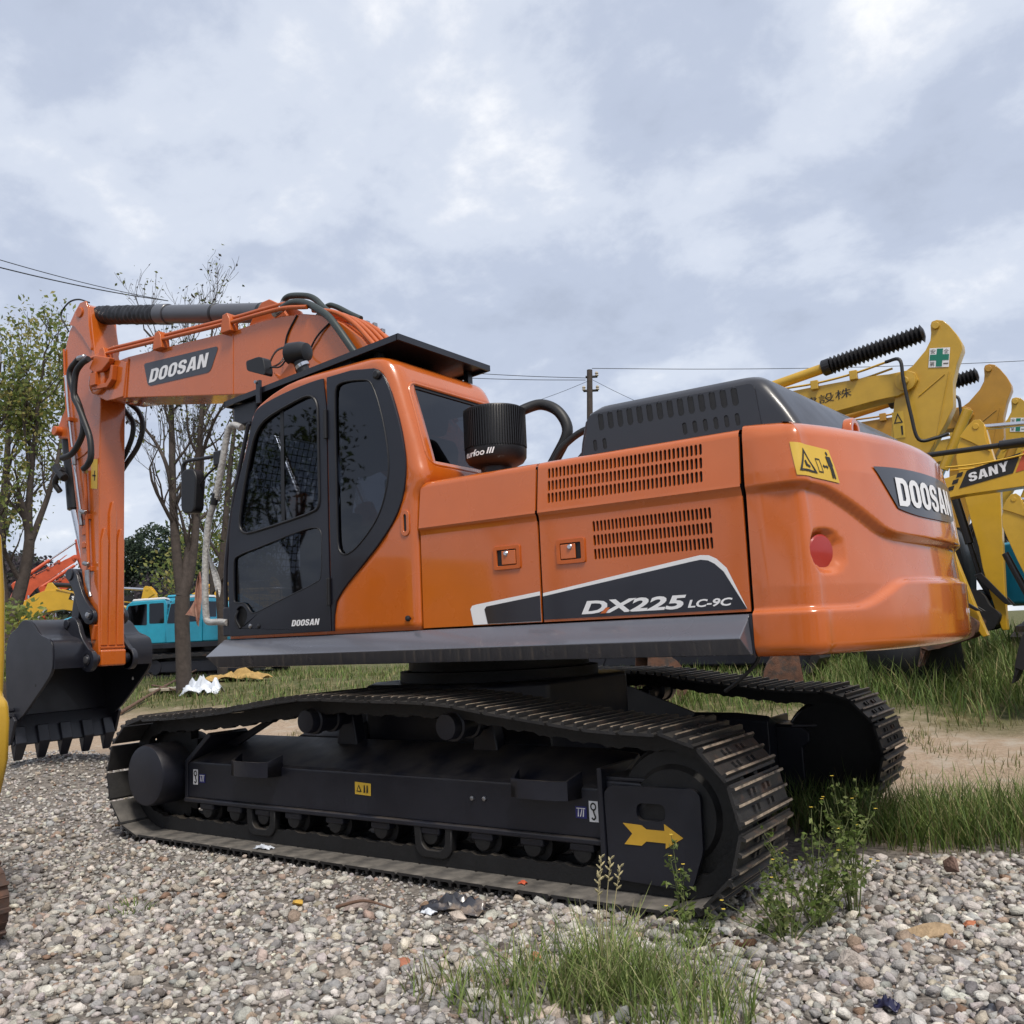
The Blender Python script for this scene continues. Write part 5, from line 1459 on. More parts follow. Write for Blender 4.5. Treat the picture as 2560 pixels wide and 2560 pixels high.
def gravel_edge(x):
    """Back edge of the gravel bed (y) at x."""
    return interp(x, [(-9, 1.9), (-6, 1.1), (-4.2, 0.4), (-2.4, -0.2), (1.6, -0.2), (2.4, 0.1), (4.5, 0.6)]) + 0.25 * mnoise.noise(Vector((x * 1.3, 0, 9)))
pos, rad = [], []
def spread_stones(n, x0, x1, y0, y1, s0, s1, dmax, cond=None):
    for _ in range(n):
        x, y = random.uniform(x0, x1), random.uniform(y0, y1)
        if y > gravel_edge(x) + random.gauss(0, 0.06): continue
        pr = project((x, y, 0))
        if pr is None or not (-0.55 < pr[0] < 1.45 and pr[1] < 1.35): continue
        if not (-0.06 < pr[0] < 1.06 and pr[1] < 1.06) and random.random() < 0.6: continue
        if pr[2] > dmax or (cond and not cond(x, y, pr[2])): continue
        if -1.45 < y < 1.5 and -2.2 < x < 1.8 and abs(y) < 1.40: continue
        r = math.exp(random.gauss(math.log((s0 * s1) ** 0.5), 0.33)); r = max(s0, min(s1 * 1.25, r))
        pos.append((x, y, ground_z(x, y) + r * random.uniform(-0.05, 0.45))); rad.append(r)
coarse = lambda x, y, d: x > 1.0 + 0.5 * mnoise.noise(Vector((x, y, 3))) + random.gauss(0, .2) or y < -2.05 + 0.3 * mnoise.noise(Vector((x * 1.5, y, 6))) + random.gauss(0, .15)
fine = lambda x, y, d: not coarse(x, y, d)
spread_stones(46000, -9, 4.6, -5.0, 2.0, 0.0115, 0.026, 12, fine)
spread_stones(34000, -4.5, 4.6, -4.2, 0.6, 0.013, 0.030, 8, coarse)
spread_stones(9000, -1.0, 4.6, -4.2, 0.6, 0.020, 0.036, 6, coarse)
spread_stones(26000, -3.2, 4.6, -4.6, 0.6, 0.008, 0.015, 6.2)
spread_stones(1500, -4, 4.6, -4.6, 0.6, 0.026, 0.042, 8)
pos, rad = np.array(pos), np.array(rad)
n = len(pos)
which = RNG.integers(0, len(ROCKS), n)
colidx = RNG.choice(len(PAL), n, p=PW)
cols = PC_[colidx] * RNG.uniform(0.68, 1.14, (n, 1)) * np.array([0.975, 0.97, 0.955]) * (1 + RNG.normal(0, 0.02, (n, 3)))
rots = rot_mats(n, RNG)
VV, FF, CC = [], [], []
base = 0
for k, (rv, rf) in enumerate(ROCKS):
    idx = np.where(which == k)[0]
    if len(idx) == 0: continue
    # stones lie on a flat side more often than not: squash along z after turning
    vv = np.einsum('nij,vj->nvi', rots[idx], rv) * rad[idx][:, None, None]
    vv[..., 2] *= 0.74
    vv += pos[idx][:, None, :]
    VV.append(vv.reshape(-1, 3))
    FF.append((rf[None] + (np.arange(len(idx)) * len(rv))[:, None, None] + base).reshape(-1, 3))
    CC.append(np.repeat(cols[idx], len(rv), axis=0))
    base += len(idx) * len(rv)
VV, FF, CC = np.concatenate(VV), np.concatenate(FF), np.concatenate(CC)
def tri_mesh(name, V, F, C, cname="tone"):
    me = bpy.data.meshes.new(name)
    me.vertices.add(len(V)); me.vertices.foreach_set("co", np.ascontiguousarray(V, dtype=np.float32).ravel())
    me.loops.add(F.size); me.loops.foreach_set("vertex_index", np.ascontiguousarray(F, dtype=np.int32).ravel())
    me.polygons.add(len(F)); me.polygons.foreach_set("loop_start", np.arange(0, F.size, F.shape[1], dtype=np.int32))
    me.polygons.foreach_set("loop_total", np.full(len(F), F.shape[1], dtype=np.int32))
    me.update(calc_edges=True); me.validate()
    if C is not None:
        at_ = me.color_attributes.new(cname, 'FLOAT_COLOR', 'POINT')
        at_.data.foreach_set("color", np.concatenate([C, np.ones((len(C), 1))], 1).astype(np.float32).ravel())
    return me
STONE = material("crushed_stone", (0.4, 0.38, 0.36), 0.92, attr="tone", var=0.30, vscale=38, bump=0.55, bscale=110, spec=0.25, dust=0.0)
GRAVEL = link_mesh("gravel", tri_mesh("gravel", VV, FF, CC), STONE)
tag(GRAVEL, "loose pale grey and beige crushed stones covering the yard", "gravel", kind="stuff")
print("stones", n, "tris", len(FF))

# single pieces one can pick out of the bed
def rock_thing(name, label, cat, x, y, size, col, seed, squash=(1, 1, 1), rz=0.0, mat=None, lift=0.35):
    v, f = rock_mesh(seed, 18)
    v = v * np.array(squash) * size
    m_ = mat or material(name + "_mat", col, 0.9, var=0.25, vscale=30, bump=0.5, bscale=90, spec=0.25)
    o = add(name, v.tolist(), [tuple(q) for q in f.tolist()], m_)
    o.location = (x, y, ground_z(x, y) + size * squash[2] * lift); o.rotation_euler = (0.1, -0.08, rz)
    return tag(o, label, cat)
rock_thing("brick_fragment", "reddish brick fragment lying among the pale stones at lower centre", "brick", 1.06, -2.42, 0.045, (0.36, 0.15, 0.095), 3)
rock_thing("brick_fragment", "small orange brick chip behind the tall grass clump", "brick", 1.50, -2.15, 0.034, (0.42, 0.19, 0.10), 4)
rock_thing("brick_fragment", "orange brick chip on the gravel right of the flowering weed", "brick", 2.86, -0.98, 0.042, (0.45, 0.17, 0.09), 5, (1.2, 1, .7))
rock_thing("yellow_stone", "bright ochre yellow stone on the gravel in front of the track", "stone", 0.03, -2.02, 0.040, (0.55, 0.34, 0.07), 6, (1, .8, .8))
rock_thing("flat_stone", "flat grey slab of stone on the gravel at far right", "stone", 2.80, -0.62, 0.115, (0.23, 0.23, 0.235), 7, (1.5, .7, .22), 0.4)
rock_thing("flat_stone", "thin pale grey slab lying at the left of the gravel", "stone", -1.55, -2.75, 0.10, (0.36, 0.36, 0.36), 8, (1.5, .6, .2), 0.6)
rock_thing("boulder", "largest pale boulder in the gravel right of the grass clump", "stone", 2.55, -1.62, 0.085, (0.42, 0.37, 0.33), 9, (1.3, .9, .8), 0.3)
rock_thing("tan_stone", "layered tan rock by the right edge of the flowering weed", "stone", 2.72, -1.15, 0.095, (0.36, 0.26, 0.16), 10, (1.4, .8, .5), 0.2)
rock_thing("brown_stone", "upright brown stone beside the dark grass strip", "stone", 2.66, -0.27, 0.085, (0.20, 0.13, 0.105), 11, (.5, .5, 1.2), 0.0, lift=0.7)
rock_thing("grey_boulder", "rounded brown-grey boulder in front of the track's middle", "stone", 0.32, -1.93, 0.075, (0.28, 0.225, 0.20), 12, (1.2, .9, .7), 0.5)
rock_thing("pale_boulder", "pale round stone beside the torn black plastic", "stone", 0.88, -1.86, 0.060, (0.48, 0.41, 0.35), 13, (1, .9, .8))
# ================================================================ other excavators parked around the yard
def to_frame(pts, ox, oz, ang):
    c, s = math.cos(-ang), math.sin(-ang)
    out = []
    for x, z in pts:
        a, b = ox - x, z - oz
        out.append((a * c - b * s, a * s + b * c))
    return out
BANG = math.atan2(3.895 - 1.76, 0.04 + 4.72)
BOOM_L = math.hypot(3.895 - 1.76, 4.76)
BOOM_P = to_frame(BTOP + BBOT, 0.04, 1.76, BANG)
ARM_P = to_frame(AOUT, -4.72, 3.895, 0.0)          # forward, up relative to the boom tip pin; hangs down at 0
BKT_P = to_frame(BSIDE, -4.835, 1.175, 0.0)
SHELL_P = to_frame(SHc, -4.835, 1.175, 0.0)
YARM_P = [(0.424, 0.822), (0.447, 0.877), (0.52, 0.89), (0.606, 0.86), (0.685, 0.762), (0.775, 0.603), (0.83, 0.453), (0.829, 0.355), (0.73, 0.141), (0.652, -0.117), (0.638, -0.27), (0.62, -0.50), (0.50, -0.72), (0.155, -1.243), (-0.05, -1.70), (-0.22, -2.30), (-0.28, -2.72), (-0.33, -2.80), (-0.42, -2.80), (-0.50, -2.68), (-0.44, -1.9), (-0.325, -0.894), (-0.194, -0.194), (-0.061, 0.143), (0.115, 0.248), (0.316, 0.446), (0.401, 0.587), (0.421, 0.703)]

def rot2(p, a):
    c, s = math.cos(a), math.sin(a); return (p[0] * c - p[1] * s, p[0] * s + p[1] * c)

def digger(label, loc, heading, s, paint, boom=24, bend=0, arm=0, bucket=0, group=None, cab_roof=None, bellows=False, rod=None, detail=True, black_cyl=False, bucket_mat=None, tip_at=None, slope=None, wide=False):
    """A crawler excavator with its own pose: forward is local +X, left local +Y, base at the ground."""
    el = (2.35, 0.75)
    def bent(p, ba, bd):
        if p[0] > 2.0 and bd:
            w = sstep((p[0] - 2.0) / 0.8); q = rot2((p[0] - el[0], p[1] - el[1]), -R(bd) * w); p = (q[0] + el[0], q[1] + el[1])
        q = rot2(p, R(ba)); return (q[0], q[1] + 1.76)
    if tip_at is not None:                      # find the boom angle that carries the tip pin to the wanted height
        want = (tip_at[1] - loc[2]) / s; lo_a, hi_a = 0.0, 60.0
        for _ in range(40):
            boom = (lo_a + hi_a) / 2; bend = boom - 20.6 - slope
            if bent((BOOM_L, 0.0), boom, bend)[1] < want: lo_a = boom
            else: hi_a = boom
        loc = (tip_at[0] - s * math.cos(R(heading)) * bent((BOOM_L, 0.0), boom, bend)[0], loc[1], loc[2])
    rt = tag(empty("excavator", loc, R(heading), None, s), label, "excavator", group)
    cylm = BLACKP if black_cyl else paint
    # tracks: belt with grousers, frame, sprocket and idler
    for sy in (-1, 1):
        yc = 1.15 * sy
        bm = bmesh.new()
        pts = []
        for k in range(20): pts.append((lerp(-1.75, 1.75, k / 20), 0.03))
        for k in range(12): a = -math.pi / 2 + math.pi * k / 12; pts.append((1.75 + 0.39 * math.cos(a), 0.42 + 0.39 * math.sin(a)))
        for k in range(20): pts.append((lerp(1.75, -1.75, k / 20), 0.81 + 0.06 * math.sin(math.pi * k / 20)))
        for k in range(12): a = math.pi / 2 + math.pi * k / 12; pts.append((-1.75 + 0.39 * math.cos(a), 0.42 + 0.39 * math.sin(a)))
        K = len(pts)
        o_, i_ = [], []
        for k in range(K):
            a, b = Vector(pts[k - 1]), Vector(pts[(k + 1) % K]); t = (b - a).normalized(); nn = Vector((t.y, -t.x))
            p = Vector(pts[k]); po = p + nn * (0.03 if k % 2 else 0.0); pi = p - nn * 0.10
            o_.append([bm.verts.new((po.x, yc + w, po.y)) for w in (-0.29, 0.29)]); i_.append([bm.verts.new((pi.x, yc + w, pi.y)) for w in (-0.29, 0.29)])
        for k in range(K):
            n_ = (k + 1) % K
            bm.faces.new((o_[k][0], o_[n_][0], o_[n_][1], o_[k][1])); bm.faces.new((i_[k][1], i_[n_][1], i_[n_][0], i_[k][0]))
            for w in (0, 1): bm.faces.new((o_[k][w], i_[k][w], i_[n_][w], o_[n_][w]))
        bm_obj("track", bm, SHOE, rt)
        fr_ = box("track_frame", (-1.6, 1.6), (yc - 0.18, yc + 0.18), (0.22, 0.62), UNDER, rt, 0.04)
        for x in (-1.75, 1.75): cyl("drive_wheel", (x, yc - 0.2, 0.42), (x, yc + 0.2, 0.42), 0.27, UNDER, fr_, 18)
    box("centre_frame", (-0.9, 0.9), (-0.95, 0.95), (0.45, 0.95), UNDER, rt, 0.05)
    cyl("swing_bearing", (0, 0, 0.93), (0, 0, 1.10), 0.62, UNDER, rt, 24)
    box("platform", (-2.1, 1.45), (-1.32, 1.32), (1.08, 1.27), CHAR, rt, 0.02)
    box("engine_hood", (-2.08, -0.30), (-1.33, 1.33), (1.272, 2.08), paint, rt, 0.06, 3)
    box("tool_box", (-0.28, 1.20), (-1.33, -0.45), (1.272, 1.80), paint, rt, 0.05, 3)
    arcp = [(-2.10, -1.35), (-2.35, -1.35)] + [(-2.78 + 0.33 * (y / 1.2) ** 2 * 1.0, y) for y in [-1.2 + 2.4 * k / 12 for k in range(13)]] + [(-2.35, 1.35), (-2.10, 1.35)]
    prism("counterweight", arcp, 1.10, 2.12, paint, rt, 0.06, 3, axis='z')
    # cab with its panes
    cb = prism("cab", [(-0.27, 1.275), (1.28, 1.275), (1.33, 1.9), (1.12, 2.68), (0.95, 2.82), (-0.20, 2.86), (-0.27, 2.70)], 0.42, 1.33, paint, rt, 0.04, 3)
    prism("cab_roof", [(-0.24, 2.863), (0.94, 2.823), (0.90, 2.90), (-0.18, 2.94)], 0.45, 1.30, cab_roof or paint, rt, 0.02)
    for y in (1.334, 0.416):
        e_ = 0.001 if y > 1 else -0.001
        prism("side_window", rounded([(0.42, 1.95), (1.23, 1.98), (1.06, 2.66), (0.42, 2.72)], 0.05, 3), y + e_, y + 5 * e_, TINT_B, cb)
        prism("side_window", rounded([(-0.18, 2.0), (0.34, 2.0), (0.34, 2.72), (-0.16, 2.74)], 0.05, 3), y + e_, y + 5 * e_, TINT_B, cb)
    V_ = [(1.338, 0.50, 1.95), (1.338, 1.26, 1.95), (1.145, 1.24, 2.66), (1.145, 0.52, 2.66)]
    add("windscreen", V_, [(0, 1, 2, 3)], TINT_B, cb)
    add("rear_window", [(-0.277, 0.52, 2.15), (-0.277, 1.24, 2.15), (-0.277, 1.24, 2.70), (-0.277, 0.52, 2.70)], [(0, 1, 2, 3)], TINT_B, cb)
    # boom
    def bpt(p): return bent(p, boom, bend)
    bp = [bpt(p) for p in BOOM_P]
    bm = bmesh.new(); plate_into(bm, bp, [], lambda a, b: (a, -0.20, b), (0, 0.40, 0))
    bo = bm_obj("boom", bm, paint, rt); bevel(bo, 0.012, 2, 40)
    tip = bpt((BOOM_L, 0.0))
    lathe("boom_boss", [(0.15, 0), (0.15, 0.04), (0.06, 0.05), (0.06, 0.09), (0.05, 0.10)], (tip[0], -0.20, tip[1]), (0, -1, 0), paint, bo, 22)
    ln = [bpt(p) for p in ((5.1, 0.42), (4.6, 0.52), (4.0, 0.70), (3.3, 0.98), (2.6, 1.22))]
    for y in (-0.23, 0.23): tube("steel_line", [(a, y, b) for a, b in ln], 0.018, paint, bo, 6)
    for q in (1, 2, 3): box("line_clip", (ln[q][0] - .06, ln[q][0] + .06), (-0.26, -0.18), (ln[q][1] - .10, ln[q][1] + .05), paint, bo, 0.01)
    # arm
    aa = R(arm)
    def apt(p): q = rot2(p, aa); return (tip[0] + q[0], tip[1] + q[1])
    bm = bmesh.new(); plate_into(bm, [apt(p) for p in (YARM_P if wide else ARM_P)], [], lambda a, b: (a, -0.137, b), (0, 0.274, 0))
    am = bm_obj("arm", bm, paint, rt); bevel(am, 0.012, 2, 40)
    ear = apt((0.502, 0.794) if wide else (0.47, 0.83))
    for y in (() if wide else (-0.165, 0.135)):
        prism("cylinder_ear", [apt(p) for p in ((0.32, 0.62), (0.34, 0.88), (0.40, 0.95), (0.50, 0.95), (0.60, 0.86), (0.74, 0.66), (0.55, 0.55), (0.25, 0.35))], y, y + 0.03, paint, am, 0.008)
    cyl("ear_pin", (ear[0], -0.18, ear[1]), (ear[0], 0.18, ear[1]), 0.055, paint, am, 14)
    tube("arm_rib", [(a, -0.142, b) for a, b in (apt((0.16, -0.25)), apt((0.55, 0.02)))], 0.010, paint, am, 5, curve=False)
    tube("arm_rib", [(a, -0.142, b) for a, b in (apt((0.62, 0.05)), apt((0.30, -1.1)))], 0.010, paint, am, 5, curve=False)
    # arm cylinder
    c0 = bpt((2.35, 1.42)); c0 = (c0[0], 0, c0[1]); c1 = (ear[0], 0, ear[1])
    prism("cylinder_bracket", [bpt(p) for p in ((2.1, 1.15), (2.28, 1.48), (2.42, 1.48), (2.62, 1.20))], -0.12, 0.12, paint, bo, 0.01)
    ac = cyl("arm_cylinder", c0, along(c0, c1, 0.55), 0.085, cylm, rt, 18)
    if bellows:
        A, B = along(c0, c1, 0.54), along(c0, c1, 0.95); prof = [(0.11, 0), (0.135, 0.02), (0.135, 0.14)]
        Ln = (B - A).length; kk = 22
        for k in range(kk): h = 0.14 + (Ln - 0.14) * k / kk; prof += [(0.098, h), (0.150, h + (Ln - 0.14) / kk * 0.5)]
        prof += [(0.07, Ln)]
        lathe("rod_bellows", prof, A, B - A, BLACKP, ac, 18, smooth=10)
    else:
        cyl("cylinder_rod", along(c0, c1, 0.55), c1, 0.05, rod or CHROME, ac, 12)
    # boom cylinders
    for y in (-0.36, 0.36):
        b0 = (1.28, y, 1.42); q = bpt((2.3, 0.55)); b1 = (q[0], y, q[1])
        bc_ = cyl("boom_cylinder", b0, along(b0, b1, 0.58), 0.085, cylm, rt, 16)
        cyl("cylinder_rod", along(b0, b1, 0.58), b1, 0.05, CHROME, bc_, 12)
    # bucket cylinder, levers and bucket
    q0 = apt((0.80, -0.55) if wide else (0.90, -0.30)); q1 = apt((0.10, -1.95) if wide else (0.50, -1.85))
    bc = cyl("bucket_cylinder", (q0[0], 0, q0[1]), along((q0[0], 0, q0[1]), (q1[0], 0, q1[1]), 0.62), 0.075, cylm, rt, 16)
    cyl("cylinder_rod", along((q0[0], 0, q0[1]), (q1[0], 0, q1[1]), 0.62), (q1[0], 0, q1[1]), 0.042, BLACKP if black_cyl else CHROME, bc, 12)
    pin = apt((-0.38, -2.72) if wide else (0.115, -2.72)); ka = aa + R(bucket)
    def kpt(p): q = rot2(p, ka); return (pin[0] + q[0], pin[1] + q[1])
    lv = apt((-0.40, -2.28) if wide else (0.02, -2.28)); kp = kpt((0.365, 0.36))
    for y in (-0.215, 0.165):
        prism("link_lever", [(q1[0] - .05, q1[1] + .06), (q1[0] + .07, q1[1] + .02), (lv[0] + .08, lv[1] - .05), (lv[0] - .04, lv[1] - .07)], y, y + 0.05, BLACKP, rt, 0.01)
    tube("bucket_link", [(q1[0], 0, q1[1]), (kp[0], 0, kp[1])], 0.08, BLACKP, rt, 8, curve=False)
    bkm = bucket_mat or GREASE
    bk = prism("bucket", [kpt(p) for p in BKT_P], -0.525, -0.495, bkm, rt)
    prism("side_plate", [kpt(p) for p in BKT_P], 0.495, 0.525, bkm, bk)
    bm = bmesh.new()
    sp_ = [kpt(p) for p in SHELL_P[::2]] + [kpt(SHELL_P[-1])]
    a_ = [bm.verts.new((x, -0.51, z)) for x, z in sp_]; b_ = [bm.verts.new((x, 0.51, z)) for x, z in sp_]
    for i in range(len(sp_) - 1): bm.faces.new((a_[i], a_[i + 1], b_[i + 1], b_[i]))
    bs = bm_obj("bucket_shell", bm, bkm, bk, smooth=50); sdm = bs.modifiers.new("t", 'SOLIDIFY'); sdm.thickness = 0.03
    for k in range(5):
        y = -0.45 + 0.225 * k
        tp = [kpt(p) for p in ((0.86, -0.60), (0.78, -0.60), (0.80, -0.92), (0.83, -0.92))]
        prism("bucket_tooth", tp, y - 0.045, y + 0.045, bkm, bk)
    # loose hoses at the boom tip
    if detail:
        h0, h1 = ln[0], apt((0.40, -0.95))
        tube("arm_hose", [(h0[0], -0.25, h0[1]), (h0[0] + .22, -0.30, h0[1] - .02), (h0[0] + .25, -0.32, h0[1] - .35), (tip[0] + .05, -0.32, tip[1] - .55), (tip[0] + .12, -0.30, tip[1] - .95), (h1[0] - .05, -0.22, h1[1]), (h1[0] + .12, -0.16, h1[1] + .05)], 0.028, RUBBER, rt, 8)
    rt["_"] = 0
    del rt["_"]
    return rt, bo, am, bpt, apt

TINT_B = glass("far_cab_glass", (0.10, 0.11, 0.13), 0.05)

def safety_board(am, apt, a0, b0, w, h, tilt):
    """White board with a green cross and four characters."""
    y = -0.146
    def P(a, b, e_=0.0):
        q = rot2((a * w, b * h), R(tilt)); p = apt((a0 + q[0], b0 + q[1])); return (p[0], y - e_, p[1])
    add("safety_board", [P(0, 0), P(1, 0), P(1, 1), P(0, 1)], [(0, 1, 2, 3)], WHITE, am)
    cr_ = [(.36, .04), (.66, .04), (.66, .36), (.97, .36), (.97, .66), (.66, .66), (.66, .96), (.36, .96), (.36, .66), (.04, .66), (.04, .36), (.36, .36)]
    bm = bmesh.new(); plate_into(bm, cr_, [], lambda a, b: P(a, b, 0.004), (0, 0.002, 0)); bm_obj("green_cross", bm, GREEN, am)
    for ch, a, b in (("安", .05, .70), ("全", .70, .70), ("第", .05, .06), ("一", .72, .16)):
        lettering("sign_lettering", ch, lambda p, q, a=a, b=b: P(a + p, b + q, 0.006), 0.25, 0.24 if ch != "一" else 0.05, INK, am, 0.0)

def warn_label(am, apt, a0, b0, w, h):
    y = -0.146
    def P(a, b, e_=0.0):
        p = apt((a0 + a * w, b0 + b * h)); return (p[0], y - e_, p[1])
    add("warning_label", [P(0, 0), P(1, 0), P(1, 1), P(0, 1)], [(0, 1, 2, 3)], STICK, am)
    add("label_sign", [P(.1, .56, .004), P(.9, .56, .004), P(.5, .95, .004), P(.25, .60, .004), P(.75, .60, .004), P(.5, .85, .004)], [(0, 1, 4, 3), (1, 2, 5, 4), (2, 0, 3, 5)], INK, am)
    add("label_sign", [P(.68, .10, .004), P(.82, .10, .004), P(.84, .45, .004), P(.66, .45, .004)], [(0, 1, 2, 3)], INK, am)

G1 = "yellow excavators parked in a row behind"
r1_, bo, am, bpt, apt = digger("yellow excavator with bellows cylinder and safety board, nearest of the row behind", (0, 8.5, 0.45), 0, 0.9, YEL, arm=0, bucket=10, group=G1, bellows=True, wide=True, tip_at=(1.04, 4.50), slope=0)
safety_board(am, apt, 0.335, 0.165, 0.29, 0.30, -9)
warn_label(am, apt, -0.26, -0.86, 0.17, 0.42)
tp_ = bpt((BOOM_L, 0.0))
lettering("boom_lettering", "建設株", lambda a, b: (tp_[0] - 1.62 + a, -0.206, tp_[1] - 0.15 + b + 0.09 * a), 0.80, 0.15, INK, bo, 0.0)
r2_, bo, am, bpt, apt = digger("ochre excavator with dark bellows, second of the row behind the counterweight", (0, 11.63, 0.45), 0, 0.9, YEL2, arm=0, bucket=10, group=G1, bellows=True, wide=True, tip_at=(1.27, 4.51), slope=0)
r3_, bo, am, bpt, apt = digger("yellow excavator with green cross board at the far end of the row", (0, 14.8, 0.47), 0, 0.9, YEL, arm=0, bucket=10, group=G1, bellows=True, wide=True, tip_at=(1.30, 4.62), slope=0)
safety_board(am, apt, 0.335, 0.165, 0.29, 0.30, -9)

G2 = "small excavators at the right edge"
r4_, bo, am, bpt, apt = digger("small golden excavator with black cylinders and a black name panel on its boom", (0, 6.0, 0.40), 180, 0.6, YEL3, arm=-14, bucket=35, group=G2, black_cyl=True, bucket_mat=RUST, tip_at=(1.70, 2.62), slope=-8, detail=False, rod=BLACKP)
tp_ = bpt((BOOM_L, 0.0)); rise = math.tan(R(8))
def panel_pt(u, v, e_=0.0):
    """Band along the outer half of the boom: u from the tip towards the elbow in metres, v from its lower to its upper edge."""
    h = lerp(0.36, 0.47, min(1, u / 1.8)); z = tp_[1] - 0.155 + u * rise * 1.25
    return (tp_[0] - u, 0.204 + e_, z + v * h)
grid_patch("name_panel", lambda u, v: panel_pt(lerp(0.40, 1.30, u) + 0.16 * v, lerp(0.14, 0.86, v), 0.003), 10, 3, INK, bo)
grid_patch("red_panel", lambda u, v: panel_pt(lerp(1.34, 1.52, u) + 0.16 * v, lerp(0.14, 0.86, v), 0.003), 4, 3, REDO, bo)
for k in range(3):
    grid_patch("checker_square", lambda u, v, k=k: panel_pt(0.20 + 0.085 * k + 0.10 * u + 0.03 * v, 0.16 + 0.26 * k + 0.19 * v, 0.004), 2, 2, INK, bo)
logo("name_lettering", "SANY", lambda a, b: panel_pt(0.58 + a + 0.0 * b, 0.30 + b, 0.008), 0.66, 0.40, WHITE, bo)
r5_, bo, am, bpt, apt = digger("smallest yellow excavator whose arm and black bucket link stand at the right edge", (0, 5.0, 0.38), 180, 0.44, YEL, arm=-6, bucket=30, group=G2, black_cyl=True, tip_at=(2.80, 1.98), slope=-3)
r7_, *_ = digger("golden excavator behind the small ones at right, its arm hanging to the grass", (0, 7.6, 0.45), 180, 0.7, YEL3, arm=4, bucket=25, detail=False, tip_at=(2.25, 2.95), slope=-6, black_cyl=True)

# machines far behind on the left
def at_px(u, v, k):
    d = fwd + rgt * ((u - 1280) / 2316.55) - upv * ((v - 1280) / 2316.55)
    h = math.hypot(d.x, d.y); return CAM_POS + d * (k / h)
rz = math.degrees(math.atan2(rgt.y, rgt.x))
p = at_px(-30, 1560, 31)
r8_, bo, am, bpt, apt = digger("yellow excavator with a black name patch on its lowered boom, behind the black bucket", (p.x, p.y, ground_z(p.x, p.y)), rz, 0.82, YEL3, boom=5, bend=0, arm=0, bucket=40, cab_roof=WHITE, group="machines far behind at left", black_cyl=True, detail=False)
grid_patch("name_panel", lambda u, v: (bpt((lerp(3.0, 4.3, u) + .1 * v, lerp(.80, .32, u) + .22 * v))[0], -0.204, bpt((lerp(3.0, 4.3, u) + .1 * v, lerp(.80, .32, u) + .22 * v))[1]), 6, 2, INK, bo)
lettering("name_lettering", "SANY", lambda a, b: (bpt((3.12 + a, .76 - .37 * a + b))[0], -0.208, bpt((3.12 + a, .76 - .37 * a + b))[1]), 0.85, 0.16, WHITE, bo, 0.05)
p = at_px(415, 1650, 27)
r9_, *_ = digger("turquoise excavator with grey windscreen standing left of the bare tree trunk", (p.x, p.y, ground_z(p.x, p.y)), rz + 190, 0.72, TEAL, boom=-16, bend=0, arm=30, bucket=20, group="machines far behind at left", cab_roof=WHITE, detail=False)
p = at_px(505, 1650, 28)
r10_, bo, am, bpt, apt = digger("turquoise excavator right of the bare tree trunk, its rounded tail towards us", (p.x, p.y, ground_z(p.x, p.y)), rz + 75, 0.78, TEAL, boom=-6, bend=0, arm=-5, bucket=20, group="machines far behind at left", detail=False)
for u_, v_, k_, hd, sc_, pt, bm_, lab in ((345, 1650, 34, 200, 0.72, TEAL, -10, "turquoise excavator right beside the orange arm, farther back"), (475, 1650, 38, 20, 0.8, YEL3, 12, "yellow excavator whose boom shows above the turquoise cabs near the forked trunk"),
        (548, 1650, 26, 160, 0.72, TEAL, -8, "turquoise excavator just left of the cab's front step"), (395, 1650, 40, 0, 0.85, YEL3, 14, "yellow excavator farthest back beside the orange arm"), (2960, 1600, 15.0, 25, 0.8, TEAL, -6, "turquoise excavator half hidden at the right edge of the picture")):
    p = at_px(u_, v_, k_)
    digger(lab, (p.x, p.y, ground_z(p.x, p.y)), (rz if u_ < 1000 else 0) + hd, sc_, pt, boom=bm_, bend=0, arm=5, bucket=20, group="machines far behind at left" if u_ < 1000 else None, cab_roof=WHITE if pt is TEAL and u_ < 1000 else None, detail=False)
for u_, v_, k_, hd, lab, bm_ in ((10, 1640, 46, 35, "red-orange excavator with raised arm at the far left between the tree trunks", 52), (75, 1640, 48, 35, "red-orange excavator with lattice-like boom rising above the yellow boom", 50)):
    p = at_px(u_, v_, k_)
    digger(lab, (p.x, p.y, ground_z(p.x, p.y)), rz + hd, 0.85, REDO, boom=bm_, bend=0, arm=20, bucket=10, group="red machines in the distance", detail=False)

# yellow machine cut off by the left frame edge: tail of its body and rusty track
CE = tag(empty("excavator", (-0.95, -3.75, 0)), "yellow machine cut off by the left edge of the picture, with a rusty track", "excavator")
def lp(u, v, yy):
    d = fwd + rgt * ((u - 1280) / 2316.55) - upv * ((v - 1280) / 2316.55); t = (yy - CAM_POS.y) / d.y; q = CAM_POS + d * t
    return (q.x + 0.95, q.z)
FY = -2.90
side_p = [lp(9, 1330, FY), lp(18, 1480, FY), lp(18, 1640, FY), lp(14, 1735, FY), lp(27, 1752, FY), lp(30, 1800, FY), lp(26, 1900, FY), lp(8, 1985, FY), lp(-14, 2015, FY)]
prism("yellow_body", side_p + [(side_p[-1][0] - 0.75, side_p[-1][1]), (side_p[0][0] - 0.75, side_p[0][1] + 0.06)], FY + 3.75 - 1.0, FY + 3.75, YEL, CE, 0.03, 3)
XR_ = lp(20, 2370, -3.12)[0]
bz = side_p[-1][1]
box("platform", (XR_ - 1.35, XR_ - 0.42), (-0.12, 0.78), (bz - 0.13, bz - 0.01), CHAR, CE, 0.01)
cyl("swing_bearing", (XR_ - 0.75, 0.25, 0.30), (XR_ - 0.75, 0.25, bz - 0.12), 0.26, UNDER, CE, 20)
box("centre_frame", (XR_ - 1.15, XR_ - 0.35), (-0.25, 0.40), (0.14, 0.32), UNDER, CE, 0.03)
cbx = side_p[0][0] - 0.80
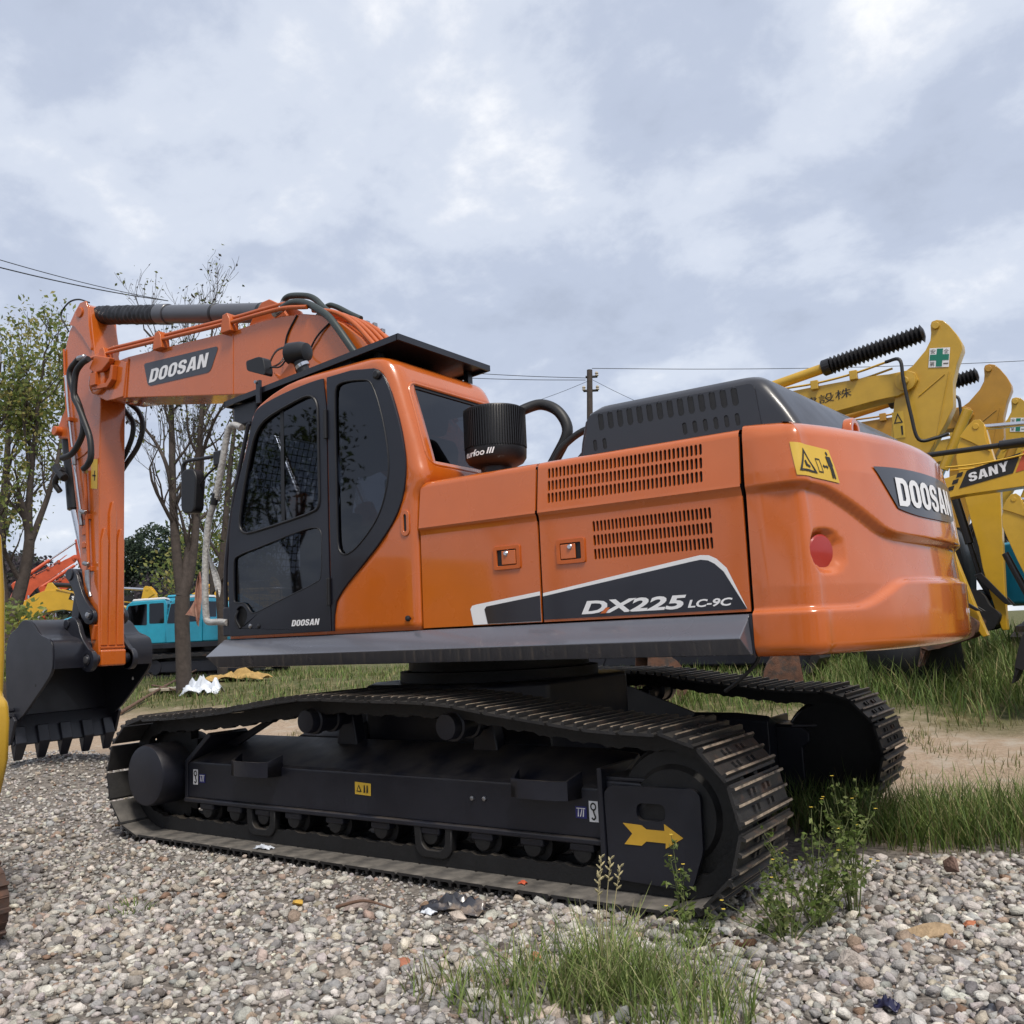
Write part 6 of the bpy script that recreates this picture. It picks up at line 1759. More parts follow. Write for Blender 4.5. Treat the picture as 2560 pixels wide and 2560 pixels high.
box("operator_seat", (cbx - 0.42, cbx - 0.02), (0.20, 0.62), (bz + 0.02, bz + 0.40), TRIM, CE, 0.05, 3)
prism("seat_back", [(cbx - 0.10, bz + 0.38), (cbx - 0.02, bz + 0.38), (cbx + 0.03, bz + 0.85), (cbx - 0.04, bz + 0.85)], 0.22, 0.60, TRIM, CE, 0.03, 3)
box("floor_plate", (cbx - 0.80, cbx), (-0.05, 0.80), (bz - 0.08, bz), CHAR, CE, 0.01)
for y_ in (0.25, 0.55): tube("control_lever", [(cbx - 0.70, y_, bz), (cbx - 0.68, y_, bz + 0.45), (cbx - 0.62, y_, bz + 0.62)], 0.014, BLACKP, CE, 6)
rr_ = 0.185
for y0 in (0.30, -0.46):
    EDGE_TRK = empty("track", (0, 0, 0), 0, CE)
    L_ = 1.5 - 2 * rr_; per = 2 * L_ + 2 * math.pi * rr_; ns = 34
    shoe = None
    for k in range(ns):
        t_ = per * k / ns
        if t_ < L_: px_, pz_, an = XR_ - rr_ - L_ + t_, 0.0, -math.pi / 2
        elif t_ < L_ + math.pi * rr_: an = -math.pi / 2 + (t_ - L_) / rr_; px_, pz_ = XR_ - rr_ + rr_ * math.cos(an), rr_ + rr_ * math.sin(an)
        elif t_ < 2 * L_ + math.pi * rr_: px_, pz_, an = XR_ - rr_ - (t_ - L_ - math.pi * rr_), 2 * rr_, math.pi / 2
        else: an = math.pi / 2 + (t_ - 2 * L_ - math.pi * rr_) / rr_; px_, pz_ = XR_ - rr_ - L_ + rr_ * math.cos(an), rr_ + rr_ * math.sin(an)
        if shoe is None:
            bm = bmesh.new(); bbox_bm(bm, (-0.012, 0.0), (0.0, 0.33), (-0.056, 0.056)); bbox_bm(bm, (-0.002, 0.020), (0.0, 0.33), (-0.010, 0.006))
            shoe = bm_obj("track_shoe", bm, RUST, EDGE_TRK)
        else:
            shoe = shoe.copy(); COL.objects.link(shoe); shoe.parent = EDGE_TRK
        shoe.location = (px_, y0, pz_ + 0.012); shoe.rotation_euler = (0, -an, 0)
    cyl("idler_wheel", (XR_ - rr_, y0 + 0.10, rr_), (XR_ - rr_, y0 + 0.23, rr_), rr_ - 0.03, UNDER, EDGE_TRK, 18)
    cyl("drive_wheel", (XR_ - rr_ - L_, y0 + 0.10, rr_), (XR_ - rr_ - L_, y0 + 0.23, rr_), rr_ - 0.03, UNDER, EDGE_TRK, 18)
    box("track_frame", (XR_ - L_ - rr_, XR_ - rr_), (y0 + 0.08, y0 + 0.25), (0.08, 0.28), UNDER, EDGE_TRK, 0.02)
# ================================================================ vegetation
LEAF = material("leaf", (0.1, 0.12, 0.03), 0.55, attr="tone", var=0.15, vscale=8, spec=0.3)
GRASSM = material("grass_blade", (0.1, 0.14, 0.03), 0.6, attr="tone", var=0.10, vscale=10, spec=0.3)
def translucent(m, amt):
    t = m.node_tree; b = t.nodes["Principled BSDF"]; o = t.nodes["Material Output"]
    tr = t.nodes.new("ShaderNodeBsdfTranslucent"); mx = t.nodes.new("ShaderNodeMixShader"); mx.inputs[0].default_value = amt
    src = b.inputs["Base Color"].links[0].from_socket
    t.links.new(src, tr.inputs[0]); t.links.new(b.outputs[0], mx.inputs[1]); t.links.new(tr.outputs[0], mx.inputs[2]); t.links.new(mx.outputs[0], o.inputs[0])
translucent(LEAF, 0.5); translucent(GRASSM, 0.35)

def leaf_mesh(name, centres, sizes, cols, aspect=0.55, droop=0.2):
    """Bent leaf blades (two quads folded along the midrib) scattered at the given points."""
    n = len(centres); c = np.array(centres); s = np.array(sizes)[:, None]
    d = RNG.normal(size=(n, 3)); d[:, 2] -= droop; d /= np.linalg.norm(d, axis=1)[:, None]
    r = RNG.normal(size=(n, 3)); u = np.cross(d, r); u /= np.linalg.norm(u, axis=1)[:, None]
    w = np.cross(d, u)
    a = c - d * s * 0.5; b = c + d * s * 0.5
    l = c + u * s * aspect * 0.5 + w * s * 0.10; q = c - u * s * aspect * 0.5 + w * s * 0.10
    V = np.stack([a, l, b, q], 1).reshape(-1, 3)
    i = np.arange(n)[:, None] * 4
    F = np.concatenate([i + np.array([[0, 1, 2]]), i + np.array([[0, 2, 3]])], 0)
    return tri_mesh(name, V, F, np.repeat(np.array(cols), 4, axis=0))

def leaf_cols(n, palette, jitter=0.2):
    p = np.array(palette)[RNG.integers(0, len(palette), n)]
    return p * RNG.uniform(1 - jitter, 1 + jitter, (n, 1))

class Tree:
    def __init__(self, seed): self.r = random.Random(seed); self.V = []; self.F = []; self.tips = []
    def limb(self, p, d, length, rad, level, up=0.25, spread=0.6, kids=(3, 5), minr=0.006, decay=0.62, wig=0.12):
        r = self.r
        n = 5 if level < 2 else 4
        pts = [Vector(p)]; dd = Vector(d).normalized()
        for k in range(n):
            dd = (dd + Vector((r.gauss(0, wig), r.gauss(0, wig), r.gauss(0, wig) + up * 0.25))).normalized()
            pts.append(pts[-1] + dd * (length / n))
        rads = [max(minr, rad * lerp(1, 0.5, k / n)) for k in range(n + 1)]
        tube_into(self.V, self.F, pts, rads, 7 if level < 2 else (5 if level < 3 else 3), False)
        if level >= self.maxl:
            self.tips.append((pts[-1], pts[len(pts) // 2])); return
        m = r.randint(*kids)
        for k in range(m):
            t = r.uniform(0.35, 1.0) if k else 1.0
            i = min(n - 1, int(t * n)); q = pts[i].lerp(pts[i + 1], t * n - i)
            ax = dd.orthogonal().normalized(); ax.rotate(Matrix.Rotation(r.uniform(0, 6.283), 3, dd))
            nd = (dd + ax * r.uniform(0.5, 1.3) * spread + Vector((0, 0, up))).normalized()
            self.limb(q, nd, length * r.uniform(decay - 0.12, decay + 0.12), rads[i] * r.uniform(0.45, 0.65), level + 1, up, spread, kids, minr, decay, wig)

def build_tree(label, base, stems, seed, maxl, leaf_n, leaf_size, palette, leaf_r=0.35, name="tree", group=None, **kw):
    """stems: list of (polyline offsets, radii); limbs grow from the upper half of each."""
    rt = tag(empty(name, base), label, "tree", group)
    T = Tree(seed); T.maxl = maxl
    for pl, rads, nl, ll in stems:
        P = catmull(pl, 5)
        rr = [lerp(rads[0], rads[1], i / (len(P) - 1)) for i in range(len(P))]
        tube_into(T.V, T.F, P, rr, 9, False)
        for k in range(nl):
            t = lerp(0.35, 1.0, (k + 0.5) / nl); i = min(len(P) - 2, int(t * (len(P) - 1)))
            d = (P[i + 1] - P[i]).normalized(); ax = d.orthogonal(); ax.rotate(Matrix.Rotation(T.r.uniform(0, 6.283), 3, d))
            nd = (d * T.r.uniform(0.3, 0.9) + ax.normalized() * T.r.uniform(0.5, 1.0) + Vector((0, 0, 0.25))).normalized()
            T.limb(P[i], nd, ll * T.r.uniform(0.7, 1.2) * lerp(1.15, 0.75, t), rr[i] * 0.5, 1, **kw)
        T.limb(P[-1], (P[-1] - P[-2]), ll, rr[-1], 1, **kw)
    add("trunk", T.V, T.F, BARK, rt, smooth=180)
    if leaf_n and T.tips:
        cs, sz = [], []
        for _ in range(leaf_n):
            a, b = T.tips[T.r.randrange(len(T.tips))]
            q = b.lerp(a, T.r.random() * 1.1); cs.append((q.x + T.r.gauss(0, leaf_r), q.y + T.r.gauss(0, leaf_r), q.z + T.r.gauss(0, leaf_r * 0.8))); sz.append(leaf_size * T.r.uniform(0.6, 1.3))
        cr_ = link_mesh("crown", leaf_mesh("crown", cs, sz, leaf_cols(len(cs), palette)), LEAF, rt)
    return rt, T

GREENS = [(0.17, 0.225, 0.065), (0.23, 0.275, 0.08), (0.30, 0.315, 0.10), (0.12, 0.16, 0.05), (0.34, 0.30, 0.10)]
DARKG = [(0.040, 0.055, 0.022), (0.060, 0.075, 0.028), (0.085, 0.095, 0.035)]
SPARSE = [(0.09, 0.10, 0.045), (0.15, 0.17, 0.055), (0.05, 0.045, 0.03), (0.20, 0.21, 0.07), (0.07, 0.055, 0.035)]

def px_dir(u, v, k): return at_px(u, v, k)
# bare forked tree between arm and cab
K = 20.0
b0 = px_dir(460, 1708, K); b0.z = ground_z(b0.x, b0.y) - 0.05
def off(u, v, k=K, base=None):
    q = px_dir(u, v, k); return q - (base or b0)
st = [
    ([Vector((0, 0, 0)), off(458, 1640), off(455, 1560), off(456, 1490)], (0.155, 0.145), 0, 1.0),
    ([off(456, 1500), off(445, 1420), off(437, 1330), off(432, 1240), off(430, 1120, K + .2), off(428, 1010, K + .4), off(426, 940, K + .4)], (0.115, 0.040), 9, 1.15),
    ([off(458, 1500), off(476, 1430), off(488, 1330), off(492, 1220), off(500, 1090, K - .2), off(508, 990, K - .3), off(512, 930, K - .3)], (0.105, 0.036), 9, 1.1),
    ([off(432, 1240), off(415, 1160), off(385, 1100, K + .3), off(350, 1060, K + .6)], (0.050, 0.022), 4, 0.9),
    ([off(492, 1220), off(505, 1140), off(532, 1060, K - .4), off(560, 1010, K - .7)], (0.050, 0.022), 3, 0.9),
]
build_tree("tall forked tree with few leaves standing between the arm and the cab", b0, st, 21, 4, 1500, 0.085, SPARSE, 0.10, up=0.40, spread=0.68, kids=(3, 4), minr=0.0035, decay=0.66)
# leafy trees at the left edge
b1 = px_dir(15, 1650, 21); b1.z = ground_z(b1.x, b1.y) - 0.05
f1 = lambda u, v, k=21: off(u, v, k, b1)
st = [
    ([Vector((0, 0, 0)), f1(22, 1590), f1(32, 1540), f1(52, 1470), f1(68, 1400), f1(74, 1350)], (0.155, 0.10), 1, 1.0),
    ([f1(74, 1360), f1(72, 1280), f1(78, 1180), f1(88, 1090), f1(94, 1020), f1(98, 980)], (0.08, 0.03), 8, 1.0),
    ([f1(76, 1360), f1(98, 1300), f1(120, 1240), f1(142, 1160), f1(154, 1090, 21.4), f1(160, 1040, 21.6)], (0.07, 0.025), 6, 0.85),
    ([f1(25, 1580), f1(10, 1480), f1(-2, 1380), f1(-16, 1250), f1(-16, 1120), f1(-6, 1030)], (0.10, 0.035), 8, 1.05),
]
build_tree("leafy olive green tree with leaning forked trunk at the left edge", b1, st, 5, 3, 4600, 0.115, GREENS, 0.21, up=0.30, spread=0.6, kids=(3, 5), minr=0.005)
b2 = px_dir(-40, 1640, 25); b2.z = ground_z(b2.x, b2.y) - 0.05
f2 = lambda u, v, k=25: off(u, v, k, b2)
build_tree("yellowish leafy tree behind the left one, cut by the picture edge", b2, [([Vector((0, 0, 0)), f2(-30, 1500), f2(0, 1350), f2(14, 1200), f2(20, 1100), f2(22, 1020)], (0.15, 0.04), 8, 1.3)], 8, 3, 2000, 0.13, [(0.25, 0.25, 0.07), (0.18, 0.20, 0.06), (0.30, 0.27, 0.09)], 0.26, up=0.3, spread=0.6, kids=(3, 5), minr=0.005)
# slim trees behind the cab's front corner
b3 = px_dir(556, 1690, 24); b3.z = ground_z(b3.x, b3.y) - 0.05
f3 = lambda u, v, k=24: off(u, v, k, b3)
build_tree("slim dark tree right behind the grab rail of the cab", b3, [([Vector((0, 0, 0)), f3(556, 1580), f3(550, 1480), f3(560, 1350), f3(572, 1200), f3(585, 1080)], (0.13, 0.05), 8, 1.6)], 31, 3, 1800, 0.12, DARKG + GREENS[:2], 0.35, up=0.3, spread=0.6, kids=(2, 4), minr=0.008)
b4 = px_dir(520, 1690, 30); b4.z = ground_z(b4.x, b4.y) - 0.05
f4 = lambda u, v, k=30: off(u, v, k, b4)
build_tree("bushy green tree far behind between forked trunk and cab", b4, [([Vector((0, 0, 0)), f4(522, 1560), f4(530, 1470), f4(525, 1400)], (0.12, 0.05), 6, 1.6)], 33, 3, 3000, 0.15, GREENS, 0.4, up=0.3, spread=0.8, kids=(3, 4), minr=0.01)

# distant trees: round pine crown, then the wooded slope as one mass
def crown_blob(cs, sz, cx_, cy_, cz_, rx, ry, rz_, n, size):
    for _ in range(n):
        v = RNG.normal(size=3); v /= np.linalg.norm(v); r = RNG.uniform(0.55, 1.0) ** 0.5
        nb = 1 + 0.28 * mnoise.noise(Vector((float(v[0]) * 2 + cx_, float(v[1]) * 2 + cy_, float(v[2]) * 2)))
        cs.append((cx_ + v[0] * rx * r * nb, cy_ + v[1] * ry * r * nb, cz_ + v[2] * rz_ * r * nb)); sz.append(size * RNG.uniform(0.6, 1.4))
p = px_dir(395, 1500, 85)
zt = px_dir(390, 1308, 85).z
pine = tag(empty("pine_tree", (p.x, p.y, 0.5)), "round dark pine crown on the wooded slope left of the forked trunk", "tree")
tube("trunk", [(0, 0, 0), (0.1, 0, zt * 0.35), (0, 0.1, zt * 0.75)], [0.4, 0.3, 0.15], BARK, pine, 8)
cs, sz = [], []
for dx_, dz_, rx in ((0, -2.2, 2.6), (-2.2, -3.2, 2.2), (2.0, -3.3, 2.1), (0.6, -4.6, 2.8), (-3.6, -4.6, 1.8), (3.4, -4.8, 1.6)):
    crown_blob(cs, sz, rgt0.x * dx_, rgt0.y * dx_, zt - 0.5 + dz_, rx, rx, rx * 0.8, 3600, 0.24)
link_mesh("crown", leaf_mesh("crown", cs, sz, leaf_cols(len(cs), [(0.055, 0.085, 0.055), (0.075, 0.105, 0.065), (0.045, 0.065, 0.045)], 0.25), 0.8), LEAF, pine)
cs, sz = [], []
rnd_ = random.Random(4)
cols_ = []
WPAL = [[(0.075, 0.080, 0.060), (0.055, 0.060, 0.050)], [(0.085, 0.070, 0.075), (0.065, 0.055, 0.062)], [(0.085, 0.10, 0.06), (0.06, 0.075, 0.045)]]
for k in range(58):
    u_ = rnd_.uniform(-260, 820); dist = rnd_.uniform(60, 105)
    topv = interp(u_, [(-300, 1400), (0, 1390), (200, 1400), (300, 1420), (480, 1440), (600, 1400), (850, 1440)]) + rnd_.uniform(-5, 75)
    q = px_dir(u_, topv, dist); r_ = rnd_.uniform(2.0, 3.6)
    n0 = len(cs)
    crown_blob(cs, sz, q.x, q.y, q.z - r_ * 0.8, r_, r_, r_ * 0.95, 1300, 0.28)
    for zz in (0.35,):
        crown_blob(cs, sz, q.x, q.y, max(1.0, (q.z - r_) * zz), r_ * 1.1, r_ * 1.1, max(1.2, (q.z - r_) * 0.55), 900, 0.30)
    cols_.append(leaf_cols(len(cs) - n0, WPAL[rnd_.randrange(3)], 0.25))
FOREST = link_mesh("wooded_slope", leaf_mesh("wooded_slope", cs, sz, np.concatenate(cols_), 0.8), LEAF)
tag(FOREST, "far grey-green wood along the horizon at the left", "wood", kind="stuff")
# low wall of undergrowth behind the parked machines
cs, sz, cols_ = [], [], []
for k in range(36):
    u_ = rnd_.uniform(-150, 700); dist = rnd_.uniform(38, 56); q = px_dir(u_, 1600, dist); r_ = rnd_.uniform(0.8, 1.6); n0 = len(cs)
    crown_blob(cs, sz, q.x, q.y, 0.6 + r_ * 0.7, r_ * 1.5, r_ * 1.5, r_, 240, 0.28); cols_.append(leaf_cols(len(cs) - n0, DARKG, 0.3))
tag(link_mesh("undergrowth", leaf_mesh("undergrowth", cs, sz, np.concatenate(cols_), 0.7), LEAF), "dark low undergrowth behind the parked machines at left", "undergrowth", kind="stuff")
bsh = tag(empty("shrub", tuple(px_dir(30, 1690, 19).xy) + (0.45,)), "light green leafy shrub at the left edge behind the bucket", "shrub")
cs, sz = [], []
crown_blob(cs, sz, 0, 0, 1.05, 0.75, 0.75, 0.75, 700, 0.13); crown_blob(cs, sz, 0.3, 0.3, 0.55, 0.6, 0.6, 0.5, 400, 0.13)
link_mesh("foliage", leaf_mesh("foliage", cs, sz, leaf_cols(len(cs), GREENS[:3], 0.25)), LEAF, bsh)
tube("stem", [(0, 0, 0), (0.05, 0.02, 0.5), (0.1, 0.05, 1.0)], [0.04, 0.03, 0.015], BARK, bsh, 6)

# ---------------------------------------------------------------- grass
def blades(P, H, W, cols, lean=0.45, curl=0.55):
    """Grass blades of four tapering segments; returns arrays."""
    n = len(P); P = np.array(P, float); H = np.array(H, float)[:, None]; W = np.array(W, float)[:, None]
    a = RNG.uniform(0, 2 * np.pi, n); d = np.stack([np.cos(a), np.sin(a), np.zeros(n)], 1); s = np.stack([-np.sin(a), np.cos(a), np.zeros(n)], 1)
    L = RNG.uniform(0.1, 1.0, (n, 1)) * lean; C = RNG.uniform(0.1, 1.0, (n, 1)) * curl
    V = []
    for t, w in ((0, 1.0), (0.35, 0.95), (0.7, 0.65), (1.0, 0.04)):
        c = P + d * H * (L * t + C * t * t) + np.array([0, 0, 1.0]) * H * (t - 0.35 * C * t * t)
        V += [c - s * W * w * 0.5, c + s * W * w * 0.5]
    V = np.stack(V, 1).reshape(-1, 3)
    i = np.arange(n)[:, None] * 8
    F = np.concatenate([i + np.array([[k, k + 1, k + 3, k + 2]]) for k in (0, 2, 4)], 0)
    tone = np.repeat(np.array(cols), 8, axis=0)
    return V, F, tone
GP = [(0.105, 0.17, 0.04), (0.155, 0.22, 0.055), (0.20, 0.26, 0.075), (0.08, 0.125, 0.035), (0.30, 0.27, 0.13)]
GDRY = [(0.28, 0.235, 0.12), (0.20, 0.185, 0.08), (0.13, 0.15, 0.05)]
def grass_stuff(label, pts, h0, h1, w, pal, name="grass", lean=0.45, curl=0.55):
    H = [random.uniform(h0, h1) * random.uniform(0.7, 1.0) for _ in pts]
    V, F, T = blades(pts, H, [w * random.uniform(0.7, 1.3) for _ in pts], leaf_cols(len(pts), pal, 0.22), lean, curl)
    return tag(link_mesh(name, tri_mesh(name, V, F, T), GRASSM), label, "grass", kind="stuff")
def scatter(n, x0, x1, y0, y1, fn):
    out = []
    while len(out) < n:
        x, y = random.uniform(x0, x1), random.uniform(y0, y1)
        if random.random() < fn(x, y): out.append((x, y, ground_z(x, y) - 0.01))
    return out
def strip_d(x, y):
    c = interp(x, [(1.5, 0.75), (2.3, 0.75), (3.2, 1.05), (6, 1.4)]); w = interp(x, [(1.5, 0.35), (2.2, 0.55), (3.0, 0.75), (6, 0.9)])
    return max(0, 1 - ((y - c) / w) ** 2) * (0.45 + 0.9 * max(0, mnoise.noise(Vector((x * 2.2, y * 2.2, 3))) + 0.35))
grass_stuff("tall dark green grass strip beside the far track at right", scatter(13000, 1.5, 6.0, -0.1, 2.4, strip_d), 0.16, 0.42, 0.0065, GP)
def far_d(x, y):
    return (0.25 + 0.9 * max(0, mnoise.noise(Vector((x * 0.9, y * 0.9, 7))) + 0.4)) * sstep((y - 4.4 + 0.4 * mnoise.noise(Vector((x, 0, 1)))) / 1.6)
grass_stuff("ragged green turf in front of the yellow row at right", scatter(26000, -3.5, 9.0, 4.2, 9.5, far_d), 0.14, 0.40, 0.011, GP)
grass_stuff("pale green turf round the trees at left", scatter(11000, -17, -3.5, 4.9, 13, lambda x, y: 0.2 + 0.8 * max(0, mnoise.noise(Vector((x * 0.7, y * 0.7, 2))) + 0.3)), 0.08, 0.22, 0.016, GP + GDRY)
grass_stuff("dry stubble along the dirt lane", scatter(3500, -6, 8.0, 2.4, 5.2, lambda x, y: max(0, mnoise.noise(Vector((x * 1.4, y * 1.4, 5))))), 0.05, 0.15, 0.007, GDRY)

grass_stuff("knee-high weeds on the bank behind the counterweight", scatter(7000, 0.5, 8.0, 5.6, 8.6, lambda x, y: 0.1 + 0.9 * max(0, mnoise.noise(Vector((x * 1.1, y * 1.1, 21))) + 0.25)), 0.25, 0.62, 0.012, GP)
grass_stuff("tall rank weeds around the parked machines at right", scatter(9000, -2, 12.0, 8.5, 16.0, lambda x, y: 0.15 + 0.9 * max(0, mnoise.noise(Vector((x * 0.6, y * 0.6, 11))) + 0.3)), 0.35, 0.85, 0.022, GP)

def clump(name, label, cat, x, y, n, h0, h1, rad, pal, w=0.0055, lean=0.5, curl=0.7, heads=0, group=None):
    rt = tag(empty(name, (x, y, ground_z(x, y))), label, cat, group)
    pts, H = [], []
    for _ in range(n):
        a, r = random.uniform(0, 6.283), rad * math.sqrt(random.random()); pts.append((r * math.cos(a), r * math.sin(a), -0.01)); H.append(random.uniform(h0, h1) * (1 - 0.4 * r / rad))
    V, F, T = blades(pts, H, [w * random.uniform(0.7, 1.3) for _ in pts], leaf_cols(n, pal, 0.22), lean, curl)
    link_mesh("blades", tri_mesh("blades", V, F, T), GRASSM, rt)
    if heads:
        V_, F_ = [], []
        for k in range(heads):
            a = random.uniform(0, 6.283); r = rad * 0.3 * random.random(); h = h1 * random.uniform(0.95, 1.25)
            q = [Vector((r * math.cos(a), r * math.sin(a), 0)), Vector((r * math.cos(a) * 1.4, r * math.sin(a) * 1.4, h * 0.6)), Vector((r * math.cos(a) * 1.9 + .02, r * math.sin(a) * 1.9, h))]
            tube_into(V_, F_, catmull(q, 4), 0.0018, 4, False)
            e0 = q[-1]; dirv_ = (q[-1] - q[-2]).normalized()
            for j in range(9):
                c = e0 - dirv_ * 0.085 * j / 9; ang = j * 2.4
                o_ = Vector((math.cos(ang), math.sin(ang), 0.9)).normalized()
                tube_into(V_, F_, [c, c + o_ * 0.012, c + o_ * 0.022], [0.002, 0.0042, 0.001], 4, False)
        add("seed_heads", V_, F_, STRAW, rt, smooth=60)
    return rt
STRAW = material("straw", (0.36, 0.31, 0.17), 0.8, var=0.2, vscale=40)
GF = [(0.15, 0.22, 0.05), (0.21, 0.275, 0.085), (0.28, 0.32, 0.12), (0.11, 0.16, 0.045), (0.36, 0.34, 0.18)]
clump("grass_clump", "tall grass clump with pale seed heads at the bottom centre", "grass clump", 1.90, -2.32, 430, 0.16, 0.42, 0.20, GF, heads=4)
clump("grass_clump", "low spreading grass clump at the bottom edge, left of the seed heads", "grass clump", 1.70, -2.48, 420, 0.08, 0.30, 0.29, GF)
clump("grass_clump", "grass clump at the bottom edge right of the seed heads", "grass clump", 2.16, -2.34, 460, 0.10, 0.36, 0.28, GF)
clump("grass_clump", "thin wispy grass behind the seed heads on the gravel", "grass clump", 1.98, -2.08, 220, 0.10, 0.28, 0.26, GF, w=0.004)
clump("grass_clump", "sparse thin grass at the lower left of the seed heads", "grass clump", 1.36, -2.56, 60, 0.12, 0.26, 0.14, GF + GDRY, w=0.004)
clump("grass_tuft", "small green tuft in the gravel at left below the track", "grass clump", -0.62, -2.50, 46, 0.06, 0.13, 0.10, GF, w=0.006, lean=0.9)
clump("grass_tuft", "tiny green tuft in the gravel left of the bucket teeth", "grass clump", -3.95, -2.05, 60, 0.06, 0.12, 0.20, GF, w=0.007, lean=0.9)
clump("grass_tuft", "grass tuft at the right edge of the gravel", "grass clump", 3.55, -1.40, 90, 0.08, 0.20, 0.16, GF + GDRY, w=0.005)
clump("grass_tuft", "dry stalks standing before the black bucket under the counterweight", "grass clump", 1.55, 6.35, 60, 0.3, 0.62, 0.22, GDRY, w=0.012)
clump("grass_tuft", "leaning seed stalk against the idler cover", "grass clump", 1.62, -1.62, 9, 0.12, 0.24, 0.05, GDRY, w=0.006, lean=0.9)

FLOWER = material("yellow_petal", (0.60, 0.44, 0.06), 0.7)
STEMM = material("green_stem", (0.10, 0.12, 0.04), 0.7, var=0.2, vscale=20)
def weed(label, x, y, stems, h0, h1, rad, seed, leaf=0.040, fl=0.35):
    rt = tag(empty("flowering_weed", (x, y, ground_z(x, y))), label, "weed", "weeds with yellow flowers")
    r = random.Random(seed)
    SV, SF, cs, sz, FV, FFc = [], [], [], [], [], []
    for k in range(stems):
        a = r.uniform(0, 6.283); h = r.uniform(h0, h1); sp = rad * r.uniform(0.2, 1.0)
        pts = catmull([Vector((0.02 * math.cos(a), 0.02 * math.sin(a), 0)), Vector((sp * 0.5 * math.cos(a), sp * 0.5 * math.sin(a), h * 0.55)), Vector((sp * math.cos(a), sp * math.sin(a), h))], 5)
        tube_into(SV, SF, pts, [lerp(0.0035, 0.0012, i / (len(pts) - 1)) for i in range(len(pts))], 4, False)
        for j in range(int(h / 0.026)):
            t = r.uniform(0.08, 0.97) ** 0.8; i = min(len(pts) - 2, int(t * (len(pts) - 1))); q = pts[i].lerp(pts[i + 1], t * (len(pts) - 1) - i)
            b = r.uniform(0, 6.283); ln_ = r.uniform(0.012, 0.042) * (1.2 - 0.6 * t)
            tube_into(SV, SF, [q, q + Vector((math.cos(b), math.sin(b), 0.4)) * ln_], 0.001, 3, False)
            for m_ in range(2):
                g_ = ln_ * r.uniform(0.5, 1.6)
                cs.append(tuple(q + Vector((math.cos(b) * g_, math.sin(b) * g_, 0.4 * g_ + r.gauss(0, 0.006))))); sz.append(leaf * r.uniform(0.6, 1.2) * (1.15 - 0.55 * t))
        if r.random() < fl:
            c = pts[-1] + Vector((0, 0, 0.004)); i0 = len(FV)
            for m_ in range(5):
                b = m_ * 1.2566 + a; d = Vector((math.cos(b), math.sin(b), 0.25)) * 0.0095; e_ = Vector((-math.sin(b), math.cos(b), 0)) * 0.0045
                j0 = len(FV); FV += [c, c + d * 0.6 + e_, c + d, c + d * 0.6 - e_]; FFc.append((j0, j0 + 1, j0 + 2, j0 + 3))
    add("stems", SV, SF, STEMM, rt, smooth=60)
    link_mesh("leaves", leaf_mesh("leaves", cs, sz, leaf_cols(len(cs), GF[:4], 0.22), 0.5, 0.0), LEAF, rt)
    if FV: tag(add("flowers", FV, FFc, FLOWER, rt), kind="stuff")
    return rt
weed("bushy green weed with yellow flowers at the rear end of the near track", 2.30, -1.24, 18, 0.20, 0.56, 0.30, 1, leaf=0.042)
weed("dense low flowering weed in front of the track's rear end", 2.26, -1.48, 18, 0.12, 0.34, 0.28, 2, leaf=0.042)
weed("tall flowering weed behind the bushy one, against the dark far track", 2.40, -1.02, 9, 0.32, 0.60, 0.18, 3)
weed("single slim weed with yellow flowers in front of the idler cover", 1.88, -1.62, 4, 0.26, 0.46, 0.05, 4, fl=1.0)
weed("low weed on the stones between slim weed and bushy weed", 1.98, -1.72, 10, 0.08, 0.20, 0.14, 5, fl=0.2)

# ---------------------------------------------------------------- trees that stand behind the viewer (the cab glass and paint mirror them)
TL_ = Tree(77); TL_.maxl = 3
cs, sz = [], []
rnd2 = random.Random(12)
for k in range(15):
    x = -30 + 3.6 * k + rnd2.uniform(-1, 1); y = -17 + rnd2.uniform(-2.5, 2.0)
    h = rnd2.uniform(3.0, 4.6)
    tr_ = [Vector((x, y, -0.2)), Vector((x + rnd2.uniform(-.2, .2), y, h * 0.5)), Vector((x + rnd2.uniform(-.4, .4), y, h))]
    tube_into(TL_.V, TL_.F, catmull(tr_, 4), [lerp(0.22, 0.12, i / 8) for i in range(9)], 8, False)
    for q in range(5):
        a = q * 1.2566 + rnd2.uniform(-.4, .4)
        TL_.limb(tr_[-1], Vector((math.cos(a) * 0.6, math.sin(a) * 0.6, 1)), rnd2.uniform(1.8, 2.6), 0.085, 1, up=0.3, spread=0.6, kids=(3, 4), minr=0.015)
for _ in range(16000):
    a_, b_ = TL_.tips[rnd2.randrange(len(TL_.tips))]; q = b_.lerp(a_, rnd2.random()); cs.append((q.x + rnd2.gauss(0, .3), q.y + rnd2.gauss(0, .3), q.z + rnd2.gauss(0, .3))); sz.append(0.22 * rnd2.uniform(.6, 1.3))
crown_n = len(cs)
for k in range(34):
    crown_blob(cs, sz, rnd2.uniform(-32, 24), -19 + rnd2.uniform(-2, 2), 0.9, 1.7, 1.2, rnd2.uniform(0.9, 1.6), 200, 0.3)
BELT = link_mesh("tree_belt", leaf_mesh("tree_belt", cs, sz, leaf_cols(len(cs), DARKG + GREENS[:1], 0.25)), LEAF)
tag(BELT, "belt of leafy trees along the yard's near edge, mirrored in the cab glass", "trees", kind="stuff")
tag(add("trunks", TL_.V, TL_.F, BARK, BELT, smooth=180), kind="stuff")
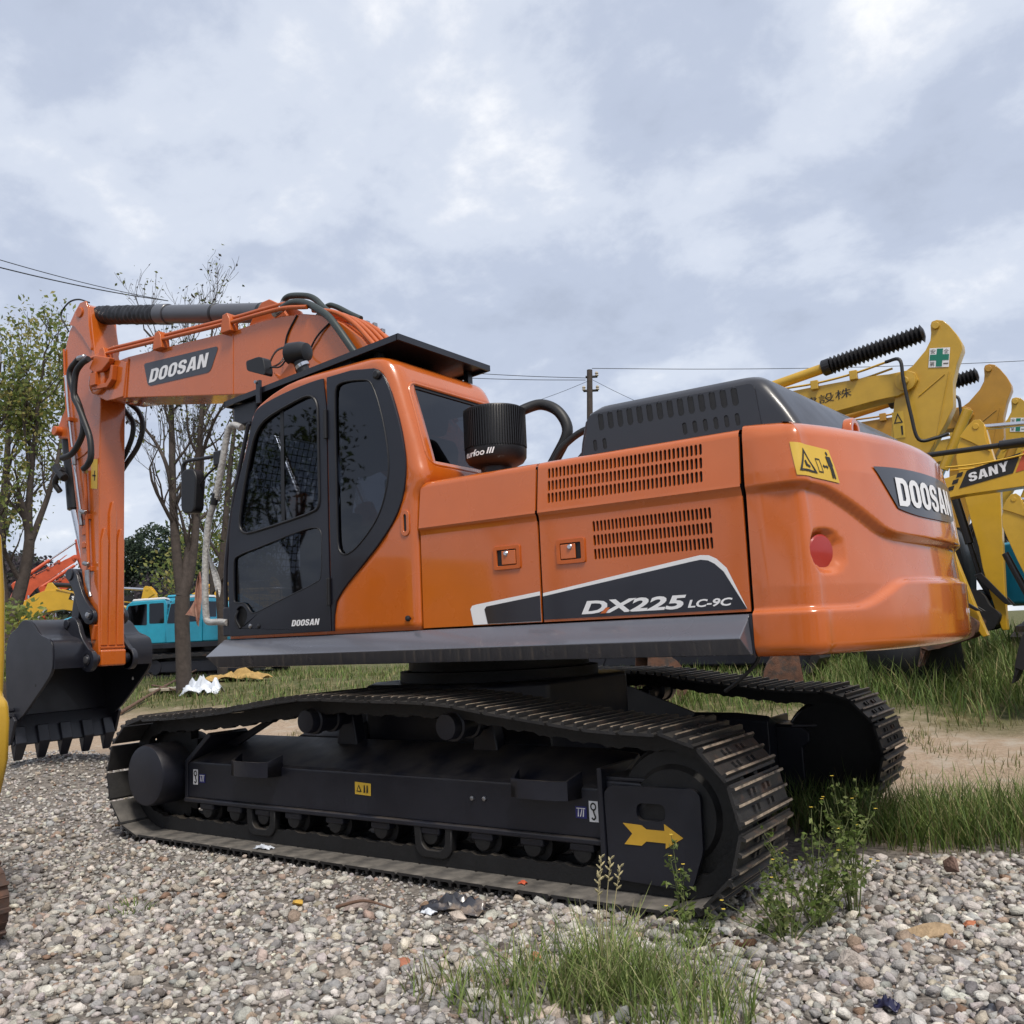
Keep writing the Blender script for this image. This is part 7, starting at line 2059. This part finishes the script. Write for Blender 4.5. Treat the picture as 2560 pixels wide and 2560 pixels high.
# ================================================================ pole, wires and litter
def wire(name, label, pts, r=0.012):
    V, F = [], []
    tube_into(V, F, catmull(pts, 8), r, 5, False)
    return tag(add(name, V, F, BLACKP, smooth=60), label, "wire", "overhead wires")
pb = at_px(1478, 1640, 32); pt_ = at_px(1474, 925, 32)
POLE = tag(empty("utility_pole", (pb.x, pb.y, 0.4)), "dark utility pole rising behind the black engine cover", "pole")
tube("pole_shaft", [(0, 0, 0), (pt_.x - pb.x, pt_.y - pb.y, pt_.z - 0.4)], [0.15, 0.10], BARK, POLE, 10, curve=False)
for dz_ in (0.25, 0.75):
    a = rgt0 * 0.26
    tube("cross_arm", [Vector((pt_.x - pb.x, pt_.y - pb.y, pt_.z - 0.4 - dz_)) - a * (0.6 if dz_ < .5 else 1), Vector((pt_.x - pb.x, pt_.y - pb.y, pt_.z - 0.4 - dz_)) + a], 0.045, BLACKP, POLE, 6, curve=False)
for dz_, s_ in ((0.25, 1), (0.75, -1), (0.75, 1)):
    q = Vector((pt_.x - pb.x, pt_.y - pb.y, pt_.z - 0.4 - dz_)) + rgt0 * 0.24 * s_
    lathe("insulator", [(0.03, 0), (0.07, 0.04), (0.04, 0.08), (0.07, 0.12), (0.03, 0.18)], q, (0, 0, 1), CONC, POLE, 8)
def sagged(a, b, sag, n=6):
    return [a.lerp(b, k / n) - Vector((0, 0, sag * 4 * (k / n) * (1 - k / n))) for k in range(n + 1)]
wire("overhead_wire", "thin wire running from the pole to the right across the sky", sagged(at_px(1480, 921, 32), at_px(2900, 880, 44), 0.25))
wire("overhead_wire", "upper wire running from the pole towards the cab roof", sagged(at_px(1468, 945, 32), at_px(700, 880, 36), 0.2))
wire("overhead_wire", "lower wire running from the pole towards the cab roof", sagged(at_px(1464, 950, 32), at_px(700, 905, 36), 0.2))
wire("overhead_wire", "slack wire sloping down left from the pole", sagged(at_px(1472, 952, 32), at_px(1100, 1060, 34), 0.2), 0.008)
wire("overhead_wire", "slack wire sloping down right from the pole", sagged(at_px(1478, 948, 32), at_px(1800, 1080, 34), 0.15), 0.008)
wire("overhead_wire", "upper of the two wires crossing the sky at the left", sagged(at_px(-400, 520, 30), at_px(420, 752, 42), 0.25), 0.016)
wire("overhead_wire", "lower thicker wire of the pair crossing the sky at the left", sagged(at_px(-400, 556, 29), at_px(420, 752, 41), 0.25), 0.022)

def ground_hit(u, v):
    d = fwd + rgt * ((u - 1280) / 2316.55) - upv * ((v - 1280) / 2316.55)
    t = 2.0
    while t < 60:
        q_ = CAM_POS + d * t
        if q_.z <= ground_z(q_.x, q_.y): return q_
        t += 0.05
    return CAM_POS + d * 30
# torn black plastic and scrap beside the track
def crumple(name, label, cat, x, y, w, d, h, mat, seed, n=16, rz=0.0):
    V, F = [], []
    for j in range(n + 1):
        for i in range(n + 1):
            u, v = i / n - 0.5, j / n - 0.5
            rr = 1 + 0.35 * mnoise.noise(Vector((math.atan2(v, u) * 1.3, seed, 0)))
            z = h * (0.5 + mnoise.noise(Vector((u * 4, v * 4, seed))) * 0.9 + 0.5 * mnoise.noise(Vector((u * 11, v * 11, seed + 3)))) * max(0.05, 1 - 2.2 * (u * u + v * v))
            V.append((u * w * rr, v * d * rr, max(0.0, z)))
    for j in range(n):
        for i in range(n): a = j * (n + 1) + i; F.append((a, a + 1, a + n + 2, a + n + 1))
    o = add(name, V, F, mat, smooth=40); o.location = (x, y, ground_z(x, y) + 0.012); o.rotation_euler = (0, 0, rz)
    sd_ = o.modifiers.new("t", 'SOLIDIFY'); sd_.thickness = 0.003
    return tag(o, label, cat)
SHEETB = material("dark_plastic_sheet", (0.035, 0.036, 0.045), 0.30, var=0.3, vscale=12, col2=(0.22, 0.17, 0.13), c2amt=0.4, c2scale=8, coat=0.3)
SHEETW = material("white_plastic_sheet", (0.62, 0.66, 0.72), 0.35, var=0.1, coat=0.2)
YBAG = material("yellow_sack", (0.42, 0.27, 0.09), 0.8, var=0.3, vscale=9, bump=0.3)
crumple("plastic_scrap", "torn black plastic lying on the gravel beside the track", "plastic", 0.80, -1.76, 0.30, 0.16, 0.075, SHEETB, 2, rz=0.2)
crumple("paper_scrap", "small white scrap at the corner of the black plastic", "scrap", 0.72, -1.86, 0.07, 0.05, 0.03, SHEETW, 5, 8)
crumple("dark_rag", "dark blue scrap of plastic in the gravel at lower right", "scrap", 2.75, -1.95, 0.07, 0.06, 0.04, material("navy_plastic", (0.015, 0.015, 0.05), 0.4), 6, 8)
crumple("dark_rag", "dark scrap at the bottom right corner", "scrap", 3.05, -1.88, 0.08, 0.07, 0.035, SHEETB, 9, 8)
q = ground_hit(505, 1738); crumple("plastic_sheet", "white crumpled plastic sheet on the dirt behind the track", "plastic", q.x, q.y, 0.75, 0.55, 0.42, SHEETW, 11, rz=0.6)
q = ground_hit(592, 1702); crumple("yellow_sack", "flattened yellow sack on the grass behind the white sheet", "sack", q.x, q.y, 1.25, 0.6, 0.26, YBAG, 13, rz=0.7)
q = ground_hit(455, 1726)
o = prism("slab", rounded([(-0.6, -0.28), (0.55, -0.33), (0.62, 0.22), (-0.45, 0.32)], 0.05, 2), 0.0, 0.06, CONC, None, 0.01, axis='z')
o.location = (q.x, q.y, ground_z(q.x, q.y) + 0.01); o.rotation_euler = (0, 0, 0.6); tag(o, "pale flat concrete slab left of the white sheet", "slab")
def stick(label, a, b, r, k=0):
    a, b = Vector(a), Vector(b); m_ = a.lerp(b, 0.5) + Vector((0, 0, 0.03))
    return tag(tube("fallen_branch", [a, m_, b], [r, r * 0.8, r * 0.5], WOODM, None, 7), label, "branch")
a, b = ground_hit(300, 1790), ground_hit(490, 1702); a.z, b.z = ground_z(a.x, a.y) + .05, ground_z(b.x, b.y) + .25
stick("long dark fallen branch slanting up towards the forked tree", a, b, 0.035)
a, b = ground_hit(380, 1728), ground_hit(470, 1742); a.z, b.z = ground_z(a.x, a.y) + .12, ground_z(b.x, b.y) + .04
stick("thin fallen branch beside the pale slab", a, b, 0.022)
rock_thing("wood_chunk", "dark rotten wood chunk on the stones in front of the bushy weed", "wood", 2.10, -1.62, 0.075, (0.10, 0.055, 0.035), 41, (1.3, .5, .35), 0.5)
stick("brown stick lying on the gravel left of the black plastic", (0.33, -2.06, 0.025), (0.58, -1.95, 0.025), 0.009)
o = crumple("white_rag", "white scrap resting on the lower track shoes", "scrap", -0.93, -1.42, 0.14, 0.05, 0.03, SHEETW, 21, 8, 0.1); o.location.z = 0.042
o = crumple("red_scrap", "small red scrap resting on the lower track shoes", "scrap", 0.93, -1.40, 0.045, 0.03, 0.02, REDO, 22, 6, 0.1); o.location.z = 0.042
# torn cloth caught in the fork of the bare tree
q = at_px(478, 1480, 19.7)
def cloth(u, v): return Vector((q.x, q.y, q.z)) + rgt0 * (0.30 * v + 0.12 * math.sin(5 * u + 3 * v) * (1 - v) - 0.12) + Vector((0, 0, 0.85 * v - 0.45 - 0.25 * u * (1 - v))) + rgt0 * (u * 0.38 * (1 - v)) + fwd * (0.06 * math.sin(9 * u + 4 * v))
o = grid_patch("torn_cloth", cloth, 10, 14, material("pink_cloth", (0.36, 0.20, 0.15), 0.9, var=0.35, vscale=6, col2=(0.20, 0.05, 0.035), c2amt=0.4, c2scale=5), None)
tag(o, "torn pinkish cloth caught in the fork of the bare tree", "cloth")
# rusty bucket and posts behind the machine
def old_bucket(label, x, y, s, rz, mat, tilt=0.0):
    rt = tag(empty("loose_bucket", (x, y, ground_z(x, y)), rz, None, s), label, "bucket", "loose buckets on the ground")
    prof = [(0.0, 0.0), (0.55, 0.0), (0.80, 0.18), (0.86, 0.50), (0.70, 0.85), (0.40, 1.0), (0.10, 0.98)]
    P = [(p.x, p.z) for p in catmull([(a_, 0, b_) for a_, b_ in prof], 4)]
    bm = bmesh.new(); a_ = [bm.verts.new((x_, -0.55, z_)) for x_, z_ in P]; b_ = [bm.verts.new((x_, 0.55, z_)) for x_, z_ in P]
    for i in range(len(P) - 1): bm.faces.new((a_[i], a_[i + 1], b_[i + 1], b_[i]))
    o_ = bm_obj("bucket_shell", bm, mat, rt, smooth=50); m_ = o_.modifiers.new("t", 'SOLIDIFY'); m_.thickness = 0.03
    for y_ in (-0.565, 0.535): prism("side_plate", P, y_, y_ + 0.03, mat, rt)
    for k in range(4): prism("bucket_tooth", [(-0.16, 0.0), (0.02, 0.06), (0.02, -0.02)], -0.48 + 0.28 * k, -0.38 + 0.28 * k, mat, rt)
    for y_ in (-0.22, 0.18): prism("bucket_ear", [(0.28, 0.95), (0.70, 0.84), (0.62, 1.18), (0.45, 1.22)], y_, y_ + 0.04, mat, rt)
    return rt
old_bucket("rusty brown loose bucket seen under the rear of the machine", 0.05, 5.9, 0.55, R(200), RUST)
old_bucket("rusty loose bucket seen through the gap above the far track", -1.9, 5.4, 0.62, R(40), RUST)
old_bucket("big black loose bucket in the grass under the counterweight", 1.35, 6.75, 0.75, R(240), GREASE)
for u_, k_, lab in ((500, 17.0, "short grey stump post right of the forked tree"), (530, 17.3, "brownish post stump beside the skirt's front end")):
    q = ground_hit(u_, 1692); o = lathe("stump", [(0.11, -0.1), (0.10, 0.15), (0.10, 0.30), (0.06, 0.33)], (0, 0, 0), (0, 0, 1), BARK, None, 12); o.location = (q.x, q.y, ground_z(q.x, q.y)); tag(o, lab, "stump", "stumps")
